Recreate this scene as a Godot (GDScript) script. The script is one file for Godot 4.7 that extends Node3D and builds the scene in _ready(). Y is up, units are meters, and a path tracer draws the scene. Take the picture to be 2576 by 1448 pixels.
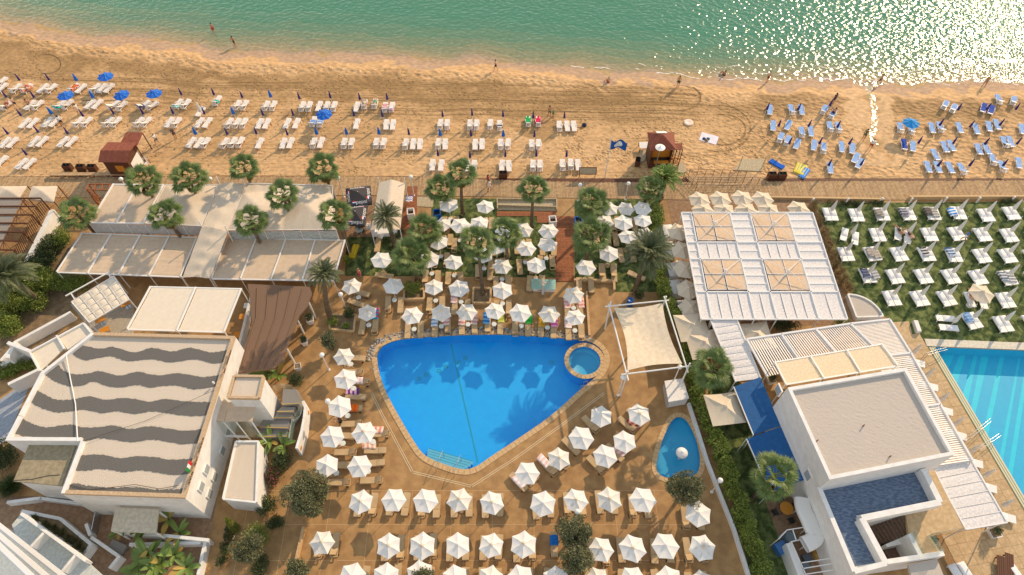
extends Node3D

# ---------------------------------------------------------------- camera maths
# A pixel of the photograph gives a direction; the height of the surface it lies on gives the distance.
const EYE := 57.0
const FOCAL := 1710.0
const PITCH := 55.45
const SEA := -0.6
const TILE := {
	"A1": [0.0, 0.0, 3.0839], "A2": [644.0, 0.0, 3.0839], "A3": [1288.0, 0.0, 3.0839], "A4": [1932.0, 0.0, 3.0839],
	"B1": [0.0, 402.5, 3.0839], "B2": [644.0, 402.5, 3.0839], "B3": [1288.0, 402.5, 3.0839], "B4": [1932.0, 402.5, 3.0839],
	"C1": [0.0, 805.0, 2.2532], "C2": [644.0, 805.0, 2.2532], "C3": [1288.0, 805.0, 2.2532], "C4": [1932.0, 805.0, 2.2532],
	"Z1": [0.0, 1073.3, 3.8678], "Z2": [402.5, 872.1, 3.8545], "Z3": [0.0, 637.3, 4.3171], "Z4": [1911.9, 1173.9, 5.2895], "Z5": [1744.1, 805.0, 4.3171], "Z6": [2280.8, 838.5, 4.9057],
	"K1": [838.5, 456.2, 8.3033], "K2": [1576.4, 322.0, 10.793], "V": [0.0, 0.0, 1.0]}
var rng := RandomNumberGenerator.new()
var mats := {}
var used := {}
var protos := {}

func at(t: String, x: float, y: float, h := 0.0) -> Vector3:
	var o: Array = TILE[t]
	var px: float = o[0] + x / o[2]
	var py: float = o[1] + y / o[2]
	var p := deg_to_rad(PITCH)
	var d := Vector3(0, -sin(p), -cos(p)) + Vector3(1, 0, 0) * ((px - 1288.0) / FOCAL) - Vector3(0, cos(p), -sin(p)) * ((py - 724.0) / FOCAL)
	return Vector3(0, EYE, 0) + d * ((EYE - h) / -d.y)

func ats(t: String, a: Array, h := 0.0) -> Array:
	var r := []
	for i in range(0, a.size(), 2):
		r.append(at(t, a[i], a[i + 1], h))
	return r

func flat2(a: Array) -> PackedVector2Array:
	var r := PackedVector2Array()
	for p in a:
		r.append(Vector2(p.x, p.z))
	return r

# ---------------------------------------------------------------- mesh builder
class MB:
	var v := PackedVector3Array()
	var n := PackedVector3Array()
	var c := PackedColorArray()
	var uv := PackedVector2Array()
	var idx := PackedInt32Array()
	var tint := Color(1, 1, 1)
	var use_c := false
	var use_uv := false
	func add(p: Vector3, nn: Vector3, u := Vector2.ZERO) -> int:
		v.append(p)
		n.append(nn)
		c.append(tint)
		uv.append(u)
		return v.size() - 1
	func face(a: Vector3, b: Vector3, d: Vector3, out: Vector3) -> void:
		var nn := (d - a).cross(b - a)
		if nn.length_squared() < 1e-14:
			return
		nn = nn.normalized()
		if nn.dot(out) < 0:
			var t := b
			b = d
			d = t
			nn = -nn
		var k := add(a, nn)
		add(b, nn)
		add(d, nn)
		idx.append_array(PackedInt32Array([k, k + 1, k + 2]))
	func quad(a: Vector3, b: Vector3, d: Vector3, e: Vector3, out: Vector3) -> void:
		var nn := (d - a).cross(b - e)
		if nn.length_squared() < 1e-14:
			return
		nn = nn.normalized()
		if nn.dot(out) < 0:
			var t := b
			b = e
			e = t
			nn = -nn
		var k := add(a, nn, Vector2(0, 0))
		add(b, nn, Vector2(1, 0))
		add(d, nn, Vector2(1, 1))
		add(e, nn, Vector2(0, 1))
		idx.append_array(PackedInt32Array([k, k + 1, k + 2, k, k + 2, k + 3]))
	# a box with centre, size and turn
	func box(o: Vector3, s: Vector3, b := Basis.IDENTITY) -> void:
		var x := b.x * s.x * 0.5
		var y := b.y * s.y * 0.5
		var z := b.z * s.z * 0.5
		for m in [[x, y, z], [y, z, x], [z, x, y]]:
			for sg in [-1.0, 1.0]:
				var f: Vector3 = m[0] * sg
				quad(o + f - m[1] - m[2], o + f + m[1] - m[2], o + f + m[1] + m[2], o + f - m[1] + m[2], f)
	# a bar of rectangular section from p to q
	func bar(p: Vector3, q: Vector3, w: float, h: float, up := Vector3.UP) -> void:
		var d := q - p
		if d.length() < 1e-5:
			return
		var z := d.normalized()
		if absf(z.dot(up)) > 0.98:
			up = Vector3.RIGHT
		var x := up.cross(z).normalized()
		var y := z.cross(x)
		box((p + q) * 0.5, Vector3(w, h, d.length()), Basis(x, y, z))
	func tube(p: Vector3, q: Vector3, r0: float, r1: float, seg := 8, caps := true) -> void:
		var z := (q - p).normalized()
		var x := (Vector3.UP if absf(z.y) < 0.95 else Vector3.RIGHT).cross(z).normalized()
		var y := z.cross(x)
		var k := v.size()
		for i in seg + 1:
			var a := TAU * i / seg
			var d := x * cos(a) + y * sin(a)
			add(p + d * r0, d)
			add(q + d * r1, d)
		for i in seg:
			var j := k + i * 2
			idx.append_array(PackedInt32Array([j, j + 1, j + 3, j, j + 3, j + 2]))
		if caps:
			for i in seg:
				var a := TAU * i / seg
				var b := TAU * (i + 1) / seg
				face(q, q + (x * cos(a) + y * sin(a)) * r1, q + (x * cos(b) + y * sin(b)) * r1, z)
				face(p, p + (x * cos(a) + y * sin(a)) * r0, p + (x * cos(b) + y * sin(b)) * r0, -z)
	func path(pts: Array, r: float, seg := 6) -> void:
		for i in pts.size() - 1:
			tube(pts[i], pts[i + 1], r, r, seg, true)
	# a lathe round the y axis through o: profile of (radius, height)
	func lathe(o: Vector3, prof: Array, seg := 16) -> void:
		var k := v.size()
		for i in prof.size():
			var a: Vector2 = prof[maxi(i - 1, 0)]
			var b: Vector2 = prof[mini(i + 1, prof.size() - 1)]
			var t := (b - a)
			var nr := Vector2(t.y, -t.x).normalized()
			for j in seg + 1:
				var g := TAU * j / seg
				add(o + Vector3(cos(g) * prof[i].x, prof[i].y, sin(g) * prof[i].x), Vector3(cos(g) * nr.x, nr.y, sin(g) * nr.x))
		for i in prof.size() - 1:
			for j in seg:
				var p := k + i * (seg + 1) + j
				var q := p + seg + 1
				idx.append_array(PackedInt32Array([p, q + 1, q, p, p + 1, q + 1]))
	# a polygon (x, z) raised from y0 to y1
	func prism(pl: PackedVector2Array, y0: float, y1: float, bottom := true, top := true) -> void:
		var tri := Geometry2D.triangulate_polygon(pl)
		for i in range(0, tri.size(), 3):
			var a := pl[tri[i]]
			var b := pl[tri[i + 1]]
			var d := pl[tri[i + 2]]
			if top:
				face(Vector3(a.x, y1, a.y), Vector3(b.x, y1, b.y), Vector3(d.x, y1, d.y), Vector3.UP)
			if bottom:
				face(Vector3(a.x, y0, a.y), Vector3(b.x, y0, b.y), Vector3(d.x, y0, d.y), Vector3.DOWN)
		var cw := Geometry2D.is_polygon_clockwise(pl)
		for i in pl.size():
			var a := pl[i]
			var b := pl[(i + 1) % pl.size()]
			var out := Vector3(b.y - a.y, 0, a.x - b.x) * (-1.0 if cw else 1.0)
			quad(Vector3(a.x, y0, a.y), Vector3(b.x, y0, b.y), Vector3(b.x, y1, b.y), Vector3(a.x, y1, a.y), out)
	func sheet(pl: PackedVector2Array, y: float) -> void:
		var tri := Geometry2D.triangulate_polygon(pl)
		for i in range(0, tri.size(), 3):
			face(Vector3(pl[tri[i]].x, y, pl[tri[i]].y), Vector3(pl[tri[i + 1]].x, y, pl[tri[i + 1]].y), Vector3(pl[tri[i + 2]].x, y, pl[tri[i + 2]].y), Vector3.UP)
	# a smooth surface: f(u, w) gives a point, u and w from 0 to 1
	func grid(nu: int, nw: int, f: Callable, up := Vector3.UP) -> void:
		var k := v.size()
		var P := []
		for j in nw + 1:
			for i in nu + 1:
				P.append(f.call(float(i) / nu, float(j) / nw))
		var sg := 1.0
		for j in nw + 1:
			for i in nu + 1:
				var du: Vector3 = P[j * (nu + 1) + mini(i + 1, nu)] - P[j * (nu + 1) + maxi(i - 1, 0)]
				var dw: Vector3 = P[mini(j + 1, nw) * (nu + 1) + i] - P[maxi(j - 1, 0) * (nu + 1) + i]
				var nn := dw.cross(du).normalized()
				if i == nu / 2 and j == nw / 2 and nn.dot(up) < 0:
					sg = -1.0
				add(P[j * (nu + 1) + i], nn, Vector2(float(i) / nu, float(j) / nw))
		if sg < 0:
			for q in range(k, n.size()):
				n[q] = -n[q]
		for j in nw:
			for i in nu:
				var p := k + j * (nu + 1) + i
				var q := p + nu + 1
				if sg > 0:
					idx.append_array(PackedInt32Array([p, p + 1, q + 1, p, q + 1, q]))
				else:
					idx.append_array(PackedInt32Array([p, q + 1, p + 1, p, q, q + 1]))
	func done() -> ArrayMesh:
		var m := ArrayMesh.new()
		if v.is_empty():
			return m
		var a := []
		a.resize(Mesh.ARRAY_MAX)
		a[Mesh.ARRAY_VERTEX] = v
		a[Mesh.ARRAY_NORMAL] = n
		a[Mesh.ARRAY_INDEX] = idx
		if use_c:
			a[Mesh.ARRAY_COLOR] = c
		if use_uv:
			a[Mesh.ARRAY_TEX_UV] = uv
		m.add_surface_from_arrays(Mesh.PRIMITIVE_TRIANGLES, a)
		return m

# ---------------------------------------------------------------- nodes
func numbered(called: String) -> String:
	var k: int = used.get(called, 0)
	used[called] = k + 1
	return called if k == 0 else "%s_%03d" % [called, k]

func tag(o: Node3D, label: String, category: String, group := "") -> Node3D:
	o.set_meta("label", label)
	o.set_meta("category", category)
	if group != "":
		o.set_meta("group", group)
	return o

func thing(called: String, label: String, category: String, pos := Vector3.ZERO, turn := 0.0, group := "") -> Node3D:
	var o := Node3D.new()
	o.name = numbered(called)
	add_child(o)
	o.position = pos
	o.rotation.y = turn
	tag(o, label, category, group)
	return o

func part(called: String, m: Variant, material: Material, parent: Node3D, pos := Vector3.ZERO) -> MeshInstance3D:
	var o := MeshInstance3D.new()
	o.name = called
	o.mesh = m.done() if m is MB else m
	for i in o.mesh.get_surface_count():
		o.set_surface_override_material(i, material)
	o.position = pos
	parent.add_child(o, true)
	return o

func solo(called: String, m: Variant, material: Material, label: String, category: String, group := "", pos := Vector3.ZERO, turn := 0.0) -> MeshInstance3D:
	var o := MeshInstance3D.new()
	o.name = numbered(called)
	o.mesh = m.done() if m is MB else m
	for i in o.mesh.get_surface_count():
		o.set_surface_override_material(i, material)
	add_child(o)
	o.position = pos
	o.rotation.y = turn
	tag(o, label, category, group)
	return o

func struct(called: String, m: Variant, material: Material) -> MeshInstance3D:
	var o := MeshInstance3D.new()
	o.name = numbered(called)
	o.mesh = m.done() if m is MB else m
	for i in o.mesh.get_surface_count():
		o.set_surface_override_material(i, material)
	add_child(o)
	o.set_meta("kind", "structure")
	return o

func copy(key: String, called: String, label: String, category: String, pos: Vector3, turn: float, group := "") -> Node3D:
	var o: Node3D = protos[key].duplicate()
	o.name = numbered(called)
	add_child(o)
	o.position = pos
	o.rotation.y = turn
	tag(o, label, category, group)
	return o

# ---------------------------------------------------------------- materials
var noise_img := {}
func noise_of(kind: String, seed_: int) -> Image:
	var key := kind + str(seed_)
	if noise_img.has(key):
		return noise_img[key]
	var f := FastNoiseLite.new()
	f.seed = seed_
	f.noise_type = FastNoiseLite.TYPE_SIMPLEX_SMOOTH
	f.fractal_type = FastNoiseLite.FRACTAL_FBM
	var size := 512
	match kind:
		"grain":
			f.frequency = 0.12
			f.fractal_octaves = 4
			f.fractal_gain = 0.7
		"wave":
			f.frequency = 0.055
			f.fractal_octaves = 2
		"cloud":
			f.frequency = 0.012
			f.fractal_octaves = 6
			f.fractal_gain = 0.58
		"streak":
			f.frequency = 0.02
			f.fractal_octaves = 5
		"cell":
			f.noise_type = FastNoiseLite.TYPE_CELLULAR
			f.cellular_return_type = FastNoiseLite.RETURN_DISTANCE
			f.frequency = 0.09
			f.fractal_octaves = 2
	var im := f.get_seamless_image(size, size)
	im.convert(Image.FORMAT_L8)
	noise_img[key] = im
	return im

func ramp_tex(kind: String, seed_: int, a: Color, b: Color, mid := 0.5, sharp := 1.0) -> ImageTexture:
	var src := noise_of(kind, seed_).get_data()
	var out := PackedByteArray()
	out.resize(src.size() * 3)
	var lut := PackedByteArray()
	lut.resize(768)
	for i in 256:
		var t := clampf((i / 255.0 - mid) * sharp + 0.5, 0, 1)
		var q := a.lerp(b, t)
		lut[i * 3] = int(q.r * 255)
		lut[i * 3 + 1] = int(q.g * 255)
		lut[i * 3 + 2] = int(q.b * 255)
	for i in src.size():
		var k := src[i] * 3
		out[i * 3] = lut[k]
		out[i * 3 + 1] = lut[k + 1]
		out[i * 3 + 2] = lut[k + 2]
	return ImageTexture.create_from_image(Image.create_from_data(512, 512, false, Image.FORMAT_RGB8, out))

func plain_mat(key: String, col: Color, rough := 0.7, metal := 0.0) -> StandardMaterial3D:
	var m := StandardMaterial3D.new()
	m.resource_name = key
	m.albedo_color = col
	m.roughness = rough
	m.metallic = metal
	m.cull_mode = BaseMaterial3D.CULL_DISABLED
	mats[key] = m
	return m

# colour wandering between a and b over `metres`, with relief of `relief` cm
func rich_mat(key: String, a: Color, b: Color, metres: float, rough: float, relief := 0.0, kind := "cloud", seed_ := 1, sharp := 1.6, squash := Vector3.ONE) -> StandardMaterial3D:
	var m := plain_mat(key, Color(1, 1, 1), rough)
	m.albedo_texture = ramp_tex(kind, seed_, a, b, 0.5, sharp)
	m.uv1_triplanar = true
	m.uv1_world_triplanar = true
	m.uv1_scale = squash / metres
	if relief > 0:
		m.heightmap_enabled = true
		m.heightmap_scale = relief
		m.heightmap_texture = ImageTexture.create_from_image(noise_of(kind, seed_))
	return m

func glass_mat(key: String, col: Color, alpha: float, rough := 0.02, spec := 0.5) -> StandardMaterial3D:
	var m := plain_mat(key, Color(col.r, col.g, col.b, alpha), rough)
	m.transparency = BaseMaterial3D.TRANSPARENCY_ALPHA
	m.metallic_specular = spec
	return m

func hexc(s: String) -> Color:
	return Color.html(s)

func _ready() -> void:
	rng.seed = 20240611
	sky_and_camera()
	make_materials()
	terrain()
	pools()
	boardwalk()
	greens()
	build_left()
	build_right()
	beach_things()
	pool_things()
	lawn_things()
	plants()
	small_things()
	people()


func sky_and_camera() -> void:
	var cam := Camera3D.new()
	cam.name = "camera"
	add_child(cam)
	cam.position = Vector3(0, EYE, 0)
	cam.rotation_degrees = Vector3(-PITCH, 0, 0)
	cam.fov = rad_to_deg(2.0 * atan(724.0 / FOCAL))
	cam.far = 2000.0
	cam.current = true
	var we := WorldEnvironment.new()
	we.name = "environment"
	var env := Environment.new()
	env.background_mode = Environment.BG_SKY
	var sky := Sky.new()
	var sm := ProceduralSkyMaterial.new()
	sm.sky_top_color = Color(0.60, 0.635, 0.68)
	sm.sky_horizon_color = Color(0.93, 0.885, 0.82)
	sm.sky_curve = 0.16
	sm.ground_horizon_color = Color(0.62, 0.62, 0.58)
	sm.ground_bottom_color = Color(0.40, 0.36, 0.30)
	sm.sun_angle_max = 14.0
	sky.sky_material = sm
	env.sky = sky
	env.background_energy_multiplier = 1.38
	env.tonemap_mode = Environment.TONE_MAPPER_LINEAR
	env.tonemap_exposure = 1.24
	env.sdfgi_enabled = true
	env.ssao_enabled = true
	env.ssil_enabled = true
	we.environment = env
	add_child(we)
	var sun := DirectionalLight3D.new()
	sun.name = "sun"
	sun.light_energy = 1.08
	sun.light_color = Color(1.0, 0.88, 0.725)
	sun.light_angular_distance = 0.55
	sun.shadow_enabled = true
	add_child(sun)
	var az := deg_to_rad(41.0)
	var el := deg_to_rad(28.5)
	var to_sun := Vector3(sin(az) * cos(el), sin(el), -cos(az) * cos(el))
	sun.look_at_from_position(Vector3(0, 30, 0), Vector3(0, 30, 0) - to_sun)

func make_materials() -> void:
	rich_mat("paving", hexc("9a764a"), hexc("b28c5a"), 9.0, 0.75, 0.0, "cloud", 3, 2.0)
	rich_mat("earth", hexc("7a664c"), hexc("977f60"), 5.0, 0.95, 1.0, "cloud", 4)
	rich_mat("lawn", hexc("39491d"), hexc("717a44"), 6.0, 0.95, 6.0, "cloud", 5, 2.4)
	rich_mat("white_wall", hexc("dcdbd6"), hexc("eeede9"), 6.0, 0.8, 0.0, "cloud", 6, 1.2)
	plain_mat("white_paint", hexc("e9e7e2"), 0.45)
	plain_mat("white_plastic", hexc("ecebe8"), 0.4)
	plain_mat("steel", hexc("b9bbbc"), 0.3, 0.9)
	plain_mat("window_glass", hexc("a4acae"), 0.06)
	plain_mat("dark_metal", hexc("7a5a42"), 0.5, 0.3)
	plain_mat("black_plastic", hexc("232425"), 0.5)
	rich_mat("wood_deck", hexc("8a4f2c"), hexc("aa6a40"), 2.0, 0.75, 0.0, "cloud", 8, 1.6)
	rich_mat("board", hexc("a98a64"), hexc("c8a880"), 3.0, 0.85, 0.0, "cloud", 9, 1.8)
	rich_mat("brown_wood", hexc("4d2c1a"), hexc("6a3f26"), 1.0, 0.7, 0.0, "streak", 10)
	rich_mat("orange_wood", hexc("c67d22"), hexc("df9a38"), 0.6, 0.5, 0.0, "streak", 11)
	rich_mat("roof_red", hexc("7a3d28"), hexc("90503a"), 3.0, 0.8, 0.0, "cloud", 12)
	rich_mat("coping", hexc("bd9a6c"), hexc("d3b488"), 2.0, 0.8, 0.0, "cloud", 13)

# ---------------------------------------------------------------- shore
var shore := []
func shore_z(x: float) -> float:
	if shore.is_empty():
		for p in [[-260, -10], [0, 47], [97, 62], [194, 84], [324, 94], [447, 102], [551, 124], [644, 126], [825, 132], [968, 138], [1098, 148], [1228, 148], [1288, 157], [1385, 163], [1515, 174], [1645, 180], [1709, 190], [1774, 196], [1932, 200], [2040, 200], [2159, 202], [2256, 211], [2400, 210], [2576, 208], [2900, 205]]:
			shore.append(at("V", p[0], p[1], SEA))
	for i in shore.size() - 1:
		if x <= shore[i + 1].x:
			var t: float = clampf((x - shore[i].x) / (shore[i + 1].x - shore[i].x), 0, 1)
			return lerpf(shore[i].z, shore[i + 1].z, t)
	return shore[shore.size() - 1].z

var n1 := FastNoiseLite.new()
func stream_line(z: float) -> float:   # x of the little stream that runs down the sand
	var pts := [[1.0, 690], [1.0, 690]]
	var line := ats("A4", [790, 630, 775, 700, 815, 800, 835, 900, 815, 1000, 805, 1060, 830, 1120, 880, 1180], -0.1)
	for i in line.size() - 1:
		if z <= line[i + 1].z:
			var t: float = clampf((z - line[i].z) / (line[i + 1].z - line[i].z), 0, 1)
			return lerpf(line[i].x, line[i + 1].x, t)
	return line[line.size() - 1].x

func sand_height(x: float, z: float) -> float:
	var d := z - shore_z(x) + n1.get_noise_2d(x * 3.0, z * 3.0 + 90.0) * 0.9
	var lump := n1.get_noise_2d(x * 9.0, z * 9.0)
	if d < 0:
		return maxf(SEA + d * 0.12 + lump * 0.03, -3.2)
	var right := smoothstep(24.0, 32.0, x)
	var y := lerpf(SEA, SEA + 0.32, smoothstep(0.0, 3.2, d))
	y += 0.14 * smoothstep(2.6, 3.6, d + lump * 0.9) + 0.06 * smoothstep(3.5, 14.0, d)
	var ridge := smoothstep(2.6, 3.4, d) * (1.0 - smoothstep(4.0, 6.5, d)) * (1.0 - right)
	y += ridge * (0.07 + 0.24 * n1.get_noise_2d(x * 30.0 + 40.0, z * 30.0))
	y += right * 0.02 * lump * smoothstep(2.5, 4.5, d)
	y += 0.012 * n1.get_noise_2d(x * 2.0, z * 2.0) * smoothstep(4.0, 9.0, d)
	if x > 38.0 and x < 52.0 and z > -72.0 and z < -57.5:
		var w := absf(x - stream_line(z))
		y -= 0.10 * (1.0 - smoothstep(0.3, 2.4, w)) * (1.0 - smoothstep(-60.0, -57.5, z))
	return y

const SX0 := -80.0
const SX1 := 80.0
const SZ0 := -88.0
const SZ1 := -53.0
func sand_textures() -> Array:
	var W := 2048
	var Hh := 640
	var f := FastNoiseLite.new()
	f.seed = 77
	f.frequency = 0.09
	f.fractal_octaves = 4
	var fine := f.get_image(W, Hh).get_data()
	f.frequency = 0.006
	f.seed = 12
	f.fractal_octaves = 5
	var big := f.get_image(W, Hh).get_data()
	f.noise_type = FastNoiseLite.TYPE_CELLULAR
	f.cellular_return_type = FastNoiseLite.RETURN_DISTANCE
	f.frequency = 0.1
	f.fractal_octaves = 1
	var cell := f.get_image(W, Hh).get_data()
	f.noise_type = FastNoiseLite.TYPE_SIMPLEX_SMOOTH
	f.frequency = 0.02
	var rag := f.get_image(W, Hh).get_data()
	var hgt := PackedFloat32Array()
	hgt.resize(W * Hh)
	var damp := PackedFloat32Array()
	damp.resize(W * Hh)
	var mx := (SX1 - SX0) / W
	var mz := (SZ1 - SZ0) / Hh
	var zs := PackedFloat32Array()
	for i in W:
		zs.append(shore_z(SX0 + (i + 0.5) * mx))
	for j in Hh:
		var z := SZ0 + (j + 0.5) * mz
		for i in W:
			var x := SX0 + (i + 0.5) * mx
			var k := j * W + i
			var d := z - zs[i] + (rag[k] / 255.0 - 0.5) * 1.6
			var right := smoothstep(25.0, 33.0, x + (big[k] - 128) * 0.06)
			var away := smoothstep(2.8, 4.2, d)
			var rough := maxf(right, maxf(0.9 * smoothstep(12.0, 18.0, x) * smoothstep(-61.5, -59.0, z), 1.0 - smoothstep(0.0, 1.6, absf(d - 4.2))))
			hgt[k] = (fine[k] - 128) * 0.00010 * (0.25 + away) + away * rough * ((cell[k] - 100) * 0.0007 + (fine[k] - 128) * 0.0003 + (rag[k] - 128) * 0.0002)
			# damp combed band above the berm, and the wet foreshore
			var band := smoothstep(4.6, 6.0, d) * (1.0 - smoothstep(9.0, 12.0, d + (big[k] - 128) * 0.05)) * (1.0 - smoothstep(14.0, 24.0, x))
			var bandr := smoothstep(3.2, 4.2, d) * (1.0 - smoothstep(6.0, 9.0, d)) * right
			var fore := 1.0 - smoothstep(2.3, 3.0, d)
			damp[k] = maxf(maxf(band * 0.75, bandr * 0.7), 0.0) + clampf((big[k] - 120) * 0.004, -0.2, 0.25) * away - fore * 0.0
			if right > 0.5 and absf(x - 45.5) < 9.0 and z < -56.5:
				var w := absf(x - stream_line(z)) + (rag[k] - 128) * 0.012
				var fan := (1.0 - smoothstep(2.6, 3.6, w + smoothstep(-66.0, -58.0, z) * 1.2))
				hgt[k] *= 1.0 - 0.9 * fan
				damp[k] = lerpf(damp[k], -0.4 + 0.7 * (1.0 - smoothstep(0.2, 0.8, w)), fan)
	# combed grooves
	var stamp := func(px: float, py: float, r: float, depth: float, dk: float) -> void:
		var a := int(px / mx - SX0 / mx)
		var b := int(py / mz - SZ0 / mz)
		var R := int(r / mx) + 1
		for jj in range(b - R, b + R + 1):
			if jj < 0 or jj >= Hh:
				continue
			for ii in range(a - R, a + R + 1):
				if ii < 0 or ii >= W:
					continue
				var q := Vector2((SX0 + (ii + 0.5) * mx - px) / r, (SZ0 + (jj + 0.5) * mz - py) / r).length()
				if q < 1.3:
					var w := 1.0 - smoothstep(0.5, 1.3, q)
					hgt[jj * W + ii] += -depth * w + depth * 0.5 * smoothstep(0.75, 1.0, q) * (1.0 - smoothstep(1.0, 1.3, q))
					damp[jj * W + ii] += dk * w
	for g in 130:
		var x0 := rng.randf_range(-78, 20)
		var x1 := minf(x0 + rng.randf_range(12, 55), 26.0)
		var off := rng.randf_range(5.0, 11.5) if g < 90 else rng.randf_range(11.5, 22.0)
		var ph := rng.randf_range(0, 9)
		var deep := rng.randf_range(0.015, 0.055) * (1.0 if g < 90 else 0.5)
		var i0 := int((x0 - SX0) / mx)
		var i1 := int((x1 - SX0) / mx)
		for i in range(i0, mini(i1, W)):
			var fade := smoothstep(0.0, 60.0, i - i0) * smoothstep(0.0, 60.0, i1 - i)
			var z := lerpf(zs[i], shore_z(0.0) - (SX0 + i * mx) * 0.05, 0.5) + off + 0.15 * sin(i * 0.008 + ph)
			var j := int((z - SZ0) / mz)
			if j > 1 and j < Hh - 2:
				hgt[j * W + i] -= deep * fade
				hgt[(j + 1) * W + i] += deep * 0.6 * fade
				hgt[(j - 1) * W + i] -= deep * 0.5 * fade
				damp[j * W + i] += 0.5 * fade * deep / 0.02
				damp[(j - 1) * W + i] += 0.3 * fade * deep / 0.02
	# wheel arcs where the rake turned
	for arc in [["A1", 350, 500, 110.0, 75.0], ["A3", 1300, 760, 160.0, 100.0], ["A3", 1640, 1010, 170.0, 120.0], ["A3", 1600, 1000, 250.0, 180.0]]:
		for s in 160:
			var ang: float = -1.9 + s * 0.024
			var p := at(arc[0], arc[1] + cos(ang) * arc[3], arc[2] + sin(ang) * arc[4], -0.1)
			stamp.call(p.x, p.z, 0.16, 0.02, 0.2)
	# footprints: trails and crowds
	for tr in 150:
		var p := Vector2(rng.randf_range(-70, 70), rng.randf_range(-80, -55))
		var dir := rng.randf_range(0, TAU)
		for s in rng.randi_range(15, 60):
			dir += rng.randf_range(-0.12, 0.12)
			p += Vector2(cos(dir), sin(dir)) * 0.62
			if p.y > -55 or p.y - shore_z(p.x) < 4:
				break
			var side := Vector2(-sin(dir), cos(dir)) * (0.11 if s % 2 == 0 else -0.11)
			stamp.call(p.x + side.x, p.y + side.y, rng.randf_range(0.09, 0.13), rng.randf_range(0.05, 0.08), 0.30)
	for s in 9500:
		var p := Vector2(rng.randf_range(-74, 30), rng.randf_range(-74, -54.5))
		if s % 3 == 0:
			p = Vector2(rng.randf_range(6, 32), rng.randf_range(-63, -54.5))
		if p.y - shore_z(p.x) < 5 or n1.get_noise_2d(p.x * 5.0 + 300.0, p.y * 5.0) < rng.randf_range(-0.2, 0.5):
			continue
		stamp.call(p.x, p.y, rng.randf_range(0.08, 0.18), rng.randf_range(0.04, 0.075), 0.26)
	var hb := PackedByteArray()
	hb.resize(W * Hh)
	var cb := PackedByteArray()
	cb.resize(W * Hh * 3)
	var dry := hexc("cda574")
	var wetc := hexc("97764a")
	var pale := hexc("dab88e")
	var shine := hexc("b59678")
	for j in Hh:
		var z := SZ0 + (j + 0.5) * mz
		for i in W:
			var k := j * W + i
			hb[k] = int(clampf(128.0 + hgt[k] * 1000.0, 0, 255))
			var t := clampf(damp[k], -0.4, 1.0)
			var q := dry.lerp(wetc, t) if t > 0 else dry.lerp(pale, -t)
			var d := z - zs[i] + (rag[k] - 128) * 0.007 - (big[k] - 128) * 0.012
			if d < 2.5:
				q = shine if d > 0.1 else hexc("b09468")
				q = q.lerp(dry, smoothstep(2.2, 2.5, d))
			var g := 1.0 + (fine[k] - 128) * 0.0011
			cb[k * 3] = int(clampf(q.r * g, 0, 1) * 255)
			cb[k * 3 + 1] = int(clampf(q.g * g, 0, 1) * 255)
			cb[k * 3 + 2] = int(clampf(q.b * g, 0, 1) * 255)
	return [ImageTexture.create_from_image(Image.create_from_data(W, Hh, false, Image.FORMAT_RGB8, cb)), ImageTexture.create_from_image(Image.create_from_data(W, Hh, false, Image.FORMAT_L8, hb))]

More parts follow.
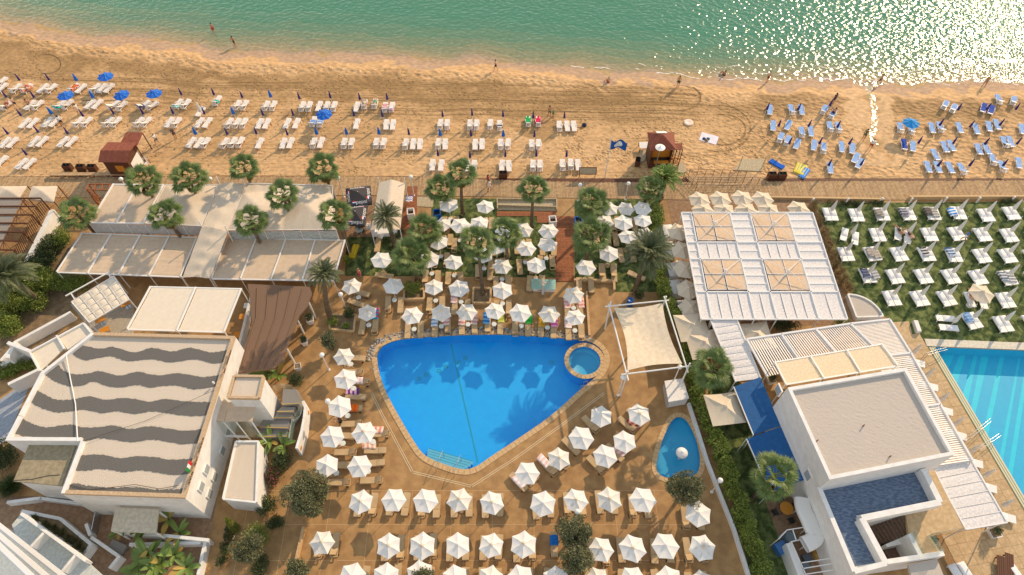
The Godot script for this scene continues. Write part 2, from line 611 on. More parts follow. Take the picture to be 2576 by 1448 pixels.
func terrain() -> void:
	n1.seed = 5
	n1.frequency = 0.05
	n1.fractal_octaves = 4
	shore_z(0.0)
	var tx := sand_textures()
	var sm := plain_mat("sand", Color(1, 1, 1), 0.85)
	sm.albedo_texture = tx[0]
	sm.heightmap_enabled = true
	sm.heightmap_texture = tx[1]
	sm.heightmap_scale = 25.5
	var b := MB.new()
	b.use_uv = true
	var nx := 560
	var nz := 176
	var x0 := -96.0
	var z0 := -98.0
	var dx := 192.0 / nx
	var dz := (-53.0 - z0) / nz
	var hs := PackedFloat32Array()
	for j in nz + 1:
		for i in nx + 1:
			hs.append(sand_height(x0 + i * dx, z0 + j * dz))
	for j in nz + 1:
		for i in nx + 1:
			var hx := hs[j * (nx + 1) + mini(i + 1, nx)] - hs[j * (nx + 1) + maxi(i - 1, 0)]
			var hz := hs[mini(j + 1, nz) * (nx + 1) + i] - hs[maxi(j - 1, 0) * (nx + 1) + i]
			var p := Vector3(x0 + i * dx, hs[j * (nx + 1) + i], z0 + j * dz)
			b.add(p, Vector3(-hx / (2 * dx), 1, -hz / (2 * dz)).normalized(), Vector2((p.x - SX0) / (SX1 - SX0), (p.z - SZ0) / (SZ1 - SZ0)))
	for j in nz:
		for i in nx:
			var p := j * (nx + 1) + i
			var q := p + nx + 1
			b.idx.append_array(PackedInt32Array([p, p + 1, q + 1, p, q + 1, q]))
	struct("beach", b, sm)
	b = MB.new()
	b.quad(Vector3(-900, -3.2, -98.0), Vector3(900, -3.2, -98.0), Vector3(900, -3.2, -1300), Vector3(-900, -3.2, -1300), Vector3.UP)
	struct("sea_bed", b, rich_mat("sea_bed", hexc("b49a70"), hexc("8d8a60"), 14.0, 0.9))
	for s in [-1.0, 1.0]:
		b = MB.new()
		b.quad(Vector3(96 * s, -0.18, -53), Vector3(600 * s, -0.18, -53), Vector3(600 * s, -0.18, -72), Vector3(96 * s, -0.18, -72), Vector3.UP)
		b.quad(Vector3(96 * s, -0.18, -72), Vector3(600 * s, -0.18, -72), Vector3(600 * s, -3.2, -98), Vector3(96 * s, -3.2, -98), Vector3.UP)
		struct("beach", b, rich_mat("far_sand%d" % int(s), hexc("c89c62"), hexc("dcb27a"), 6.0, 0.9))
	# water: the rippled surface, and below it sheets of green murk that thicken the colour with depth
	b = MB.new()
	var w1 := FastNoiseLite.new()
	w1.seed = 31
	w1.frequency = 0.28
	w1.fractal_octaves = 3
	w1.fractal_gain = 0.55
	nx = 480
	nz = 170
	x0 = -96.0
	z0 = -124.0
	dx = 192.0 / nx
	dz = (-66.0 - z0) / nz
	hs = PackedFloat32Array()
	for j in nz + 1:
		for i in nx + 1:
			var p := Vector2(x0 + i * dx, z0 + j * dz)
			var deep := smoothstep(0.0, 7.0, shore_z(p.x) - p.y)
			hs.append(w1.get_noise_2d(p.x * 0.55 + p.y * 0.2, p.y * 1.15 - p.x * 0.25) * (0.012 + 0.04 * deep))
	for j in nz + 1:
		for i in nx + 1:
			var hx := hs[j * (nx + 1) + mini(i + 1, nx)] - hs[j * (nx + 1) + maxi(i - 1, 0)]
			var hz := hs[mini(j + 1, nz) * (nx + 1) + i] - hs[maxi(j - 1, 0) * (nx + 1) + i]
			b.add(Vector3(x0 + i * dx, SEA + hs[j * (nx + 1) + i], z0 + j * dz), Vector3(-hx / (2 * dx), 1, -hz / (2 * dz)).normalized())
	for j in nz:
		for i in nx:
			var p := j * (nx + 1) + i
			var q := p + nx + 1
			b.idx.append_array(PackedInt32Array([p, p + 1, q + 1, p, q + 1, q]))
	for s in [-1.0, 1.0]:
		b.quad(Vector3(96 * s, SEA, -66), Vector3(900 * s, SEA, -66), Vector3(900 * s, SEA, -124), Vector3(96 * s, SEA, -124), Vector3.UP)
	b.quad(Vector3(-900, SEA, -124), Vector3(900, SEA, -124), Vector3(900, SEA, -1300), Vector3(-900, SEA, -1300), Vector3.UP)
	var wm := glass_mat("sea_water", Color(0.30, 0.60, 0.46), 0.08, 0.18)
	wm.normal_enabled = true
	var nf: Image = noise_of("wave", 40).duplicate()
	nf.convert(Image.FORMAT_RGBA8)
	nf.bump_map_to_normal_map(6.0)
	wm.normal_texture = ImageTexture.create_from_image(nf)
	wm.normal_scale = 0.46
	wm.uv1_triplanar = true
	wm.uv1_world_triplanar = true
	wm.uv1_scale = Vector3(1, 1, 1.4) / 31.0
	struct("sea", b, wm)
	var k := 0
	for lay in [[0.10, 0.06], [0.22, 0.10], [0.40, 0.16], [0.62, 0.24], [0.95, 0.36], [1.3, 0.55]]:
		k += 1
		b = MB.new()
		b.quad(Vector3(-900, SEA - lay[0], -66), Vector3(900, SEA - lay[0], -66), Vector3(900, SEA - lay[0], -1300), Vector3(-900, SEA - lay[0], -1300), Vector3.UP)
		struct("sea_water", b, glass_mat("murk%d" % k, Color(0.45, 0.75, 0.62), lay[1], 0.25, 0.0))
	# broken foam along the waterline
	for line in [[0.0, 0.08, 6.0, 90.0, 0.10], [-1.3, 0.06, 14.0, 80.0, 0.24], [-2.6, 0.05, 26.0, 84.0, 0.26]]:
		b = MB.new()
		var x: float = line[2]
		while x < line[3]:
			var g := n1.get_noise_2d(x * 6.0, line[0] * 50.0)
			if g > line[4] - 0.14 * smoothstep(10.0, 40.0, x):
				var w: float = line[1] * (0.5 + 1.6 * absf(n1.get_noise_2d(x * 25.0, 7.0)))
				var fa: float = shore_z(x) + line[0] + 0.9 * n1.get_noise_2d(x * 5.0, 3.0 + line[0])
				var fb: float = shore_z(x + 0.14) + line[0] + 0.9 * n1.get_noise_2d((x + 0.14) * 5.0, 3.0 + line[0])
				var fy := maxf(sand_height(x, fa), SEA) + 0.03
				b.quad(Vector3(x, fy, fa - w), Vector3(x + 0.14, fy, fb - w), Vector3(x + 0.14, fy, fb + w), Vector3(x, fy, fa + w), Vector3.UP)
			x += 0.14
		struct("sea_foam", b, plain_mat("foam%d" % int(line[0] * -10), hexc("efe9df"), 0.7))

# ---------------------------------------------------------------- ground, pools, boardwalk, lawns
var holes := []          # rectangles (x0, z0, x1, z1) cut from the paving

func rect_edge(o: Vector2, d: Vector2, r: Rect2) -> Vector2:
	var t := 1e9
	if d.x > 1e-6:
		t = minf(t, (r.end.x - o.x) / d.x)
	elif d.x < -1e-6:
		t = minf(t, (r.position.x - o.x) / d.x)
	if d.y > 1e-6:
		t = minf(t, (r.end.y - o.y) / d.y)
	elif d.y < -1e-6:
		t = minf(t, (r.position.y - o.y) / d.y)
	return o + d * t

func resample(pl: PackedVector2Array, step: float) -> PackedVector2Array:
	var total := 0.0
	for i in pl.size():
		total += pl[i].distance_to(pl[(i + 1) % pl.size()])
	var cnt := int(total / step)
	var st := total / cnt
	var out := PackedVector2Array()
	var left := 0.0
	for i in pl.size():
		var a := pl[i]
		var b := pl[(i + 1) % pl.size()]
		var l := a.distance_to(b)
		var s := left
		while s < l - 1e-5:
			out.append(a.lerp(b, s / l))
			s += st
		left = s - l
	if out.size() > cnt:
		out.resize(cnt)
	return out

func smooth_poly(pl: PackedVector2Array, times := 2) -> PackedVector2Array:
	for t in times:
		var o := PackedVector2Array()
		for i in pl.size():
			var a := pl[i]
			var b := pl[(i + 1) % pl.size()]
			o.append(a.lerp(b, 0.25))
			o.append(a.lerp(b, 0.75))
		pl = o
	return pl

func grown(pl: PackedVector2Array, w: float) -> PackedVector2Array:
	var out := PackedVector2Array()
	var n := pl.size()
	var cw := Geometry2D.is_polygon_clockwise(pl)
	for i in n:
		var t := (pl[(i + 1) % n] - pl[(i + n - 1) % n]).normalized()
		out.append(pl[i] + Vector2(t.y, -t.x) * (-w if cw else w))
	return out

func v3(p: Vector2, y: float) -> Vector3:
	return Vector3(p.x, y, p.y)

# a basin sunk in the paving; returns the thing so that callers add steps, rails ...
func basin(called: String, label: String, pl: PackedVector2Array, depth: float, rim: float, floor_mat: Material, wall_mat: Material, stone_mat: Material, water_mat: Material, step := 0.45) -> Node3D:
	pl = resample(pl, step)
	var n := pl.size()
	var o := thing(called, label, "pool", Vector3.ZERO)
	var b := MB.new()
	b.sheet(pl, -depth)
	part("floor", b, floor_mat, o)
	b = MB.new()
	var cen := Vector2.ZERO
	for p in pl:
		cen += p / n
	for i in n:
		var a := pl[i]
		var c := pl[(i + 1) % n]
		b.quad(v3(a, -depth), v3(c, -depth), v3(c, -0.05), v3(a, -0.05), v3(cen - a, 0))
	part("wall", b, wall_mat, o)
	if rim > 0:
		var ou := grown(pl, rim)
		for i in n:
			var j := (i + 1) % n
			b = MB.new()
			var g := 0.012
			var q := PackedVector2Array([pl[i].lerp(pl[j], g / step), pl[j].lerp(pl[i], g / step), ou[j].lerp(ou[i], g / step), ou[i].lerp(ou[j], g / step)])
			b.prism(q, -0.10, 0.035 + 0.004 * (i % 3))
			part("coping_stone", b, stone_mat, o)
		b = MB.new()
		for i in n:
			var j := (i + 1) % n
			b.quad(v3(pl[i], 0.012), v3(pl[j], 0.012), v3(ou[j], 0.012), v3(ou[i], 0.012), Vector3.UP)
		part("joint_bed", b, mats["joint"], o)
		pl = ou
	# paving from the rim out to a rectangle
	var r := Rect2(pl[0], Vector2.ZERO)
	for p in pl:
		r = r.expand(p)
	r = r.grow(0.6)
	holes.append(r)
	b = MB.new()
	for i in n:
		var j := (i + 1) % n
		var a := rect_edge(cen, pl[i] - cen, r)
		var c := rect_edge(cen, pl[j] - cen, r)
		b.quad(v3(pl[i], 0), v3(pl[j], 0), v3(c, 0), v3(a, 0), Vector3.UP)
		if absf(a.x - c.x) > 1e-4 and absf(a.y - c.y) > 1e-4:
			var k := Vector2(a.x if is_equal_approx(a.x, r.position.x) or is_equal_approx(a.x, r.end.x) else c.x, a.y if is_equal_approx(a.y, r.position.y) or is_equal_approx(a.y, r.end.y) else c.y)
			b.face(v3(a, 0), v3(c, 0), v3(k, 0), Vector3.UP)
	struct("pool_terrace", b, mats["paving"])
	b = MB.new()
	b.sheet(grown(pl, -rim + 0.02), -0.10)
	part("water", b, water_mat, o)
	return o

func ripple_water(key: String, col: Color, alpha: float) -> StandardMaterial3D:
	var m := glass_mat(key, col, alpha, 0.03, 0.28)
	m.normal_enabled = true
	var nf: Image = noise_of("cloud", 41).duplicate()
	nf.convert(Image.FORMAT_RGBA8)
	nf.bump_map_to_normal_map(2.0)
	m.normal_texture = ImageTexture.create_from_image(nf)
	m.normal_scale = 0.12
	m.uv1_triplanar = true
	m.uv1_world_triplanar = true
	m.uv1_scale = Vector3.ONE / 6.0
	return m

func handrail(parent: Node3D, a: Vector3, b: Vector3, up: float, y0: float, y1: float, called := "handrail") -> void:
	var m := MB.new()
	var p := a + Vector3(0, up, 0)
	var q := b + Vector3(0, up - 0.15, 0)
	m.path([a + Vector3(0, y0, 0), p, p.lerp(q, 0.5) + Vector3(0, 0.08, 0), q, b + Vector3(0, y1, 0)], 0.025, 8)
	part(called, m, mats["steel"], parent)

func pools() -> void:
	rich_mat("joint", hexc("8c6d48"), hexc("a08058"), 1.0, 0.9)
	rich_mat("pool_blue", hexc("00a2ea"), hexc("02aaf0"), 7.0, 0.5, 0.0, "cloud", 15, 1.2)
	rich_mat("pool_wall", hexc("0a94e0"), hexc("18a0e8"), 2.0, 0.5, 0.0, "cloud", 16)
	rich_mat("mosaic", hexc("3fa0c8"), hexc("8fd0dc"), 0.9, 0.5, 0.0, "cell", 17, 2.0)
	rich_mat("kid_blue", hexc("1496c8"), hexc("2aacd8"), 0.8, 0.5, 0.0, "grain", 18, 1.5)
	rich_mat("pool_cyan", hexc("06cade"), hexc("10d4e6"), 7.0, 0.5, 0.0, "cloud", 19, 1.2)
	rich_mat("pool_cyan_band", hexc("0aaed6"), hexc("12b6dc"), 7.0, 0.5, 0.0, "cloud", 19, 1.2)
	plain_mat("lane_green", hexc("1f8f7c"), 0.5)
	plain_mat("pale_line", hexc("d9c7a4"), 0.7)
	ripple_water("pool_water", Color(0.05, 0.6, 0.85), 0.04)
	# the big rounded triangular pool, joined to a round whirlpool
	var raw := [948, 905, 951, 886, 964, 871, 986, 861, 1012, 855, 1060, 850, 1150, 845, 1250, 843, 1350, 847, 1440, 855, 1470, 858, 1500, 868, 1519, 890, 1522, 915, 1505, 945, 1478, 968, 1457, 984, 1412, 1026, 1368, 1062, 1288, 1116, 1234, 1151, 1203, 1174, 1178, 1184, 1150, 1181, 1120, 1171, 1085, 1158, 1062, 1143, 1045, 1118, 1021, 1080, 990, 1025, 972, 990, 955, 945]
	var pl := smooth_poly(flat2(ats("V", raw, -0.1)), 1)
	var o := basin("swimming_pool", "large rounded triangular swimming pool with bright blue water and tan stone edge", pl, 1.5, 0.5, mats["pool_blue"], mats["pool_wall"], mats["coping"], mats["pool_water"])
	# lane line and little square marks on the floor, seen through the water
	var b := MB.new()
	var l0 := at("C2", 1105, 140, -1.5)
	var l1 := at("C2", 1258, 815, -1.5)
	for i in 60:
		b.bar(l0.lerp(l1, i / 60.0) + Vector3(0, 0.012, 0), l0.lerp(l1, (i + 0.62) / 60.0) + Vector3(0, 0.012, 0), 0.10, 0.02)
	part("lane_line", b, mats["lane_green"], o)
	for q in [[925, 335], [963, 313], [1037, 290], [1076, 267], [1150, 243], [1187, 218], [1675, 243]]:
		b = MB.new()
		var p := at("C2", q[0], q[1], -1.5) + Vector3(0, 0.012, 0)
		for s in [-1, 1]:
			b.box(p + Vector3(0.14 * s, 0, 0), Vector3(0.05, 0.02, 0.33))
			b.box(p + Vector3(0, 0, 0.14 * s), Vector3(0.23, 0.02, 0.05))
		part("floor_mark", b, mats["lane_green"], o)
	# entry steps of pale mosaic in the lower corner
	var e0 := at("C2", 962, 785, -0.3)
	var e1 := at("C2", 1190, 852, -0.3)
	var along := (e1 - e0).normalized()
	var inw := Vector3(along.z, 0, -along.x)
	for s in 4:
		b = MB.new()
		var top := -0.28 - 0.27 * s
		var c := (e0 + e1) * 0.5 + inw * (0.32 * s + 0.05)
		b.box(Vector3(c.x, (top - 1.5) * 0.5, c.z), Vector3(e0.distance_to(e1) - 0.2 + 0.25 * s, 1.5 + top, 0.32), Basis(along, Vector3.UP, along.cross(Vector3.UP)))
		part("step", b, mats["mosaic"], o)
		b = MB.new()
		b.box(Vector3(c.x, top + 0.006, c.z) + inw * 0.15, Vector3(e0.distance_to(e1) - 0.3 + 0.25 * s, 0.012, 0.03), Basis(along, Vector3.UP, along.cross(Vector3.UP)))
		part("step_edge", b, mats["lane_green"], o)
	for q in [[1022, 862, 1065, 770], [1125, 888, 1162, 795]]:
		handrail(o, at("C2", q[0], q[1]), at("C2", q[2], q[3], -0.5) + Vector3(0, 0.5, 0), 0.85, 0.0, -1.2)
	for q in [[650, 288, 668, 270, 700, 318, 690, 270], [1876, 372, 1868, 395, 1855, 372, 1840, 395]]:
		handrail(o, at("C2", q[0], q[1]), at("C2", q[4], q[5]), 0.8, 0.0, -0.9, "ladder_rail")
		handrail(o, at("C2", q[2], q[3]), at("C2", q[6], q[7]), 0.8, 0.0, -0.9, "ladder_rail")
	for q in [[765, 250], [1008, 117], [1287, 102], [1366, 388], [818, 405], [912, 535], [1272, 550], [1175, 405], [1116, 653], [1008, 672], [1180, 762]]:
		b = MB.new()
		b.lathe(at("C2", q[0], q[1], -1.49), [Vector2(0, 0.02), Vector2(0.04, 0.02), Vector2(0.05, 0.0)], 10)
		part("drain_cap", b, mats["pool_cyan"], o)
	# whirlpool ring
	var wc := at("C3", 412, 232, 0.05)
	var w := thing("whirlpool", "round whirlpool tub with tan rim set in the corner of the large pool", "whirlpool", Vector3(wc.x, 0, wc.z))
	var rr := 1.86
	b = MB.new()
	b.lathe(Vector3.ZERO, [Vector2(rr, -1.5), Vector2(rr, 0.0), Vector2(rr - 0.3, 0.0), Vector2(rr - 0.3, -0.9)], 48)
	part("shell", b, mats["pool_wall"], w)
	for i in 28:
		b = MB.new()
		var a0 := TAU * i / 28 + 0.008
		var a1 := TAU * (i + 1) / 28 - 0.008
		var q := PackedVector2Array()
		for a in [a0, (a0 + a1) * 0.5, a1]:
			q.append(Vector2(cos(a), sin(a)) * (rr + 0.06))
		for a in [a1, (a0 + a1) * 0.5, a0]:
			q.append(Vector2(cos(a), sin(a)) * (rr - 0.36))
		b.prism(q, 0.0, 0.08)
		part("rim_stone", b, mats["coping"], w)
	b = MB.new()
	b.lathe(Vector3.ZERO, [Vector2(rr - 0.3, -0.42), Vector2(rr - 0.62, -0.42), Vector2(rr - 0.62, -0.88), Vector2(0, -0.88)], 40)
	part("bench", b, rich_mat("tub_blue", hexc("1aa0d2"), hexc("3ab4dc"), 0.9, 0.5, 0.0, "grain", 18, 1.5), w)
	b = MB.new()
	b.lathe(Vector3.ZERO, [Vector2(rr - 0.31, -0.06), Vector2(0, -0.06)], 40)
	part("water", b, mats["pool_water"], w)
	# paddling pool
	raw = [940, 552, 915, 565, 890, 600, 862, 660, 838, 730, 820, 810, 817, 850, 830, 880, 865, 898, 930, 905, 1000, 900, 1045, 880, 1063, 845, 1066, 780, 1050, 700, 1022, 630, 995, 580, 968, 556]
	pl = smooth_poly(flat2(ats("C3", raw, -0.1)), 1)
	o = basin("paddling_pool", "small teardrop paddling pool with a white mushroom fountain", pl, 0.5, 0.42, mats["kid_blue"], mats["kid_blue"], mats["coping"], mats["pool_water"], 0.4)
	var mc := at("C3", 945, 790, -0.5)
	b = MB.new()
	b.tube(mc, mc + Vector3(0, 1.5, 0), 0.09, 0.07, 10)
	part("fountain_stem", b, mats["white_paint"], o)
	b = MB.new()
	b.lathe(mc + Vector3(0, 1.35, 0), [Vector2(0.05, 0.02), Vector2(0.52, 0.0), Vector2(0.50, 0.12), Vector2(0.40, 0.26), Vector2(0.22, 0.36), Vector2(0.09, 0.39), Vector2(0.09, 0.44), Vector2(0, 0.44)], 24)
	part("fountain_cap", b, mats["white_paint"], o)
	# the neighbour's lap pool, cut by the right edge of the picture
	var A := at("V", 2352, 875, -0.1)
	var B := at("V", 2576, 1252, -0.1)
	var C := at("V", 2576, 884, -0.1)
	var d1 := (B - A).normalized()
	var d2 := (C - A).normalized()
	pl = PackedVector2Array([Vector2(A.x, A.z), Vector2((A + d2 * 11.0).x, (A + d2 * 11.0).z), Vector2((A + d2 * 11.0 + d1 * 24.0).x, (A + d2 * 11.0 + d1 * 24.0).z), Vector2((A + d1 * 24.0).x, (A + d1 * 24.0).z)])
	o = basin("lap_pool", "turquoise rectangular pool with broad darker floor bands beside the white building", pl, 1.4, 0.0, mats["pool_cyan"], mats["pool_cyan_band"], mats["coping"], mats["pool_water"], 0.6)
	# floor bands of darker tile and the overflow grating along the near edge
	var f0 := at("C4", 1060, 250, -1.4)
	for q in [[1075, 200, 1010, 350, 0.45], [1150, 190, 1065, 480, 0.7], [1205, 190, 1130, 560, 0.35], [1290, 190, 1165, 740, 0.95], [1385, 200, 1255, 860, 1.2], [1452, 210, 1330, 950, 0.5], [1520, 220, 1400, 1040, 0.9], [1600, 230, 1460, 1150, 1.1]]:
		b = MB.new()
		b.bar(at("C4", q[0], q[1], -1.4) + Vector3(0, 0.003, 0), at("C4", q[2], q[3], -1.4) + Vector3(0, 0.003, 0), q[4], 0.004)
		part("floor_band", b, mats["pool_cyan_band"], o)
	for k in 3:
		b = MB.new()
		var off := d2 * (-0.18 - 0.22 * k)
		b.bar(A + off + Vector3(0, 0.11, 0), A + d1 * 24.0 + off + Vector3(0, 0.11, 0), 0.05, 0.02)
		part("overflow_strip", b, mats["lane_green"], o)
	b = MB.new()
	b.bar(A + d2 * -0.3 + Vector3(0, 0.105, 0), A + d1 * 24.0 + d2 * -0.3 + Vector3(0, 0.105, 0), 0.6, 0.012)
	part("overflow_edge", b, mats["pale_line"], o)
	b = MB.new()
	b.bar(A - d1 * 0.45 - d2 * 0.7 + Vector3(0, 0.13, 0), A - d1 * 0.45 + d2 * 11.0 + Vector3(0, 0.13, 0), 0.8, 0.1)
	part("end_kerb", b, rich_mat("pale_stone", hexc("c4bca8"), hexc("dbd5c6"), 2.0, 0.7), o)
	for q in [[875, 215, 930, 150, 990, 180], [1112, 682, 1185, 605, 1235, 580], [1165, 745, 1232, 680, 1285, 665]]:
		for s in [0.0, 0.55]:
			var base: Vector3 = at("C4", q[0], q[1]) + d1 * s * 0.4
			var tip: Vector3 = at("C4", q[4], q[5], -0.1) + d1 * s * 0.4
			handrail(o, base, tip, 0.9, 0.0, -0.7, "ladder_rail")
	# paving sheet of the whole resort, cut where the pools are
	var xs := [-700.0, 700.0]
	var zs := [-52.9, 500.0]
	for r in holes:
		xs.append_array([r.position.x, r.end.x])
		zs.append_array([r.position.y, r.end.y])
	xs.sort()
	zs.sort()
	b = MB.new()
	for i in xs.size() - 1:
		for j in zs.size() - 1:
			var m := Vector2((xs[i] + xs[i + 1]) * 0.5, (zs[j] + zs[j + 1]) * 0.5)
			var inside := false
			for r in holes:
				inside = inside or r.has_point(m)
			if not inside:
				b.quad(Vector3(xs[i], 0, zs[j]), Vector3(xs[i + 1], 0, zs[j]), Vector3(xs[i + 1], 0, zs[j + 1]), Vector3(xs[i], 0, zs[j + 1]), Vector3.UP)
	struct("ground", b, mats["paving"])
	# narrow drain lines round the big pool
	for side in [0.0, 0.16]:
		b = MB.new()
		var line := ats("C2", [660, 415, 720, 540, 890, 860, 1220, 940])
		line.append_array(ats("C3", [0, 793, 270, 600, 520, 413]))
		for i in line.size() - 1:
			var t: Vector3 = (line[i + 1] - line[i]).normalized()
			var s: Vector3 = Vector3(-t.z, 0, t.x) * side
			b.bar(line[i] + s + Vector3(0, 0.004, 0), line[i + 1] + s + Vector3(0, 0.004, 0), 0.045, 0.008)
		struct("drain_line", b, mats["pale_line"])
	# band of pebbles along the upper rim
	var stones := MultiMesh.new()
	stones.transform_format = MultiMesh.TRANSFORM_3D
	stones.use_colors = true
	b = MB.new()
	b.lathe(Vector3.ZERO, [Vector2(0.0, -0.3), Vector2(0.75, -0.15), Vector2(1, 0.25), Vector2(0.7, 0.6), Vector2(0, 0.75)], 6)
	stones.mesh = b.done()
	var top := ats("V", [930, 905, 934, 882, 948, 862, 975, 850, 1010, 843, 1060, 838, 1150, 833, 1250, 831, 1350, 835, 1430, 842, 1482, 852])
	var places := []
	for i in top.size() - 1:
		var l: float = top[i].distance_to(top[i + 1])
		for s in int(l * 26):
			var p: Vector3 = top[i].lerp(top[i + 1], rng.randf())
			p += Vector3(rng.randf_range(-0.34, 0.34), 0, rng.randf_range(-0.34, 0.34))
			places.append(p)
	stones.instance_count = places.size()
	for i in places.size():
		var s := rng.randf_range(0.05, 0.13)
		stones.set_instance_transform(i, Transform3D(Basis(Vector3.UP, rng.randf() * TAU).scaled(Vector3(s * rng.randf_range(0.8, 1.4), s * 0.8, s)), places[i] + Vector3(0, s * 0.25, 0)))
		var g := rng.randf_range(0.12, 0.5)
		stones.set_instance_color(i, Color(g, g * 0.95, g * 0.86))
	var pm := plain_mat("pebble", Color(1, 1, 1), 0.85)
	pm.vertex_color_use_as_albedo = true
	var mi := MultiMeshInstance3D.new()
	mi.name = "pebble_border"
	mi.multimesh = stones
	mi.material_override = pm
	add_child(mi)
	tag(mi, "band of grey and white pebbles along the upper pool edge", "pebbles")
	mi.set_meta("kind", "stuff")

func zone(called: String, pts: Array, y: float, m: Material) -> MeshInstance3D:
	var b := MB.new()
	b.prism(flat2(pts), -0.05, y, false)
	return struct(called, b, m)

func boardwalk() -> void:
	var up := ats("V", [-300, 446, 0, 446, 1050, 446, 1290, 455, 1500, 460, 2576, 455, 2900, 454])
	var lo := ats("V", [-300, 499, 0, 499, 870, 492, 1200, 495, 1800, 505, 2576, 503, 2900, 503])
	var zat := func(a: Array, x: float) -> float:
		for i in a.size() - 1:
			if x <= a[i + 1].x:
				return lerpf(a[i].z, a[i + 1].z, clampf((x - a[i].x) / (a[i + 1].x - a[i].x), 0, 1))
		return a[a.size() - 1].z
	var b := MB.new()
	b.use_c = true
	var x := -66.0
	while x < 66.0:
		var g := rng.randf_range(0.78, 1.08)
		b.tint = Color(g, g * rng.randf_range(0.96, 1.02), g * rng.randf_range(0.92, 1.0))
		var za: float = zat.call(up, x) + rng.randf_range(-0.05, 0.05)
		var zb: float = zat.call(lo, x)
		b.box(Vector3(x, 0.0, (za + zb) * 0.5), Vector3(0.15, 0.10 + rng.randf_range(0, 0.012), zb - za))
		x += 0.172
	mats["board"].vertex_color_use_as_albedo = true
	var bw := MeshInstance3D.new()
	bw.name = "boardwalk"
	add_child(bw)
	bw.set_meta("kind", "structure")
	var under := MB.new()
	under.box(Vector3(0, -0.14, -52.9), Vector3(134, 0.16, 3.2))
	bw.mesh = under.done()
	bw.set_surface_override_material(0, mats["brown_wood"])
	var pk := part("planks", b, mats["board"], bw)
	pk.set_meta("kind", "stuff")
	# low dark joist edge towards the sand
	b = MB.new()
	for i in up.size() - 1:
		b.bar(up[i] + Vector3(0, -0.1, -0.03), up[i + 1] + Vector3(0, -0.1, -0.03), 0.06, 0.3)
	part("edge_beam", b, mats["brown_wood"], bw)

func planks(called: String, label: String, pts: Array, across: bool, w: float, y: float, m: Material) -> void:
	var o := thing(called, label, "deck")
	var pl := flat2(pts)
	var r := Rect2(pl[0], Vector2.ZERO)
	for p in pl:
		r = r.expand(p)
	var b := MB.new()
	b.use_c = true
	var s := r.position.y if across else r.position.x
	var e := r.end.y if across else r.end.x
	while s < e:
		var strip := PackedVector2Array([Vector2(r.position.x - 1, s), Vector2(r.end.x + 1, s), Vector2(r.end.x + 1, s + w * 0.92), Vector2(r.position.x - 1, s + w * 0.92)])
		if not across:
			strip = PackedVector2Array([Vector2(s, r.position.y - 1), Vector2(s + w * 0.92, r.position.y - 1), Vector2(s + w * 0.92, r.end.y + 1), Vector2(s, r.end.y + 1)])
		for q in Geometry2D.intersect_polygons(pl, strip):
			var g := rng.randf_range(0.75, 1.1)
			b.tint = Color(g, g, g)
			b.prism(q, 0.0, y + rng.randf_range(0, 0.008), false)
		s += w
	var pk := part("planks", b, m, o)
	pk.set_meta("kind", "stuff")
	b = MB.new()
	b.prism(pl, -0.02, y - 0.02, false)
	part("bed", b, mats["brown_wood"], o)

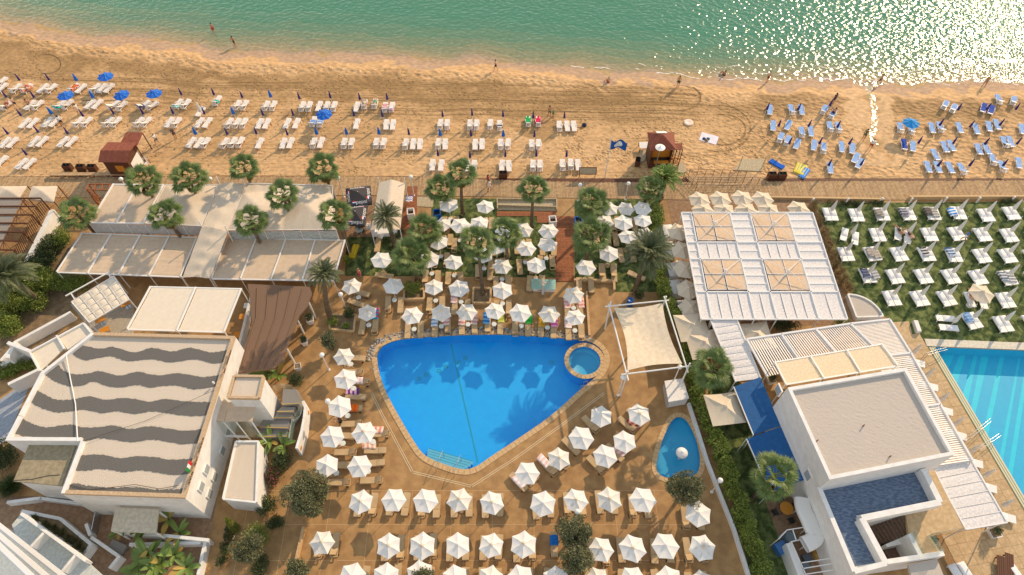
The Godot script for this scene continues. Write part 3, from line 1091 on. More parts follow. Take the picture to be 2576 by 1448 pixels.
func greens() -> void:
	mats["wood_deck"].vertex_color_use_as_albedo = true
	zone("lawn", ats("V", [871, 597, 1085, 597, 1085, 500, 1400, 500, 1397, 699, 868, 694]), 0.02, mats["lawn"])
	zone("lawn", ats("V", [1446, 502, 1660, 502, 1668, 735, 1546, 735, 1546, 708, 1446, 708]), 0.02, mats["lawn"])
	zone("lawn", ats("V", [2050, 512, 2900, 506, 2900, 862, 2305, 860, 2233, 800, 2140, 738]), 0.02, mats["lawn"])
	zone("lawn", ats("V", [1770, 930, 1850, 930, 1905, 1110, 1965, 1290, 2010, 1500, 1900, 1500]), 0.02, mats["lawn"])
	planks("timber_path", "reddish timber plank path crossing the palm lawn to the pool", ats("V", [1400, 545, 1444, 545, 1443, 709, 1397, 709]), true, 0.14, 0.06, mats["wood_deck"])
	planks("timber_landing", "reddish timber landing below the pale ramp at the lawn edge", ats("V", [1250, 533, 1399, 533, 1399, 562, 1352, 562, 1350, 545, 1250, 545]), true, 0.14, 0.06, mats["wood_deck"])
	planks("timber_strip", "narrow timber strip beside the white lounge tent", ats("V", [1025, 470, 1050, 470, 1048, 560, 1030, 600, 1005, 600]), true, 0.14, 0.06, mats["wood_deck"])
	var b := MB.new()
	b.prism(flat2(ats("V", [1046, 496, 1092, 496, 1088, 522, 1045, 520])), -0.02, 0.05)
	solo("concrete_pad", b, rich_mat("concrete", hexc("a8977a"), hexc("c2b292"), 2.0, 0.85), "plain concrete pad between the boardwalk and the timber strip", "pad")
	# pale ramp with side walls leading off the boardwalk
	var o := thing("concrete_ramp", "pale concrete ramp with side walls below the boardwalk", "ramp")
	b = MB.new()
	b.prism(flat2(ats("B3", [-115, 318, 345, 318, 345, 400, -115, 392])), -0.02, 0.10)
	part("slab", b, mats["concrete"], o)
	for q in [[-115, 316, 345, 318], [-115, 365, 345, 380], [345, 318, 347, 402], [-115, 318, -112, 395]]:
		b = MB.new()
		b.bar(at("B3", q[0], q[1]) + Vector3(0, 0.2, 0), at("B3", q[2], q[3]) + Vector3(0, 0.2, 0), 0.12, 0.4)
		part("side_wall", b, mats["concrete"], o)
	# saw-cut joints in the terrace
	var jb := MB.new()
	for i in 11:
		jb.bar(Vector3(-22.0 + 3.4 * i, 0.003, -18.5), Vector3(-22.0 + 3.4 * i, 0.003, -9.0), 0.035, 0.006)
	for z in [-18.4, -15.6, -12.8]:
		jb.bar(Vector3(-22.5, 0.0035, z), Vector3(14.5, 0.0035, z), 0.035, 0.006)
	struct("joint_line", jb, mats["coping"])
	# low stucco walls bounding the lawns
	for q in [["B3", [480, 945, 790, 950], 0.4, "low tan wall at the foot of the palm lawn"], ["B3", [790, 945, 792, 1022], 0.4, "short tan wall end turning toward the shade sail"], ["B3", [578, 1030, 600, 1370], 0.25, "low brown kerb between the loungers and the shade sail"], ["B4", [-60, 300, 900, 318], 0.35, "low kerb wall along the boardwalk above the dry grasses"], ["B4", [1085, 305, 1986, 302], 0.5, "long low wall between the boardwalk and sunbed lawn"], ["C2", [275, 1182, 225, 1405], 0.45, "short white wall bench on the terrace near the olive tree"]]:
		b = MB.new()
		var p := ats(q[0], q[1])
		b.bar(p[0] + Vector3(0, q[2] * 0.5, 0), p[1] + Vector3(0, q[2] * 0.5, 0), 0.22, q[2])
		solo("low_wall", b, mats["coping"], q[3], "wall")
	# deck beside the lap pool: square slabs with open joints
	var deck := MeshInstance3D.new()
	deck.name = "pool_deck"
	add_child(deck)
	deck.set_meta("kind", "structure")
	var A := at("V", 2352, 875)
	var d1 := (at("V", 2576, 1252) - A).normalized()
	var d2 := (at("V", 2576, 884) - A).normalized()
	var n2 := Vector3(d1.z, 0, -d1.x)
	if n2.dot(d2) > 0:
		n2 = -n2
	b = MB.new()
	b.prism(flat2([A + d2 * -0.6, A + d1 * 24 + d2 * -0.6, A + d1 * 24 + n2 * 9.5, A + n2 * 9.5 - d1 * 2.0, A - d1 * 2.0 + d2 * -0.6]), -0.05, 0.006, false)
	deck.mesh = b.done()
	rich_mat("slab_tan", hexc("b79b72"), hexc("cdb189"), 3.0, 0.8, 0.0, "cloud", 21)
	rich_mat("slab_tan2", hexc("b0946c"), hexc("c3a880"), 3.0, 0.8, 0.0, "cloud", 22)
	deck.set_surface_override_material(0, mats["joint"])
	var sz := 0.86
	b = MB.new()
	b.box(Vector3(0, 0.01, 0), Vector3(sz - 0.018, 0.03, sz - 0.018), Basis(d1, Vector3.UP, d1.cross(Vector3.UP)))
	var tile := b.done()
	for i in 26:
		for j in 9:
			var p := A + d1 * (sz * (i - 1.5)) + n2 * (1.1 + sz * j)
			part("paving_slab", tile, mats["slab_tan" if (i * 7 + j * 3) % 5 < 3 else "slab_tan2"], deck, p)

# ---------------------------------------------------------------- furniture prototypes
func proto(key: String) -> Node3D:
	var o := Node3D.new()
	protos[key] = o
	return o

func panel_mesh(R: float, sides: int, y_top: float, y_rim: float, scallop: float, sag: float, r0 := 0.0) -> ArrayMesh:
	var b := MB.new()
	var half := PI / sides
	b.grid(6, 6, func(u: float, w: float) -> Vector3:
		var A := Vector2(cos(-half), sin(-half))
		var B := Vector2(cos(half), sin(half))
		var rim := A.lerp(B, u) * (1.0 - scallop * sin(PI * u))
		var r := lerpf(r0, R, w)
		var y := lerpf(y_top, y_rim, w) - sag * sin(PI * w) * 1.0 - sag * 1.6 * sin(PI * u) * w
		return Vector3(rim.x * r, y, rim.y * r))
	return b.done()

func make_parasol(key: String, R: float, sides: int, y_top: float, y_rim: float, fab: Material, pole: Material, base_mat: Material, base_r: float, frill: Material, scallop := 0.05, spike := 0.0) -> void:
	var o := proto(key)
	var m := panel_mesh(R, sides, y_top, y_rim, scallop, 0.035 * R)
	for i in sides:
		var q := part("canopy_panel", m, fab, o)
		q.rotation.y = TAU * i / sides
	var b := MB.new()
	b.tube(Vector3.ZERO, Vector3(0, y_top + 0.04, 0), 0.028, 0.024, 8)
	part("pole", b, pole, o)
	b = MB.new()
	for i in sides:
		var a := TAU * (i + 0.5) / sides
		b.bar(Vector3(0, y_top - 0.05, 0), Vector3(cos(a) * R * 0.97, y_rim - 0.03, sin(a) * R * 0.97), 0.018, 0.018)
	part("ribs", b, pole, o)
	if frill:
		b = MB.new()
		b.lathe(Vector3(0, y_top, 0), [Vector2(0.17, -0.03), Vector2(0.12, 0.03), Vector2(0.03, 0.05), Vector2(0.03, 0.10), Vector2(0, 0.11)], 8)
		part("top_cap", b, frill, o)
	if base_r > 0:
		b = MB.new()
		b.lathe(Vector3.ZERO, [Vector2(base_r, 0), Vector2(base_r, 0.06), Vector2(base_r * 0.85, 0.09), Vector2(0.05, 0.10), Vector2(0.04, 0.32), Vector2(0, 0.32)], 16)
		part("base", b, base_mat, o)
	elif spike > 0:
		b = MB.new()
		b.tube(Vector3(0, -spike, 0), Vector3(0, 0.05, 0), 0.01, 0.03, 6)
		part("ground_spike", b, pole, o)

func make_closed(key: String, y0: float, y1: float, r: float, lobes: int, fab: Material, pole: Material) -> void:
	var o := proto(key)
	var b := MB.new()
	b.tube(Vector3(0, -0.15, 0), Vector3(0, y1 + 0.06, 0), 0.026, 0.022, 8)
	part("pole", b, pole, o)
	b = MB.new()
	b.grid(lobes * 4, 8, func(u: float, w: float) -> Vector3:
		var a := TAU * u
		var rr := r * (0.22 + 0.78 * pow(w, 0.75)) * (1.0 + 0.28 * cos(a * lobes) * (0.4 + 0.6 * w)) * (1.0 - 0.25 * smoothstep(0.86, 1.0, w))
		var y := lerpf(y1, y0, w) - 0.06 * cos(a * lobes) * w
		return Vector3(cos(a) * rr, y, sin(a) * rr), Vector3(1, 0, 0))
	part("folded_canopy", b, fab, o)
	b = MB.new()
	b.lathe(Vector3(0, lerpf(y1, y0, 0.55), 0), [Vector2(r * 0.80, -0.03), Vector2(r * 0.86, 0.0), Vector2(r * 0.80, 0.03)], 12)
	part("tie_strap", b, fab, o)

# sun lounger: head towards +z. back: angle of the raised back in degrees
func make_lounger(key: String, back: float, bed: Material, frame: Material, L: float, W: float, H: float, slots: bool, wheels: bool) -> void:
	var o := proto(key)
	var b := MB.new()
	for s in [-1.0, 1.0]:
		b.bar(Vector3(s * (W * 0.5 - 0.03), H - 0.06, -L * 0.5), Vector3(s * (W * 0.5 - 0.03), H - 0.06, L * 0.5), 0.06, 0.07)
	b.bar(Vector3(-W * 0.5, H - 0.06, -L * 0.5 + 0.03), Vector3(W * 0.5, H - 0.06, -L * 0.5 + 0.03), 0.06, 0.07)
	b.bar(Vector3(-W * 0.5, H - 0.06, L * 0.5 - 0.03), Vector3(W * 0.5, H - 0.06, L * 0.5 - 0.03), 0.06, 0.07)
	part("frame", b, frame, o)
	for sx in [-1.0, 1.0]:
		for sz in [-1.0, 1.0]:
			b = MB.new()
			var x: float = sx * (W * 0.5 - 0.04)
			b.bar(Vector3(x * 1.06, -0.04, sz * (L * 0.5 - 0.22)), Vector3(x, H - 0.05, sz * (L * 0.5 - 0.32)), 0.06, 0.09)
			part("leg", b, frame, o)
	var hz := L * 0.5 - 0.68
	b = MB.new()
	b.grid(4, 6, func(u: float, w: float) -> Vector3:
		var z := lerpf(-L * 0.5 + 0.02, hz, w)
		return Vector3((u - 0.5) * (W - 0.06), H + 0.015 + 0.025 * sin(w * 5.0) - 0.012 * sin(PI * u) + (0.05 * (1.0 - w) * (1.0 - w) if slots else 0.0), z))
	b.box(Vector3(0, H - 0.01, (hz - L * 0.5) * 0.5), Vector3(W - 0.08, 0.02, hz + L * 0.5 - 0.05))
	part("seat", b, bed, o)
	var c := cos(deg_to_rad(back))
	var s2 := sin(deg_to_rad(back))
	var B := Basis(Vector3(1, 0, 0), Vector3(0, c, -s2), Vector3(0, s2, c))
	var org := Vector3(0, H + 0.01, hz + 0.01)
	b = MB.new()
	var bl := 0.66
	if slots and back > 5:
		b.box(org + B * Vector3(0, 0.02, bl * 0.5), Vector3(W - 0.08, 0.02, bl), B)
	else:
		b.grid(3, 4, func(u: float, w: float) -> Vector3:
			return org + B * Vector3((u - 0.5) * (W - 0.06), 0.012 + 0.02 * sin(PI * w) - 0.01 * sin(PI * u), bl * w))
		b.box(org + B * Vector3(0, -0.01, bl * 0.5), Vector3(W - 0.08, 0.02, bl), B)
	var bk := part("backrest", b, bed, o)
	if slots:
		b = MB.new()
		b.bar(org + B * Vector3(-W * 0.5 + 0.02, 0.0, bl), org + B * Vector3(W * 0.5 - 0.02, 0.0, bl), 0.07, 0.09)
		part("head_rail", b, frame, bk)
		if back > 5:
			for q in [-1.0, 1.0]:
				b = MB.new()
				b.bar(Vector3(q * W * 0.36, H - 0.08, L * 0.5 - 0.05), org + B * Vector3(q * W * 0.36, -0.02, bl * 0.9), 0.05, 0.03)
				part("back_prop", b, frame, bk)
			for q in 3:
				b = MB.new()
				var t := 0.3 + 0.28 * q
				var p := Vector3(0, H - 0.05, L * 0.5 - 0.05).lerp(org + B * Vector3(0, -0.02, bl * 0.9), t)
				b.box(p, Vector3(W * 0.72, 0.045, 0.03))
				part("back_slat", b, frame, bk)
		for q in [-1.0, 1.0]:
			b = MB.new()
			b.path([Vector3(q * W * 0.5, H - 0.06, -0.35), Vector3(q * (W * 0.5 + 0.03), H + 0.10, -0.22), Vector3(q * (W * 0.5 + 0.03), H + 0.10, 0.12), Vector3(q * W * 0.5, H - 0.06, 0.25)], 0.03, 6)
			part("armrest", b, frame, o)
	if wheels:
		for q in [-1.0, 1.0]:
			b = MB.new()
			b.tube(Vector3(q * (W * 0.5 + 0.00), 0.09, L * 0.5 - 0.22), Vector3(q * (W * 0.5 + 0.05), 0.09, L * 0.5 - 0.22), 0.09, 0.09, 12)
			part("wheel", b, mats["black_plastic"], o)

func make_daybed(key: String, back: float, bed: Material) -> void:
	var o := proto(key)
	var L := 1.8
	var W := 0.68
	var H := 0.34
	var b := MB.new()
	b.box(Vector3(0, H - 0.05, 0), Vector3(W, 0.08, L))
	part("frame", b, mats["white_paint"], o)
	for sx in [-1.0, 1.0]:
		for sz in [-1.0, 1.0]:
			b = MB.new()
			b.box(Vector3(sx * (W * 0.5 - 0.05), (H - 0.09) * 0.5, sz * (L * 0.5 - 0.08)), Vector3(0.07, H - 0.09, 0.07))
			part("leg", b, mats["white_paint"], o)
	var hz := 0.24
	b = MB.new()
	var pillow := func(x0: float, x1: float, z0: float, z1: float, y: float, B: Basis, org: Vector3) -> void:
		b.grid(6, 6, func(u: float, w: float) -> Vector3:
			var e := minf(minf(u, 1 - u), minf(w, 1 - w))
			return org + B * Vector3(lerpf(x0, x1, u), y * smoothstep(-0.02, 0.14, e) + 0.004, lerpf(z0, z1, w)))
		b.box(org + B * Vector3((x0 + x1) * 0.5, -0.008, (z0 + z1) * 0.5), Vector3(x1 - x0 - 0.01, 0.022, z1 - z0 - 0.01), B)
	pillow.call(-W * 0.5 + 0.02, W * 0.5 - 0.02, -L * 0.5 + 0.02, hz, 0.10, Basis.IDENTITY, Vector3(0, H + 0.01, 0))
	part("mattress", b, bed, o)
	b = MB.new()
	var c := cos(deg_to_rad(back))
	var s := sin(deg_to_rad(back))
	pillow.call(-W * 0.5 + 0.02, W * 0.5 - 0.02, 0.0, L * 0.5 - hz - 0.02, 0.10, Basis(Vector3(1, 0, 0), Vector3(0, c, -s), Vector3(0, s, c)), Vector3(0, H + 0.01, hz + 0.015))
	var bk := part("backrest", b, bed, o)
	if back > 5:
		b = MB.new()
		for q in [-1.0, 1.0]:
			b.bar(Vector3(q * W * 0.4, H, L * 0.5 - 0.06), Vector3(q * W * 0.4, H + 0.01 + s * 0.6, hz + 0.02 + c * 0.6), 0.04, 0.03)
		part("back_prop", b, mats["white_paint"], bk)

func make_table(key: String, r: float, h: float, top: Material, leg: Material) -> void:
	var o := proto(key)
	var b := MB.new()
	b.lathe(Vector3(0, h, 0), [Vector2(r * 0.96, -0.035), Vector2(r, -0.015), Vector2(r * 0.97, 0.0), Vector2(0, 0.0)], 20)
	part("table_top", b, top, o)
	for i in 4:
		var a := TAU * (i + 0.5) / 4
		b = MB.new()
		b.tube(Vector3(cos(a) * r * 0.85, 0, sin(a) * r * 0.85), Vector3(cos(a) * r * 0.6, h - 0.03, sin(a) * r * 0.6), 0.018, 0.018, 6)
		part("leg", b, leg, o)

func make_chair(key: String, m: Material) -> void:
	var o := proto(key)
	var b := MB.new()
	b.box(Vector3(0, 0.43, 0), Vector3(0.46, 0.04, 0.44))
	part("seat", b, m, o)
	b = MB.new()
	b.grid(4, 4, func(u: float, w: float) -> Vector3: return Vector3((u - 0.5) * 0.44, 0.47 + 0.40 * w, 0.21 + 0.08 * w - 0.05 * sin(PI * u) + 0.03))
	part("backrest", b, m, o)
	for sx in [-1.0, 1.0]:
		for sz in [-1.0, 1.0]:
			b = MB.new()
			b.tube(Vector3(sx * 0.23, 0, sz * 0.22), Vector3(sx * 0.2, 0.42, sz * 0.19), 0.02, 0.02, 6)
			part("leg", b, m, o)
		b = MB.new()
		b.path([Vector3(sx * 0.24, 0.42, -0.18), Vector3(sx * 0.25, 0.64, -0.16), Vector3(sx * 0.24, 0.66, 0.24)], 0.02, 6)
		part("armrest", b, m, o)

# a towel laid over a lounger at (pos, turn): local z range, colour stripes
func towel(label: String, col: Color, col2: Color, pos: Vector3, turn: float, z0: float, z1: float, W: float, H: float, lift := 0.0, kind := "towel") -> void:
	var b := MB.new()
	b.use_c = true
	var ph := rng.randf() * 6.0
	for k in 6:
		b.tint = (col if k % 2 == 0 else col2).srgb_to_linear()
		b.grid(8, 3, func(u: float, w: float) -> Vector3:
			var x := (u - 0.5) * (W + 0.22)
			var e := maxf(absf(x) - W * 0.5, 0.0)
			var z := lerpf(z0, z1, (k + w) / 6.0)
			var y := H + 0.065 + 0.015 * sin(x * 13.0 + ph + z * 5.0) - e * 1.4 + lift * smoothstep(0.25, 0.95, z)
			return Vector3(clampf(x, -W * 0.5 - 0.045, W * 0.5 + 0.045), y, z + 0.03 * sin(x * 6.0 + ph)))
	solo(kind, b, mats["towel"], label, "towel", "", pos, turn)

func furniture() -> void:
	plain_mat("towel", Color(1, 1, 1), 0.95).vertex_color_use_as_albedo = true
	var canvas := rich_mat("white_canvas", hexc("e4e1da"), hexc("f1efe9"), 1.3, 0.9, 0.0, "cloud", 23, 1.3)
	canvas.backlight_enabled = true
	canvas.backlight = Color(0.4, 0.37, 0.33)
	var cream := rich_mat("cream_canvas", hexc("d9c8ad"), hexc("e6d8c0"), 1.3, 0.9, 0.0, "cloud", 24, 1.3)
	cream.backlight_enabled = true
	cream.backlight = Color(0.35, 0.3, 0.24)
	var blue := rich_mat("blue_canvas", hexc("0a5fc0"), hexc("1470d2"), 1.5, 0.8, 0.0, "cloud", 25)
	blue.backlight_enabled = true
	blue.backlight = Color(0.02, 0.1, 0.25)
	rich_mat("sky_canvas", hexc("1a86cc"), hexc("2796da"), 1.5, 0.8, 0.0, "cloud", 25)
	rich_mat("purple_canvas", hexc("2a1f66"), hexc("3a2c7c"), 0.8, 0.85, 0.0, "cloud", 26)
	rich_mat("sling", hexc("b79c72"), hexc("cab08a"), 0.7, 0.85, 0.0, "grain", 27, 1.2)
	rich_mat("pink_pad", hexc("e6dacd"), hexc("f0e8de"), 1.1, 0.85, 0.0, "cloud", 28)
	rich_mat("blue_pad", hexc("7fa6dd"), hexc("a3c0e8"), 0.9, 0.85, 0.0, "cloud", 29)
	rich_mat("navy_pad", hexc("1b3f9a"), hexc("2450b4"), 0.9, 0.85, 0.0, "cloud", 29)
	rich_mat("white_pad", hexc("e6e6e6"), hexc("f2f2f0"), 0.9, 0.9, 0.0, "cloud", 30)
	rich_mat("grey_pad", hexc("a9a39c"), hexc("bdb8b0"), 0.9, 0.9, 0.0, "cloud", 30)
	plain_mat("pole_wood", hexc("b08a5c"), 0.6)
	plain_mat("pole_white", hexc("e2e0dc"), 0.45)
	plain_mat("table_white", hexc("dfe6e2"), 0.4)
	make_parasol("parasol", 1.06, 6, 2.5, 2.16, canvas, mats["pole_wood"], mats["coping"], 0.30, cream)
	make_parasol("parasol_b", 1.04, 6, 2.46, 2.08, rich_mat("ivory_canvas", hexc("dcd7cc"), hexc("ece8df"), 1.1, 0.9, 0.0, "cloud", 61, 1.8), mats["pole_wood"], mats["coping"], 0.30, cream, 0.08)
	mats["ivory_canvas"].backlight_enabled = true
	mats["ivory_canvas"].backlight = Color(0.36, 0.33, 0.29)
	make_parasol("parasol_c", 1.08, 6, 2.5, 2.2, canvas, mats["pole_white"], mats["coping"], 0.30, canvas, 0.035)
	make_parasol("cream_parasol", 1.24, 6, 2.6, 2.2, cream, mats["pole_white"], mats["white_paint"], 0.30, cream)
	make_parasol("wide_parasol", 2.1, 4, 3.0, 2.5, cream, mats["pole_white"], mats["white_paint"], 0.4, cream, 0.03)
	make_parasol("beach_parasol", 1.02, 8, 2.2, 1.80, blue, mats["pole_white"], null, 0.0, null, 0.07, 0.4)
	make_parasol("beach_parasol_light", 1.02, 8, 2.2, 1.80, mats["sky_canvas"], mats["pole_white"], null, 0.0, null, 0.07, 0.4)
	make_closed("shut_purple", 1.15, 2.25, 0.13, 6, mats["purple_canvas"], mats["pole_white"])
	make_closed("shut_blue", 1.2, 2.25, 0.19, 6, blue, mats["pole_white"])
	make_closed("shut_white", 0.85, 2.35, 0.2, 6, canvas, mats["pole_white"])
	make_lounger("bed_flat", 0, mats["pink_pad"], mats["white_plastic"], 1.78, 0.62, 0.34, true, false)
	make_lounger("bed_up", 38, mats["pink_pad"], mats["white_plastic"], 1.78, 0.62, 0.34, true, false)
	make_lounger("blue_flat", 0, mats["blue_pad"], mats["white_plastic"], 1.8, 0.62, 0.34, true, false)
	make_lounger("blue_up", 30, mats["blue_pad"], mats["white_plastic"], 1.8, 0.62, 0.34, true, false)
	make_lounger("navy_flat", 0, mats["navy_pad"], mats["white_plastic"], 1.8, 0.62, 0.34, true, false)
	make_lounger("pool_bed", 4, mats["sling"], mats["sling"], 1.95, 0.60, 0.34, false, true)
	make_lounger("pool_bed_up", 32, mats["sling"], mats["sling"], 1.95, 0.60, 0.34, false, true)
	make_daybed("daybed", 0, mats["white_pad"])
	make_daybed("daybed_up", 30, mats["white_pad"])
	make_table("round_table", 0.25, 0.45, mats["table_white"], mats["white_plastic"])
	make_chair("chair_white", mats["white_plastic"])
	make_chair("chair_dark", mats["black_plastic"])

const ORD := ["first", "second", "third", "fourth", "fifth", "sixth", "seventh", "eighth", "ninth", "tenth", "eleventh", "twelfth", "thirteenth", "fourteenth", "fifteenth", "sixteenth", "seventeenth", "eighteenth", "nineteenth", "twentieth", "twenty-first", "twenty-second", "twenty-third", "twenty-fourth", "twenty-fifth", "twenty-sixth", "twenty-seventh", "twenty-eighth", "twenty-ninth", "thirtieth", "thirty-first", "thirty-second", "thirty-third", "thirty-fourth"]

# which row a pixel height falls in
func row_of(y: float, limits: Array) -> int:
	for i in limits.size():
		if y < limits[i]:
			return i
	return limits.size()

func bed_turn(x: float) -> float:
	return -deg_to_rad(lerpf(0.0, 19.0, smoothstep(-12.0, -52.0, x)) + rng.randf_range(-2.5, 2.5))

func beach_bed(t: String, x: float, y: float, kind: String, which: String) -> Array:
	var p := at(t, x, y, 0.25)
	p.y = sand_height(p.x, p.z) + 0.02
	var r := bed_turn(p.x)
	if t == "A1" and (absf(x - 880) < 60 or absf(x - 1150) < 60) and y > 800 and y < 830:
		r = -deg_to_rad(38)
	if kind == "f":
		copy("bed_flat", "sun_lounger", "flat white sun lounger, " + which, "sun lounger", p, r, "flat white loungers on the sand")
	else:
		copy("bed_up", "sun_lounger", "raised-back white sun lounger, " + which, "sun lounger", p, r, "white loungers with raised backs on the sand")
	return [p, r]

func beach_things() -> void:
	furniture()
	var rows := {
		"A1": [[12, 680, "f"], [10, 632, "r"], [120, 685, "r", 205, 685, "r"], [330, 685, "f", 395, 685, "r"], [570, 682, "r", 625, 685, "f"], [735, 683, "r", 787, 683, "f", 842, 683, "f"],
			[50, 815, "r"], [230, 815, "f", 290, 815, "r"], [465, 815, "r", 522, 810, "r"], [695, 808, "f", 752, 808, "f"], [878, 812, "r", 940, 822, "r"], [1115, 812, "r", 1178, 820, "r"], [1380, 806, "r", 1440, 806, "r"], [1682, 780, "r"], [1553, 865, "f"], [1838, 815, "r", 1893, 815, "r"],
			[190, 955, "f", 252, 955, "f"], [365, 948, "f", 424, 945, "f"], [605, 947, "r", 670, 947, "r"], [838, 947, "r", 897, 947, "r"], [1075, 947, "r", 1133, 947, "r"], [1310, 950, "f", 1368, 950, "r"], [1545, 952, "f", 1606, 952, "f"], [1773, 956, "r", 1834, 956, "r", 1888, 956, "r"],
			[35, 1106, "f", 94, 1106, "f"], [262, 1098, "f", 325, 1098, "f"], [487, 1100, "f", 552, 1100, "f"], [1480, 1106, "f", 1542, 1108, "f", 1592, 1108, "r"], [1740, 1111, "r", 1803, 1105, "r", 1860, 1104, "r"], [8, 1250, "f"], [165, 1270, "f", 226, 1270, "f"]],
		"A2": [[75, 820, "r", 131, 820, "r"], [358, 826, "r", 410, 826, "r"], [488, 824, "f", 548, 826, "r", 603, 826, "r"], [780, 829, "f"], [840, 808, "r"], [921, 804, "r"], [1000, 833, "r", 1053, 831, "r"],
			[25, 959, "f", 80, 959, "f"], [240, 957, "f", 312, 957, "f"], [443, 944, "r", 498, 946, "r"], [780, 961, "f"], [1010, 967, "f", 1061, 968, "f"], [1430, 966, "r", 1483, 966, "r"], [1660, 969, "r", 1711, 969, "r"], [1818, 966, "r"], [1890, 974, "r"],
			[26, 1111, "f"], [210, 1112, "f", 266, 1110, "f"], [445, 1109, "r", 502, 1107, "f"], [683, 1113, "r", 739, 1113, "r"], [932, 1114, "r", 988, 1113, "r"], [1160, 1118, "r", 1218, 1117, "f", 1271, 1118, "f"], [1414, 1117, "r", 1467, 1118, "f"], [1700, 1121, "f", 1753, 1118, "f"], [1898, 1121, "r", 1954, 1119, "r"],
			[1368, 1281, "f", 1436, 1283, "f"], [1692, 1286, "f"], [1640, 1286, "f"], [1908, 1286, "f", 1961, 1288, "f"]],
		"A3": [[126, 943, "r"], [203, 943, "r"], [368, 980, "r", 428, 979, "f", 481, 979, "f"], [154, 1126, "r", 207, 1123, "r"], [163, 1286, "r", 217, 1286, "r"], [392, 1281, "r", 456, 1276, "r", 513, 1281, "f"]]}
	var last := {}
	var sets := [[], [], [], [], []]
	for t in rows:
		for g in rows[t]:
			sets[row_of(g[1], [760, 890, 1035, 1200])].append([at(t, g[0], g[1]).x, t, g])
	for r in 5:
		sets[r].sort_custom(func(a: Array, b: Array) -> bool: return a[0] > b[0])
		for k in sets[r].size():
			var g: Array = sets[r][k][2]
			var t: String = sets[r][k][1]
			for i in range(0, g.size(), 3):
				last["%s %d %d" % [t, g[i], g[i + 1]]] = beach_bed(t, g[i], g[i + 1], g[i + 2], "%s of %s cluster from hip-roofed kiosk, %s row from sea" % [ORD[i / 3], ORD[k], ORD[r]])
	# towels left on the beds
	var tw := [["A1 465 815", "turquoise towel over a lounger back beside the open blue parasol", "20b0a8", "28c0b8", 0.2, 0.95, 0.3],
		["A1 1380 806", "pale aqua towel over a lounger back in the front row", "7fd0cc", "9adcd8", 0.3, 0.95, 0.3],
		["A1 1682 780", "teal towel bunched on the lone lounger nearest the sea", "1fa8a4", "2ab8b2", 0.0, 0.5, 0.1],
		["A1 570 682", "orange towel spread on a lounger by the blue parasol", "c85a28", "d87040", -0.6, 0.6, 0.2],
		["A1 205 685", "red and orange towel under a sunbather at the front row", "d07050", "e09070", -0.5, 0.9, 0.3],
		["A1 1115 812", "dark grey towel over a tilted lounger by the blue parasol", "4a4660", "5c5874", 0.1, 0.95, 0.35],
		["A2 443 944", "blue striped towel on a lounger in the shade patch, outer one", "2a78d0", "9cc4f0", -0.2, 0.6, 0.2],
		["A2 498 946", "blue and white towel on a lounger in the parasol's shade patch", "3a88dc", "c8dcf4", -0.3, 0.5, 0.2],
		["A2 1000 833", "red and white towel heap on a front lounger", "c02030", "f0e0e0", -0.5, 0.3, 0.0],
		["A2 1053 831", "lilac striped towel across a front lounger back", "c890c8", "e0b8dc", 0.4, 0.95, 0.35],
		["A2 1890 974", "dark patterned towel on a lounger back", "303848", "505a70", 0.0, 0.5, 0.1],
		["A2 921 804", "pale green towel under a sunbather in the front row", "60b088", "e8e0d0", -0.6, 0.4, 0.1],
		["A3 126 943", "bright green towel with white emblem covering a lounger", "109a50", "18a85c", -0.85, 0.5, 0.1],
		["A3 203 943", "crimson towel with pale emblem covering a lounger", "d01848", "e02858", -0.85, 0.5, 0.1]]
	for q in tw:
		towel(q[1], hexc(q[2]), hexc(q[3]), last[q[0]][0], last[q[0]][1], q[4], q[5], 0.66, 0.34, q[6])
	# blue-padded loungers round the stream, each turned its own way (lean of the far end in tile pixels)
	var A4 := [[18, 850, 0], [185, 848, -25, 1], [262, 850, -20], [440, 848, 40, 1], [505, 885, 45, 1], [42, 975, 5], [160, 970, 35], [264, 1025, -10, 1], [335, 1018, -12], [484, 983, -15, 1], [548, 988, -20, 1], [100, 1068, 30, 1], [153, 1092, 30, 1], [228, 1117, 32], [360, 1127, 12], [434, 1150, 5, 1], [575, 1140, -5], [657, 1152, 5], [485, 1303, -10], [685, 1225, 45], [717, 1268, 50],
		[1030, 990, -10, 1], [1117, 1003, -8, 1], [1275, 990, -25], [1340, 985, -35, 1], [1490, 990, -30], [1620, 1000, -30], [1720, 980, -20], [1782, 965, -30], [1380, 812, 45, 1], [1445, 838, 45, 1], [1795, 768, -30, 1], [1912, 778, 25, 1], [1680, 833, 22, 2], [1740, 848, 25, 2], [1060, 1120, -12, 2], [1128, 1135, 0], [1375, 1140, -40], [1425, 1130, -45], [1638, 1157, -35], [1700, 1155, -45], [1838, 1102, -40, 1], [1885, 1098, -35], [1300, 1200, -45], [1245, 1295, -30], [1320, 1297, -35], [1415, 1300, -40], [1508, 1310, -45, 1], [1748, 1240, -20, 1], [1820, 1292, -35, 1], [1950, 1265, -15], [1975, 1000, -20]]
	A4.sort_custom(func(a: Array, b: Array) -> bool: return absf(a[0] - 830) < absf(b[0] - 830))
	var seen_side := {}
	for q in A4:
		var p := at("A4", q[0], q[1], 0.25)
		var e := at("A4", q[0] + q[2] * 0.5, q[1] - 40, 0.25) - at("A4", q[0] - q[2] * 0.5, q[1] + 40, 0.25)
		p.y = sand_height(p.x, p.z) + 0.01
		var k: int = q[3] if q.size() > 3 else 0
		var side := "kiosk side" if q[0] < 900 else "far side"
		var keyname: String = ["blue_flat", "blue_up", "navy_flat"][k]
		var sid := side + keyname
		seen_side[sid] = seen_side.get(sid, -1) + 1
		var lb: String = ["flat pale blue lounger", "raised-back pale blue lounger", "deep blue covered lounger"][k] + ", %s such from stream, %s" % [ORD[seen_side[sid]], side]
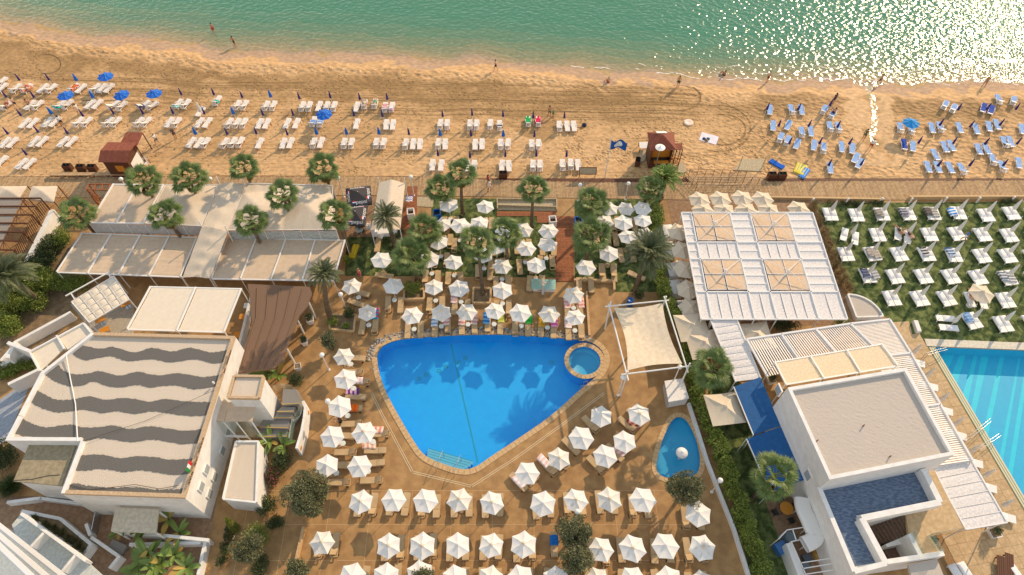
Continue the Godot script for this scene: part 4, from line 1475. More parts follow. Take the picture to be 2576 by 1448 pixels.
		copy(keyname, "sun_lounger", lb, "sun lounger", p, -atan2(e.x, -e.z), "blue loungers round the stream")
	# folded parasols: the pixel is the tip, 2.3 m above the sand
	var shut := {
		"A1": [[110, 568, 0], [338, 568, 0], [558, 573, 1], [5, 697, 0], [220, 703, 0], [687, 705, 1], [122, 845, 0], [362, 828, 1], [608, 848, 0], [848, 830, 0], [1080, 832, 0], [1313, 830, 0], [1557, 832, 0], [1378, 680, 0], [1632, 680, 0], [1855, 703, 0], [1790, 830, 1], [15, 985, 0], [255, 975, 0], [485, 985, 0], [1492, 990, 1], [1740, 988, 0], [1965, 985, 0], [160, 1147, 0]],
		"A2": [[95, 700, 1], [317, 713, 0], [562, 705, 0], [793, 717, 0], [1010, 718, 0], [33, 840, 0], [272, 842, 0], [747, 845, 0], [972, 850, 0], [222, 995, 0], [455, 990, 1], [690, 993, 1], [945, 988, 1], [1180, 990, 0], [1443, 850, 0], [1675, 843, 0], [1916, 850, 0], [1425, 998, 1], [1668, 1003, 0], [1918, 1005, 1], [1407, 1155, 0], [1655, 1170, 0], [1932, 1163, 0]],
		"A3": [[168, 865, 0], [412, 863, 0], [177, 1008, 0], [193, 1160, 0], [428, 1160, 0]],
		"A4": [[12, 795, 2], [258, 797, 2], [508, 764, 2], [340, 927, 2], [107, 925, 2], [568, 935, 2], [188, 1062, 2], [425, 1062, 2], [660, 1065, 2], [500, 1232, 2], [752, 1228, 2], [1513, 800, 2], [1740, 795, 2], [1970, 795, 2], [1370, 918, 2], [1605, 930, 2], [1840, 918, 2], [1205, 1060, 2], [1480, 1062, 2], [1725, 1065, 2], [1978, 1065, 2], [1355, 1235, 2], [1607, 1235, 2], [1872, 1232, 2]]}
	var tips := [[], [], [], [], [], []]
	for t in shut:
		for q in shut[t]:
			tips[5 if t == "A4" else row_of(q[1], [640, 780, 920, 1080])].append([at(t, q[0], q[1], 2.15), q[2]])
	for r in 6:
		if r == 5:
			tips[r].sort_custom(func(a: Array, b: Array) -> bool: return absf(a[0].x - 45.5) < absf(b[0].x - 45.5))
		else:
			tips[r].sort_custom(func(a: Array, b: Array) -> bool: return a[0].x > b[0].x)
		for k in tips[r].size():
			var p: Vector3 = tips[r][k][0]
			var kind: int = tips[r][k][1]
			p.y = sand_height(p.x, p.z)
			var lb := "folded %s beach parasol, " % ("bright blue" if kind == 1 else "purple") + ("%s from hip-roofed kiosk, %s row from sea" % [ORD[k], ORD[r]] if r < 5 else "%s nearest the stream" % ORD[k])
			var o := copy("shut_blue" if kind == 1 else "shut_purple", "folded_parasol", lb, "parasol", p, rng.randf() * TAU, ["folded purple parasols in the lounger rows", "folded blue parasols in the lounger rows", "folded purple parasols round the stream"][kind])
			o.rotation.x = rng.randf_range(-0.03, 0.03)
			o.rotation.z = rng.randf_range(-0.03, 0.03)
	for q in [["A1", 793, 572, "open blue beach parasol standing over the front lounger trio"], ["A1", 480, 720, "open blue beach parasol in front of a turquoise towel"], ["A1", 930, 710, "open blue beach parasol behind a tilted lounger pair, beside its twin"], ["A1", 1173, 706, "open blue beach parasol over a tilted pair with dark towel"], ["A2", 518, 858, "open blue beach parasol shading two loungers with blue towels"], ["A4", 1137, 932, "open lighter blue parasol beside the stream channel"]]:
		var p := at(q[0], q[1], q[2], 2.2)
		p.y = sand_height(p.x, p.z)
		var o := copy("beach_parasol_light" if q[0] == "A4" else "beach_parasol", "beach_parasol", q[3], "parasol", p, rng.randf() * TAU, "open parasols on the beach")
		o.rotation.x = 0.06
	var f := at("A1", 1558, 838, 1.5)
	f.y = sand_height(f.x, f.z)
	copy("shut_white", "folded_parasol", "folded white parasol leaning on a lone flat lounger", "parasol", f + Vector3(-0.4, 0, -0.2), 0.3)

func pool_set(t: String, x: float, y: float, turn_deg: float, shift: float, where: String, nth := "", table := true, beds := 3, gap := 0.62) -> void:
	var p := at(t, x, y, 2.5)
	p.y = 0.02 if (where.ends_with("lawn") or where.begins_with("lawn") or where.begins_with("dark")) else 0.0
	var o := copy(["parasol", "parasol_b", "parasol_c"][rng.randi() % 3], "parasol", "open white hexagonal parasol %s, %s" % [nth, where], "parasol", p, rng.randf() * TAU, "white parasols, " + where)
	o.rotation.x = rng.randf_range(-0.06, 0.06)
	o.rotation.z = rng.randf_range(-0.06, 0.06)
	o.scale = Vector3.ONE * rng.randf_range(0.94, 1.05)
	var tr := deg_to_rad(turn_deg + rng.randf_range(-3, 3))
	var fw := Vector3(sin(tr), 0, cos(tr))
	var sd := Vector3(cos(tr), 0, -sin(tr))
	for s in 2:
		if beds & (1 << s) == 0:
			continue
		var q := p + sd * (gap * (1 if s == 1 else -1)) + fw * (shift + rng.randf_range(-0.1, 0.1))
		var up := rng.randf() < 0.35
		copy("pool_bed_up" if up else "pool_bed", "pool_lounger", ("raised-back" if up else "flat") + " beige lounger, %s side, parasol %s, %s" % [["stair", "hedge"][s], nth, where], "sun lounger", q, tr + rng.randf_range(-0.05, 0.05), "beige loungers, " + where)
	if table:
		copy("round_table", "side_table", "small round white table, parasol %s, %s" % [nth, where], "table", p + fw * 0.42, 0, "round side tables, " + where)

func pool_row(list: Array, turn: float, shift: float, where: String, from: String, table := true, gap := 0.62) -> void:
	var l := []
	for q in list:
		l.append([at(q[0], q[1], q[2], 2.5), q])
	l.sort_custom(func(a: Array, b: Array) -> bool:
		if from == "from small olive":
			return a[0].z < b[0].z
		if from == "from timber path":
			return absf(a[0].x - 5.3) < absf(b[0].x - 5.3)
		return a[0].x > b[0].x)
	for i in l.size():
		var q: Array = l[i][1]
		pool_set(q[0], q[1], q[2], q[3] if q.size() > 3 else turn, q[4] if q.size() > 4 else shift, where, ORD[i] + " " + from, table, 3, gap)

func pool_things() -> void:
	pool_row([["B2", 1498, 340], ["B2", 1777, 345], ["B2", 1447, 485], ["B2", 1572, 505], ["B2", 1727, 485], ["B2", 1420, 630], ["B2", 1350, 765], ["B2", 1528, 778], ["B2", 1905, 808], ["B2", 1895, 560], ["B2", 1865, 668], ["B2", 1765, 725], ["B3", 85, 520], ["B3", 290, 540], ["B3", 270, 645], ["B3", 105, 675], ["B3", 190, 808]], 0, 0.85, "larger palm lawn", "from timber path")
	pool_row([["B3", 760, 362], ["B3", 880, 352], ["B3", 1015, 350], ["B3", 715, 462], ["B3", 866, 470], ["B3", 1026, 455], ["B3", 905, 588], ["B3", 1045, 555], ["B3", 760, 710], ["B3", 578, 822]], 0, 0.8, "lawn beside the hedge", "from hedge", false)
	pool_set("B2", 960, 768, 80, 0.2, "dark lawn by the awnings", "standing alone", false, 1, 0.5)
	pool_row([["B2", 735, 967, 70, 0.4], ["B2", 1052, 970], ["B2", 1380, 975], ["B2", 1582, 985], ["B2", 1912, 998], ["B3", 488, 1033]], 0, 0.9, "terrace row below the lawn", "from hedge")
	pool_row([["B2", 848, 1165], ["B2", 1207, 1197], ["B2", 1424, 1175], ["B2", 1635, 1160], ["B2", 1845, 1158], ["B3", 75, 1173], ["B3", 282, 1185], ["B3", 500, 1208]], 0, 0.5, "row on the pebble border", "from hedge")
	pool_row([["C2", 485, 190], ["C2", 500, 330], ["C2", 465, 490], ["C2", 435, 648], ["C2", 610, 640], ["C2", 395, 820], ["C2", 580, 812]], 90, 0.75, "column on the stair side", "from small olive", true, 0.75)
	pool_row([["C3", 508, 530], ["C3", 715, 525], ["C3", 393, 655], ["C3", 262, 778], ["C3", 85, 858], ["C3", 535, 758], ["C3", 642, 685]], 42, -0.35, "slanted rows near paddling pool", "from hedge", false)
	pool_row([["C2", 593, 1020], ["C2", 782, 1020], ["C2", 965, 1025], ["C2", 1155, 1025], ["C2", 1338, 1028], ["C3", 183, 1033], ["C3", 368, 1020], ["C3", 557, 1010], ["C3", 750, 1025], ["C3", 1062, 1095]], 0, -0.25, "first row past pool steps", "from hedge", false)
	pool_row([["C2", 365, 1257], ["C2", 752, 1268], ["C2", 942, 1268], ["C2", 1133, 1272], ["C2", 1328, 1273], ["C3", 72, 1278], ["C3", 505, 1298], ["C3", 687, 1290], ["C3", 882, 1288], ["C3", 1080, 1285]], 0, -0.25, "second row past pool steps", "from hedge", false)
	pool_row([["C2", 540, 1447], ["C2", 730, 1446], ["C2", 920, 1450], ["C2", 1125, 1466], ["C2", 1322, 1466], ["C3", 55, 1468], ["C3", 252, 1470], ["C3", 495, 1476], ["C3", 690, 1482], ["C3", 895, 1480], ["C3", 1090, 1488]], 0, -0.25, "third row past pool steps", "from hedge", false)
	# loungers without a parasol
	for q in [["B3", 705, 895, 0], ["B3", 790, 895, 0], ["B3", 965, 905, 60], ["B2", 945, 665, 0]]:
		copy("pool_bed", "pool_lounger", "beige sling lounger without a parasol near the date palms", "sun lounger", at(q[0], q[1], q[2], 0.2) + Vector3(0, 0.02 - 0.2, 0), deg_to_rad(q[3]), "loungers without a parasol")
	var bl := at("C3", 240, 1275, 0.3)
	copy("pool_bed", "pool_lounger", "beige lounger half covered by a blue towel beside the olive trees", "sun lounger", Vector3(bl.x, 0, bl.z), 0)
	towel("blue towel on a lounger beside the double olive tree", hexc("1565b8"), hexc("1a70c4"), Vector3(bl.x, 0, bl.z), 0, -0.7, 0.1, 0.6, 0.34)
	# towels on terrace loungers
	for q in [["B2", 1385, 1250, "pale blue and white towel on a lounger, pebble border row", "7fb0d8", "e8e8f0"], ["B2", 1475, 1240, "pink striped towel on a lounger, pebble border row", "d89aa0", "f0d8d0"], ["B2", 1595, 1240, "red striped towel on a lounger beside a dotted teal one", "cf8a80", "ecd0c4"], ["B2", 1690, 1235, "rosy striped towel hanging below a teal dotted corner", "d09a96", "ead2cc"], ["B2", 1788, 1230, "blue swirl towel on a lounger by the pebble border", "1a78c8", "80b8e8"], ["B2", 1900, 1220, "yellow green leaf print towel on a lounger by pebbles", "a8b040", "c8cc60"], ["B2", 920, 1195, "magenta and teal towel on a lounger near the date palm", "d040a0", "30a0c0"], ["B3", 130, 1230, "vivid green towel on a lounger by the pebble border", "20a030", "38b848"], ["B3", 328, 1255, "hot pink floral towel on a lounger by pebbles", "e060a8", "f0a8d0"], ["B3", 232, 1255, "mustard towel on a lounger by the pebble border", "c09020", "d0a438"], ["B3", 435, 1260, "white and pink towel on a lounger by the corner kerb", "e8d0d0", "f4eaea"], ["B3", 430, 1110, "pink striped towel on a lounger beside the brown kerb", "d8a09c", "ead0c8"], ["B3", 535, 1105, "salmon striped towel on a lounger against the brown kerb", "d49088", "ecc8bc"], ["B2", 1535, 1070, "faded pink striped towel under the upper row parasol", "c8a0a0", "e4d0d0"]]:
		var p := at(q[0], q[1], q[2], 0.4)
		towel(q[3], hexc(q[4]), hexc(q[5]), Vector3(p.x, 0.0, p.z), 0, -0.65, 0.65, 0.6, 0.36)
	for q in [["C2", 545, 405, "pink and purple towel on a stair side lounger", "e0b0c0", "5a3a90"], ["C2", 570, 343, "pale pink towel on a stair side lounger", "ecc8c4", "f4e4e0"], ["C2", 640, 712, "peach striped towel on a lower stair side lounger", "e0a890", "f4e0d0"], ["C2", 682, 625, "coral striped towel on a stair side lounger foot", "dc9080", "f0d4c4"], ["C2", 540, 498, "orange towel heaped on a stair side lounger", "e86010", "f07420"]]:
		var p := at(q[0], q[1], q[2], 0.4)
		towel(q[3], hexc(q[4]), hexc(q[5]), Vector3(p.x, 0.0, p.z), PI / 2, -0.6, 0.6, 0.6, 0.36)
	for q in [["C3", 180, 800, "pale pink towel on a slanted row lounger", "ecc8c4", "f8e8e4"], ["C3", 40, 915, "white and rose towel on the outermost slanted lounger", "f0d8d8", "faf0f0"], ["C3", 610, 740, "rose patterned towel on a slanted lounger by two parasols", "d8a8a4", "ecd4d0"], ["C3", 690, 590, "dark red patterned towel on the lounger nearest the storage box", "904840", "c08878"]]:
		var p := at(q[0], q[1], q[2], 0.4)
		towel(q[3], hexc(q[4]), hexc(q[5]), Vector3(p.x, 0.0, p.z), deg_to_rad(42), -0.6, 0.6, 0.6, 0.36)

func lawn_pair(x: float, y: float, lean: float, kind: String, which: String) -> void:
	var c := at("B4", x, y, 0.4)
	c.y = 0.02
	var tr := -deg_to_rad(lean)
	var sd := Vector3(cos(tr), 0, -sin(tr))
	for s in 2:
		var up := kind[s] == "r"
		copy("daybed_up" if up else "daybed", "daybed", ("raised-back" if up else "flat") + " white daybed, %s half of %s" % [["pergola", "far"][s], which], "daybed", c + sd * (0.37 * (1 if s == 1 else -1)), tr + rng.randf_range(-0.02, 0.02), "daybeds with raised backs on the lawn" if up else "flat daybeds on the lawn")
	if true:
		copy("shut_white", "folded_parasol", "folded white parasol between daybeds of " + which, "parasol", c + Vector3(0.02, 0, -0.15), rng.randf() * TAU, "folded parasols on the lawn")

func lawn_things() -> void:
	var pairs := [[1090, 415, -2, "rr"], [1470, 570, -8, "ff"], [487, 418, 0, "ff"], [690, 425, -1, "fr"], [888, 418, 0, "rr"], [1285, 412, 2, "rr"], [1482, 408, 2, "rr"], [1698, 425, -3, "ff"], [1895, 410, -4, "fr"],
		[855, 578, -2, "rr"], [1258, 575, -2, "ff"], [1670, 576, -6, "ff"], [1876, 582, -6, "ff"],
		[609, 728, -4, "ff"], [815, 726, -8, "rr"], [1022, 728, -8, "ff"], [1236, 728, -3, "ff"], [1447, 735, 0, "rr"], [1665, 741, -8, "ff"], [1866, 741, -8, "ff"],
		[780, 895, -4, "rr"], [992, 901, -8, "ff"], [1212, 900, -8, "ff"], [1425, 902, -10, "ff"], [1637, 908, -10, "ff"], [1868, 912, -8, "rr"],
		[966, 1070, -6, "ff"], [1182, 1072, -9, "ff"], [1393, 1070, -12, "ff"], [1850, 1086, -6, "ff"], [1590, 1246, -14, "ff"], [1832, 1270, -8, "ff"], [2070, 420, -4, "ff"], [2085, 590, -6, "ff"], [2060, 745, -8, "ff"], [2075, 915, -8, "ff"], [2060, 1260, -8, "ff"]]
	var count := {}
	pairs.sort_custom(func(a: Array, b: Array) -> bool: return a[0] < b[0])
	for q in pairs:
		var r := row_of(q[1], [500, 655, 800, 985, 1150])
		count[r] = count.get(r, -1) + 1
		lawn_pair(q[0], q[1], q[2], q[3], "%s pair from dry grasses, %s row from boardwalk" % [ORD[count[r]], ORD[r]])
	# beds turned out of line
	for q in [[597, 575, 24, "daybed_up", "white daybed turned askew by the dry grasses"], [682, 605, 20, "daybed", "white daybed askew by the dry grasses, pool side twin"], [1015, 570, 20, "daybed_up", "white daybed askew under a sunbather with a dark bag"], [1087, 597, 18, "daybed_up", "white daybed askew under a sunbather on her side"], [1385, 1228, 95, "daybed_up", "grey padded daybed set crosswise near the lap pool"], [1410, 1300, 95, "daybed", "grey padded daybed set crosswise, nearest the lap pool"], [1572, 1080, 0, "daybed_up", "white daybed with a sunbather beside the open lawn parasol"], [1672, 1095, 6, "daybed_up", "white daybed half hidden below the open lawn parasol"]]:
		var p := at("B4", q[0], q[1], 0.4)
		p.y = 0.02
		copy(q[3], "daybed", q[4], "daybed", p, -deg_to_rad(q[2]))
	for q in [[640, 590], [1085, 575], [1430, 1275]]:
		var p := at("B4", q[0], q[1], 0.4)
		p.y = 0.02
		copy("shut_white", "folded_parasol", "folded white parasol standing beside daybeds turned askew", "parasol", p, 0.4, "folded parasols beside askew daybeds")
	var p := at("B4", 1675, 1022, 2.55)
	p.y = 0.02
	copy("cream_parasol", "parasol", "open white parasol over a sunbather on the daybed lawn", "parasol", p, 0.3)
	for q in [[870, 415, "grey towel on a daybed in the far lawn row", "8a8078", "a09890"], [1060, 408, "dark blue patterned towel on a far row daybed", "40506c", "a8a0a0"], [1253, 402, "charcoal towel on a far row daybed", "504a48", "6c6460"], [1440, 405, "bright blue and white towel on a far row daybed", "3088d8", "e0e8f0"], [1300, 410, "speckled grey towel on a far row daybed", "8c8880", "c0bcb4"], [800, 722, "taupe towel on a daybed in the middle lawn row", "9a9088", "b0a89e"], [845, 728, "taupe and grey towel on the neighbouring middle row daybed", "a09488", "b4aca2"], [1222, 712, "black zigzag towel on a middle row daybed", "38383c", "c8c8c8"], [1425, 715, "steel blue towel on a middle row daybed", "4a6a96", "c0ccd8"], [762, 880, "dark denim towel on a daybed in the fourth lawn row", "3c4460", "6a7088"], [835, 890, "grey striped towel on a daybed in the fourth row", "8a8a90", "b8b8bc"], [1840, 905, "smoky patterned towel on a fourth row daybed", "707880", "c8ccd0"], [1895, 912, "cloudy grey towel on the next fourth row daybed", "787c80", "d0d0d0"], [1560, 1225, "pale blue towel on a daybed in the last lawn row", "7098c8", "98b4d8"]]:
		var c := at("B4", q[0], q[1], 0.5)
		towel(q[2], hexc(q[3]), hexc(q[4]), Vector3(c.x, 0.02, c.z), 0.1, -0.6, 0.5, 0.76, 0.42)
	# parasols before and beside the pergola restaurant
	for q in [["B3", 1462, 290], ["B3", 1625, 285], ["B3", 1795, 278], ["B3", 1955, 285], ["B3", 1490, 370], ["B3", 1655, 372], ["B3", 1827, 372], ["B4", 15, 370], ["B4", 250, 362]]:
		var c := at(q[0], q[1], q[2], 2.6)
		c.y = 0.0
		copy("cream_parasol", "cafe_parasol", "cream hexagonal parasol in the double row before the pergola", "parasol", c, rng.randf() * 0.4, "cream parasols before the pergola")
	for q in [["B3", 1300, 540], ["B3", 1327, 682], ["B3", 1350, 830], ["B3", 1375, 990], ["B3", 1395, 1135]]:
		var c := at(q[0], q[1], q[2], 2.6)
		c.y = 0.0
		copy("cream_parasol", "cafe_parasol", "cream parasol half tucked under the pergola's hedge side", "parasol", c, rng.randf() * 0.4, "cream parasols beside the hedge")
	for q in [["B3", 1410, 1275, "wide cream parasol at the lower end of the hedge row"], ["B3", 1910, 1345, "wide cream parasol between the pergola and louvred roof"], ["B3", 1500, 1410, "wide cream parasol behind the fan palm by the slatted walkway"], ["C3", 1215, 490, "wide cream parasol touching the blue awning"]]:
		var c := at(q[0], q[1], q[2], 3.0)
		c.y = 0.0
		copy("wide_parasol", "cafe_parasol", q[3], "parasol", c, 0.12)

# ---------------------------------------------------------------- buildings: shared pieces
func slab(called: String, pts: Array, y0: float, y1: float, m: Material, parent: Node3D) -> MeshInstance3D:
	var b := MB.new()
	b.prism(flat2(pts), y0, y1)
	return part(called, b, m, parent)

# a wall of thickness w standing on the segment p-q
var wall_count := 0
func wall(called: String, p: Vector3, q: Vector3, w: float, y0: float, y1: float, m: Material, parent: Node3D) -> MeshInstance3D:
	var b := MB.new()
	wall_count += 1
	y1 += 0.003 * (wall_count % 6)
	p.y = (y0 + y1) * 0.5
	q.y = p.y
	b.bar(p, q, w, y1 - y0)
	return part(called, b, m, parent)

func post(parent: Node3D, p: Vector3, top: float, r := 0.05, called := "post", m: Material = null) -> void:
	var b := MB.new()
	b.tube(Vector3(p.x, 0, p.z), Vector3(p.x, top, p.z), r, r, 8)
	part(called, b, m if m else mats["white_paint"], parent)

# a stretched cloth between four corners (a b along the far edge, d c along the near one), with folds across and a peak
func cloth(a: Vector3, b: Vector3, c: Vector3, d: Vector3, folds: float, depth: float, peak := 0.0, nu := 8, nw := 24) -> MB:
	var m := MB.new()
	m.grid(nu, nw, func(u: float, w: float) -> Vector3:
		var p := a.lerp(b, u).lerp(d.lerp(c, u), w)
		p.y += depth * (absf(sin(PI * folds * w)) - 0.5) + depth * 0.25 * sin(u * 9.0 + w * 13.0)
		p.y += peak * (1.0 - maxf(absf(u * 2 - 1), absf(w * 2 - 1))) - 0.12 * peak * sin(PI * u) * sin(PI * w)
		return p)
	return m

func awning_bays(o: Node3D, tops: Array, bots: Array, folds: float, depth: float, fab: Material, posts := true) -> void:
	for i in tops.size() - 1:
		var e := 0.06
		var a: Vector3 = tops[i].lerp(tops[i + 1], e / 2)
		var b: Vector3 = tops[i].lerp(tops[i + 1], 1 - e / 2)
		var d: Vector3 = bots[i].lerp(bots[i + 1], e / 2)
		var c: Vector3 = bots[i].lerp(bots[i + 1], 1 - e / 2)
		part("awning_panel", cloth(a, b, c, d, folds, depth), fab, o)
	for i in tops.size():
		var b := MB.new()
		b.bar(tops[i] + Vector3(0, 0.07, 0), bots[i] + Vector3(0, 0.07, 0), 0.13, 0.14)
		part("beam", b, mats["white_paint"], o)
		if posts:
			post(o, tops[i] + Vector3(0, 0, 0.05), tops[i].y, 0.05)
			post(o, bots[i] - Vector3(0, 0, 0.05), bots[i].y, 0.05)
	for e in [tops, bots]:
		var b := MB.new()
		b.bar(e[0] + Vector3(0, -0.02, 0), e[e.size() - 1] + Vector3(0, -0.02, 0), 0.12, 0.12)
		part("edge_beam", b, mats["white_paint"], o)

func lettering(text: String, p: Vector3, q: Vector3, size: float, m: Material, parent: Node3D) -> void:
	var t := TextMesh.new()
	t.text = text
	t.font_size = 64
	t.pixel_size = size / 64.0
	t.depth = 0.05
	var f := SystemFont.new()
	f.font_names = PackedStringArray(["Droid Sans"])
	t.font = f
	var o := part("sign_letters", t, m, parent, (p + q) * 0.5)
	var x := (q - p).normalized()
	o.basis = Basis(x, Vector3.UP, x.cross(Vector3.UP))

func build_left() -> void:
	var fab := rich_mat("awning_cloth", hexc("c8b196"), hexc("d2bca1"), 4.0, 0.9, 0.0, "cloud", 31, 1.4)
	var tent := rich_mat("tent_cloth", hexc("d4c2aa"), hexc("dccdb7"), 3.0, 0.9, 0.0, "cloud", 32, 1.5)
	var pale := rich_mat("pale_cloth", hexc("dccfba"), hexc("e4d8c4"), 3.5, 0.9, 0.0, "cloud", 33, 1.4)
	var greyc := rich_mat("grey_cloth", hexc("a7a3a0"), hexc("b9b5b1"), 3.0, 0.9, 0.0, "cloud", 34)
	var glass := glass_mat("glass", Color(0.62, 0.78, 0.74), 0.16, 0.02)
	rich_mat("gravel_dark", hexc("5f5d59"), hexc("7b7873"), 5.0, 0.95, 5.0, "grain", 35, 2.4)
	rich_mat("gravel_pale", hexc("cabaa6"), hexc("e2d6c4"), 5.0, 0.95, 5.0, "grain", 36, 2.4)
	rich_mat("gravel_white", hexc("bcb0a4"), hexc("d0c6ba"), 5.0, 0.95, 4.0, "grain", 37, 2.0)
	rich_mat("slab_grey", hexc("8e8268"), hexc("a5987c"), 3.0, 0.9, 0.0, "cloud", 38)
	rich_mat("cap_tan", hexc("b79a78"), hexc("cdb493"), 1.5, 0.85, 0.0, "cloud", 39)
	rich_mat("thatch", hexc("6e5644"), hexc("8c705a"), 0.7, 0.95, 0.0, "grain", 42, 2.0, Vector3(3, 1, 0.6))
	rich_mat("reed", hexc("877e75"), hexc("a0968b"), 0.6, 0.95, 0.0, "streak", 43, 2.0)
	rich_mat("dark_paving", hexc("8a6b50"), hexc("a28466"), 3.0, 0.85, 0.0, "cloud", 44)
	# --- seafront awnings of the restaurant
	var o := thing("flat_awning", "flat beige awning of two bays behind the fan palms", "awning")
	awning_bays(o, ats("B1", [880, 190, 1072, 192, 1268, 194], 3.9), ats("B1", [700, 486, 905, 489, 1112, 492], 3.9), 1.0, 0.05, fab)
	o = thing("peaked_tent", "cream peaked tent cloth between the flat awning and gangway tent", "tent")
	var c := ats("B1", [1282, 194, 1690, 196, 1562, 512, 1125, 492], 3.85)
	part("tent_cloth", cloth(c[0], c[1], c[2], c[3], 1.0, 0.03, 0.75, 16, 16), tent, o)
	for p in c:
		post(o, p, 3.85)
	for i in 4:
		var b := MB.new()
		b.bar(c[i], c[(i + 1) % 4], 0.07, 0.07)
		part("edge_beam", b, mats["white_paint"], o)
	o = thing("gangway_tent", "long narrow cream tent roof running from boardwalk to terrace", "tent")
	var g0 := ats("B1", [1702, 184, 1895, 188], 4.0)
	var g1 := ats("B1", [1565, 520, 1765, 560], 3.9)
	var g2 := ats("B1", [1412, 914, 1626, 922], 2.55)
	for seg in [[g0[0], g0[1], g1[1], g1[0], 3], [g1[0], g1[1], g2[1], g2[0], 4]]:
		var m := MB.new()
		m.grid(12, 30, func(u: float, w: float) -> Vector3:
			var p: Vector3 = seg[0].lerp(seg[1], u).lerp(seg[3].lerp(seg[2], u), w)
			p.y += 0.22 * (1.0 - absf(u * 2 - 1)) * (0.75 + 0.25 * cos(w * TAU * seg[4])) + 0.02 * sin(u * 23.0 + w * 17.0)
			return p)
		part("tent_cloth", m, tent, o)
	for p in [g0[0], g0[1], g1[0], g1[1], g2[0], g2[1]]:
		post(o, p, p.y + 1.0 if p.y > 3.0 else p.y + 0.2, 0.06)
	o = thing("wide_tent", "wide cream tent with two soft peaks beside the dark branded parasols", "tent")
	c = ats("B2", [-75, 182, 588, 198, 618, 540, -222, 545], 3.85)
	var m2 := MB.new()
	m2.grid(36, 24, func(u: float, w: float) -> Vector3:
		var p: Vector3 = c[0].lerp(c[1], u).lerp(c[3].lerp(c[2], u), w)
		var uu := fposmod(u * 2.0, 1.0)
		if w < 0.2:
			p.y -= 0.05 + 0.03 * sin(u * 40.0)
		else:
			p.y += 0.85 * pow(1.0 - maxf(absf(uu * 2 - 1), absf((w - 0.2) / 0.8 * 2 - 1)), 0.9) + 0.018 * sin(u * 60.0 + w * 9.0)
		return p)
	part("tent_cloth", m2, tent, o)
	for p in c:
		post(o, p, 3.85)
	for i in 4:
		var b := MB.new()
		b.bar(c[i], c[(i + 1) % 4], 0.07, 0.07)
		part("edge_beam", b, mats["white_paint"], o)
	# upright bands between the high rear cloths and the low front awnings
	var e0 := at("B1", 690, 490, 3.85)
	var e1 := at("B1", 1562, 514, 3.85)
	var s := thing("wind_screen", "grey upright cloth screen below the flat awning", "screen")
	wall("screen_cloth", e0, e1, 0.03, 2.3, 3.8, greyc, s)
	for t in 7:
		post(s, e0.lerp(e1, t / 6.0) + Vector3(0, 0, 0.06), 3.8, 0.03)
	e0 = at("B2", -222, 548, 3.85)
	e1 = at("B2", 620, 543, 3.85)
	s = thing("glass_screen", "row of pale glazed panels below the wide tent", "screen")
	for t in 6:
		wall("pane", e0.lerp(e1, (t + 0.03) / 6.0), e0.lerp(e1, (t + 0.97) / 6.0), 0.03, 2.3, 3.7, rich_mat("frosted", hexc("9ea3a2"), hexc("c3c8c4"), 2.4, 0.25, 0.0, "cloud", 45), s)
		post(s, e0.lerp(e1, t / 6.0), 3.75, 0.04)
	o = thing("pleated_awning", "low pleated beige awning of four bays, on the pergola side of the gangway tent", "awning")
	awning_bays(o, ats("B1", [640, 570, 865, 577, 1090, 584, 1315, 592, 1528, 603], 2.4), ats("B1", [440, 873, 680, 882, 920, 892, 1155, 899, 1400, 910], 2.4), 9.0, 0.07, fab)
	o = thing("pleated_awning", "low smooth beige awning of four bays, on the pool side of the gangway tent", "awning")
	awning_bays(o, ats("B2", [-226, 605, 2, 610, 232, 615, 461, 620, 690, 625], 2.4), ats("B2", [-346, 924, -120, 924, 117, 928, 360, 933, 600, 940], 2.4), 2.0, 0.025, fab)
	# --- open-sided awning against the gravel-roofed building
	o = thing("terrace_awning", "pale awning of two bays beside the gravel roofed building", "awning")
	awning_bays(o, ats("B1", [1168, 986, 1518, 992, 1872, 1002], 4.4), ats("B1", [988, 1316, 1372, 1326, 1738, 1338], 4.5), 12.0, 0.035, pale)
	# --- white trellis screen with rounded openings, over tables
	o = thing("trellis_roof", "tilted white trellis roof of rounded square cells above the orange tables", "trellis")
	var q := ats("B1", [880, 905, 1000, 1085, 690, 1265, 552, 1105], 3.0)
	for i in 4:
		var b := MB.new()
		b.bar(q[i], q[(i + 1) % 4], 0.08, 0.12)
		part("frame_bar", b, mats["white_paint"], o)
		post(o, q[i], 3.0)
	for i in 5:
		for j in 4:
			var cell := func(u: float, w: float) -> Vector3: return q[3].lerp(q[0], u).lerp(q[2].lerp(q[1], u), w)
			var b := MB.new()
			b.grid(6, 6, func(u: float, w: float) -> Vector3:
				var p: Vector3 = cell.call((i + 0.04 + 0.92 * u) / 5.0, (j + 0.04 + 0.92 * w) / 4.0)
				p.y += 0.10 * pow(sin(PI * u) * sin(PI * w), 0.5)
				return p)
			part("cloth_cell", b, pale, o)
			b = MB.new()
			b.bar(cell.call(i / 5.0, j / 4.0), cell.call((i + 1) / 5.0, j / 4.0), 0.04, 0.2)
			b.bar(cell.call(i / 5.0, j / 4.0), cell.call(i / 5.0, (j + 1) / 4.0), 0.04, 0.2)
			part("cell_rib", b, mats["white_paint"], o)
	o = thing("white_gantry", "freestanding white goal-shaped frame beside the trellis roof", "frame")
	var ga := ats("B1", [505, 1058, 850, 868, 548, 1040, 838, 880], 3.2)
	var bb := MB.new()
	bb.bar(ga[0], ga[1], 0.10, 0.10)
	part("top_bar", bb, mats["white_paint"], o)
	for i in [2, 3]:
		post(o, ga[i], 3.2, 0.06)
	for i in 2:
		bb = MB.new()
		bb.bar(ga[2 + i], q[3].lerp(q[0], 0.08 + 0.84 * i), 0.08, 0.08)
		part("tie_bar", bb, mats["white_paint"], o)
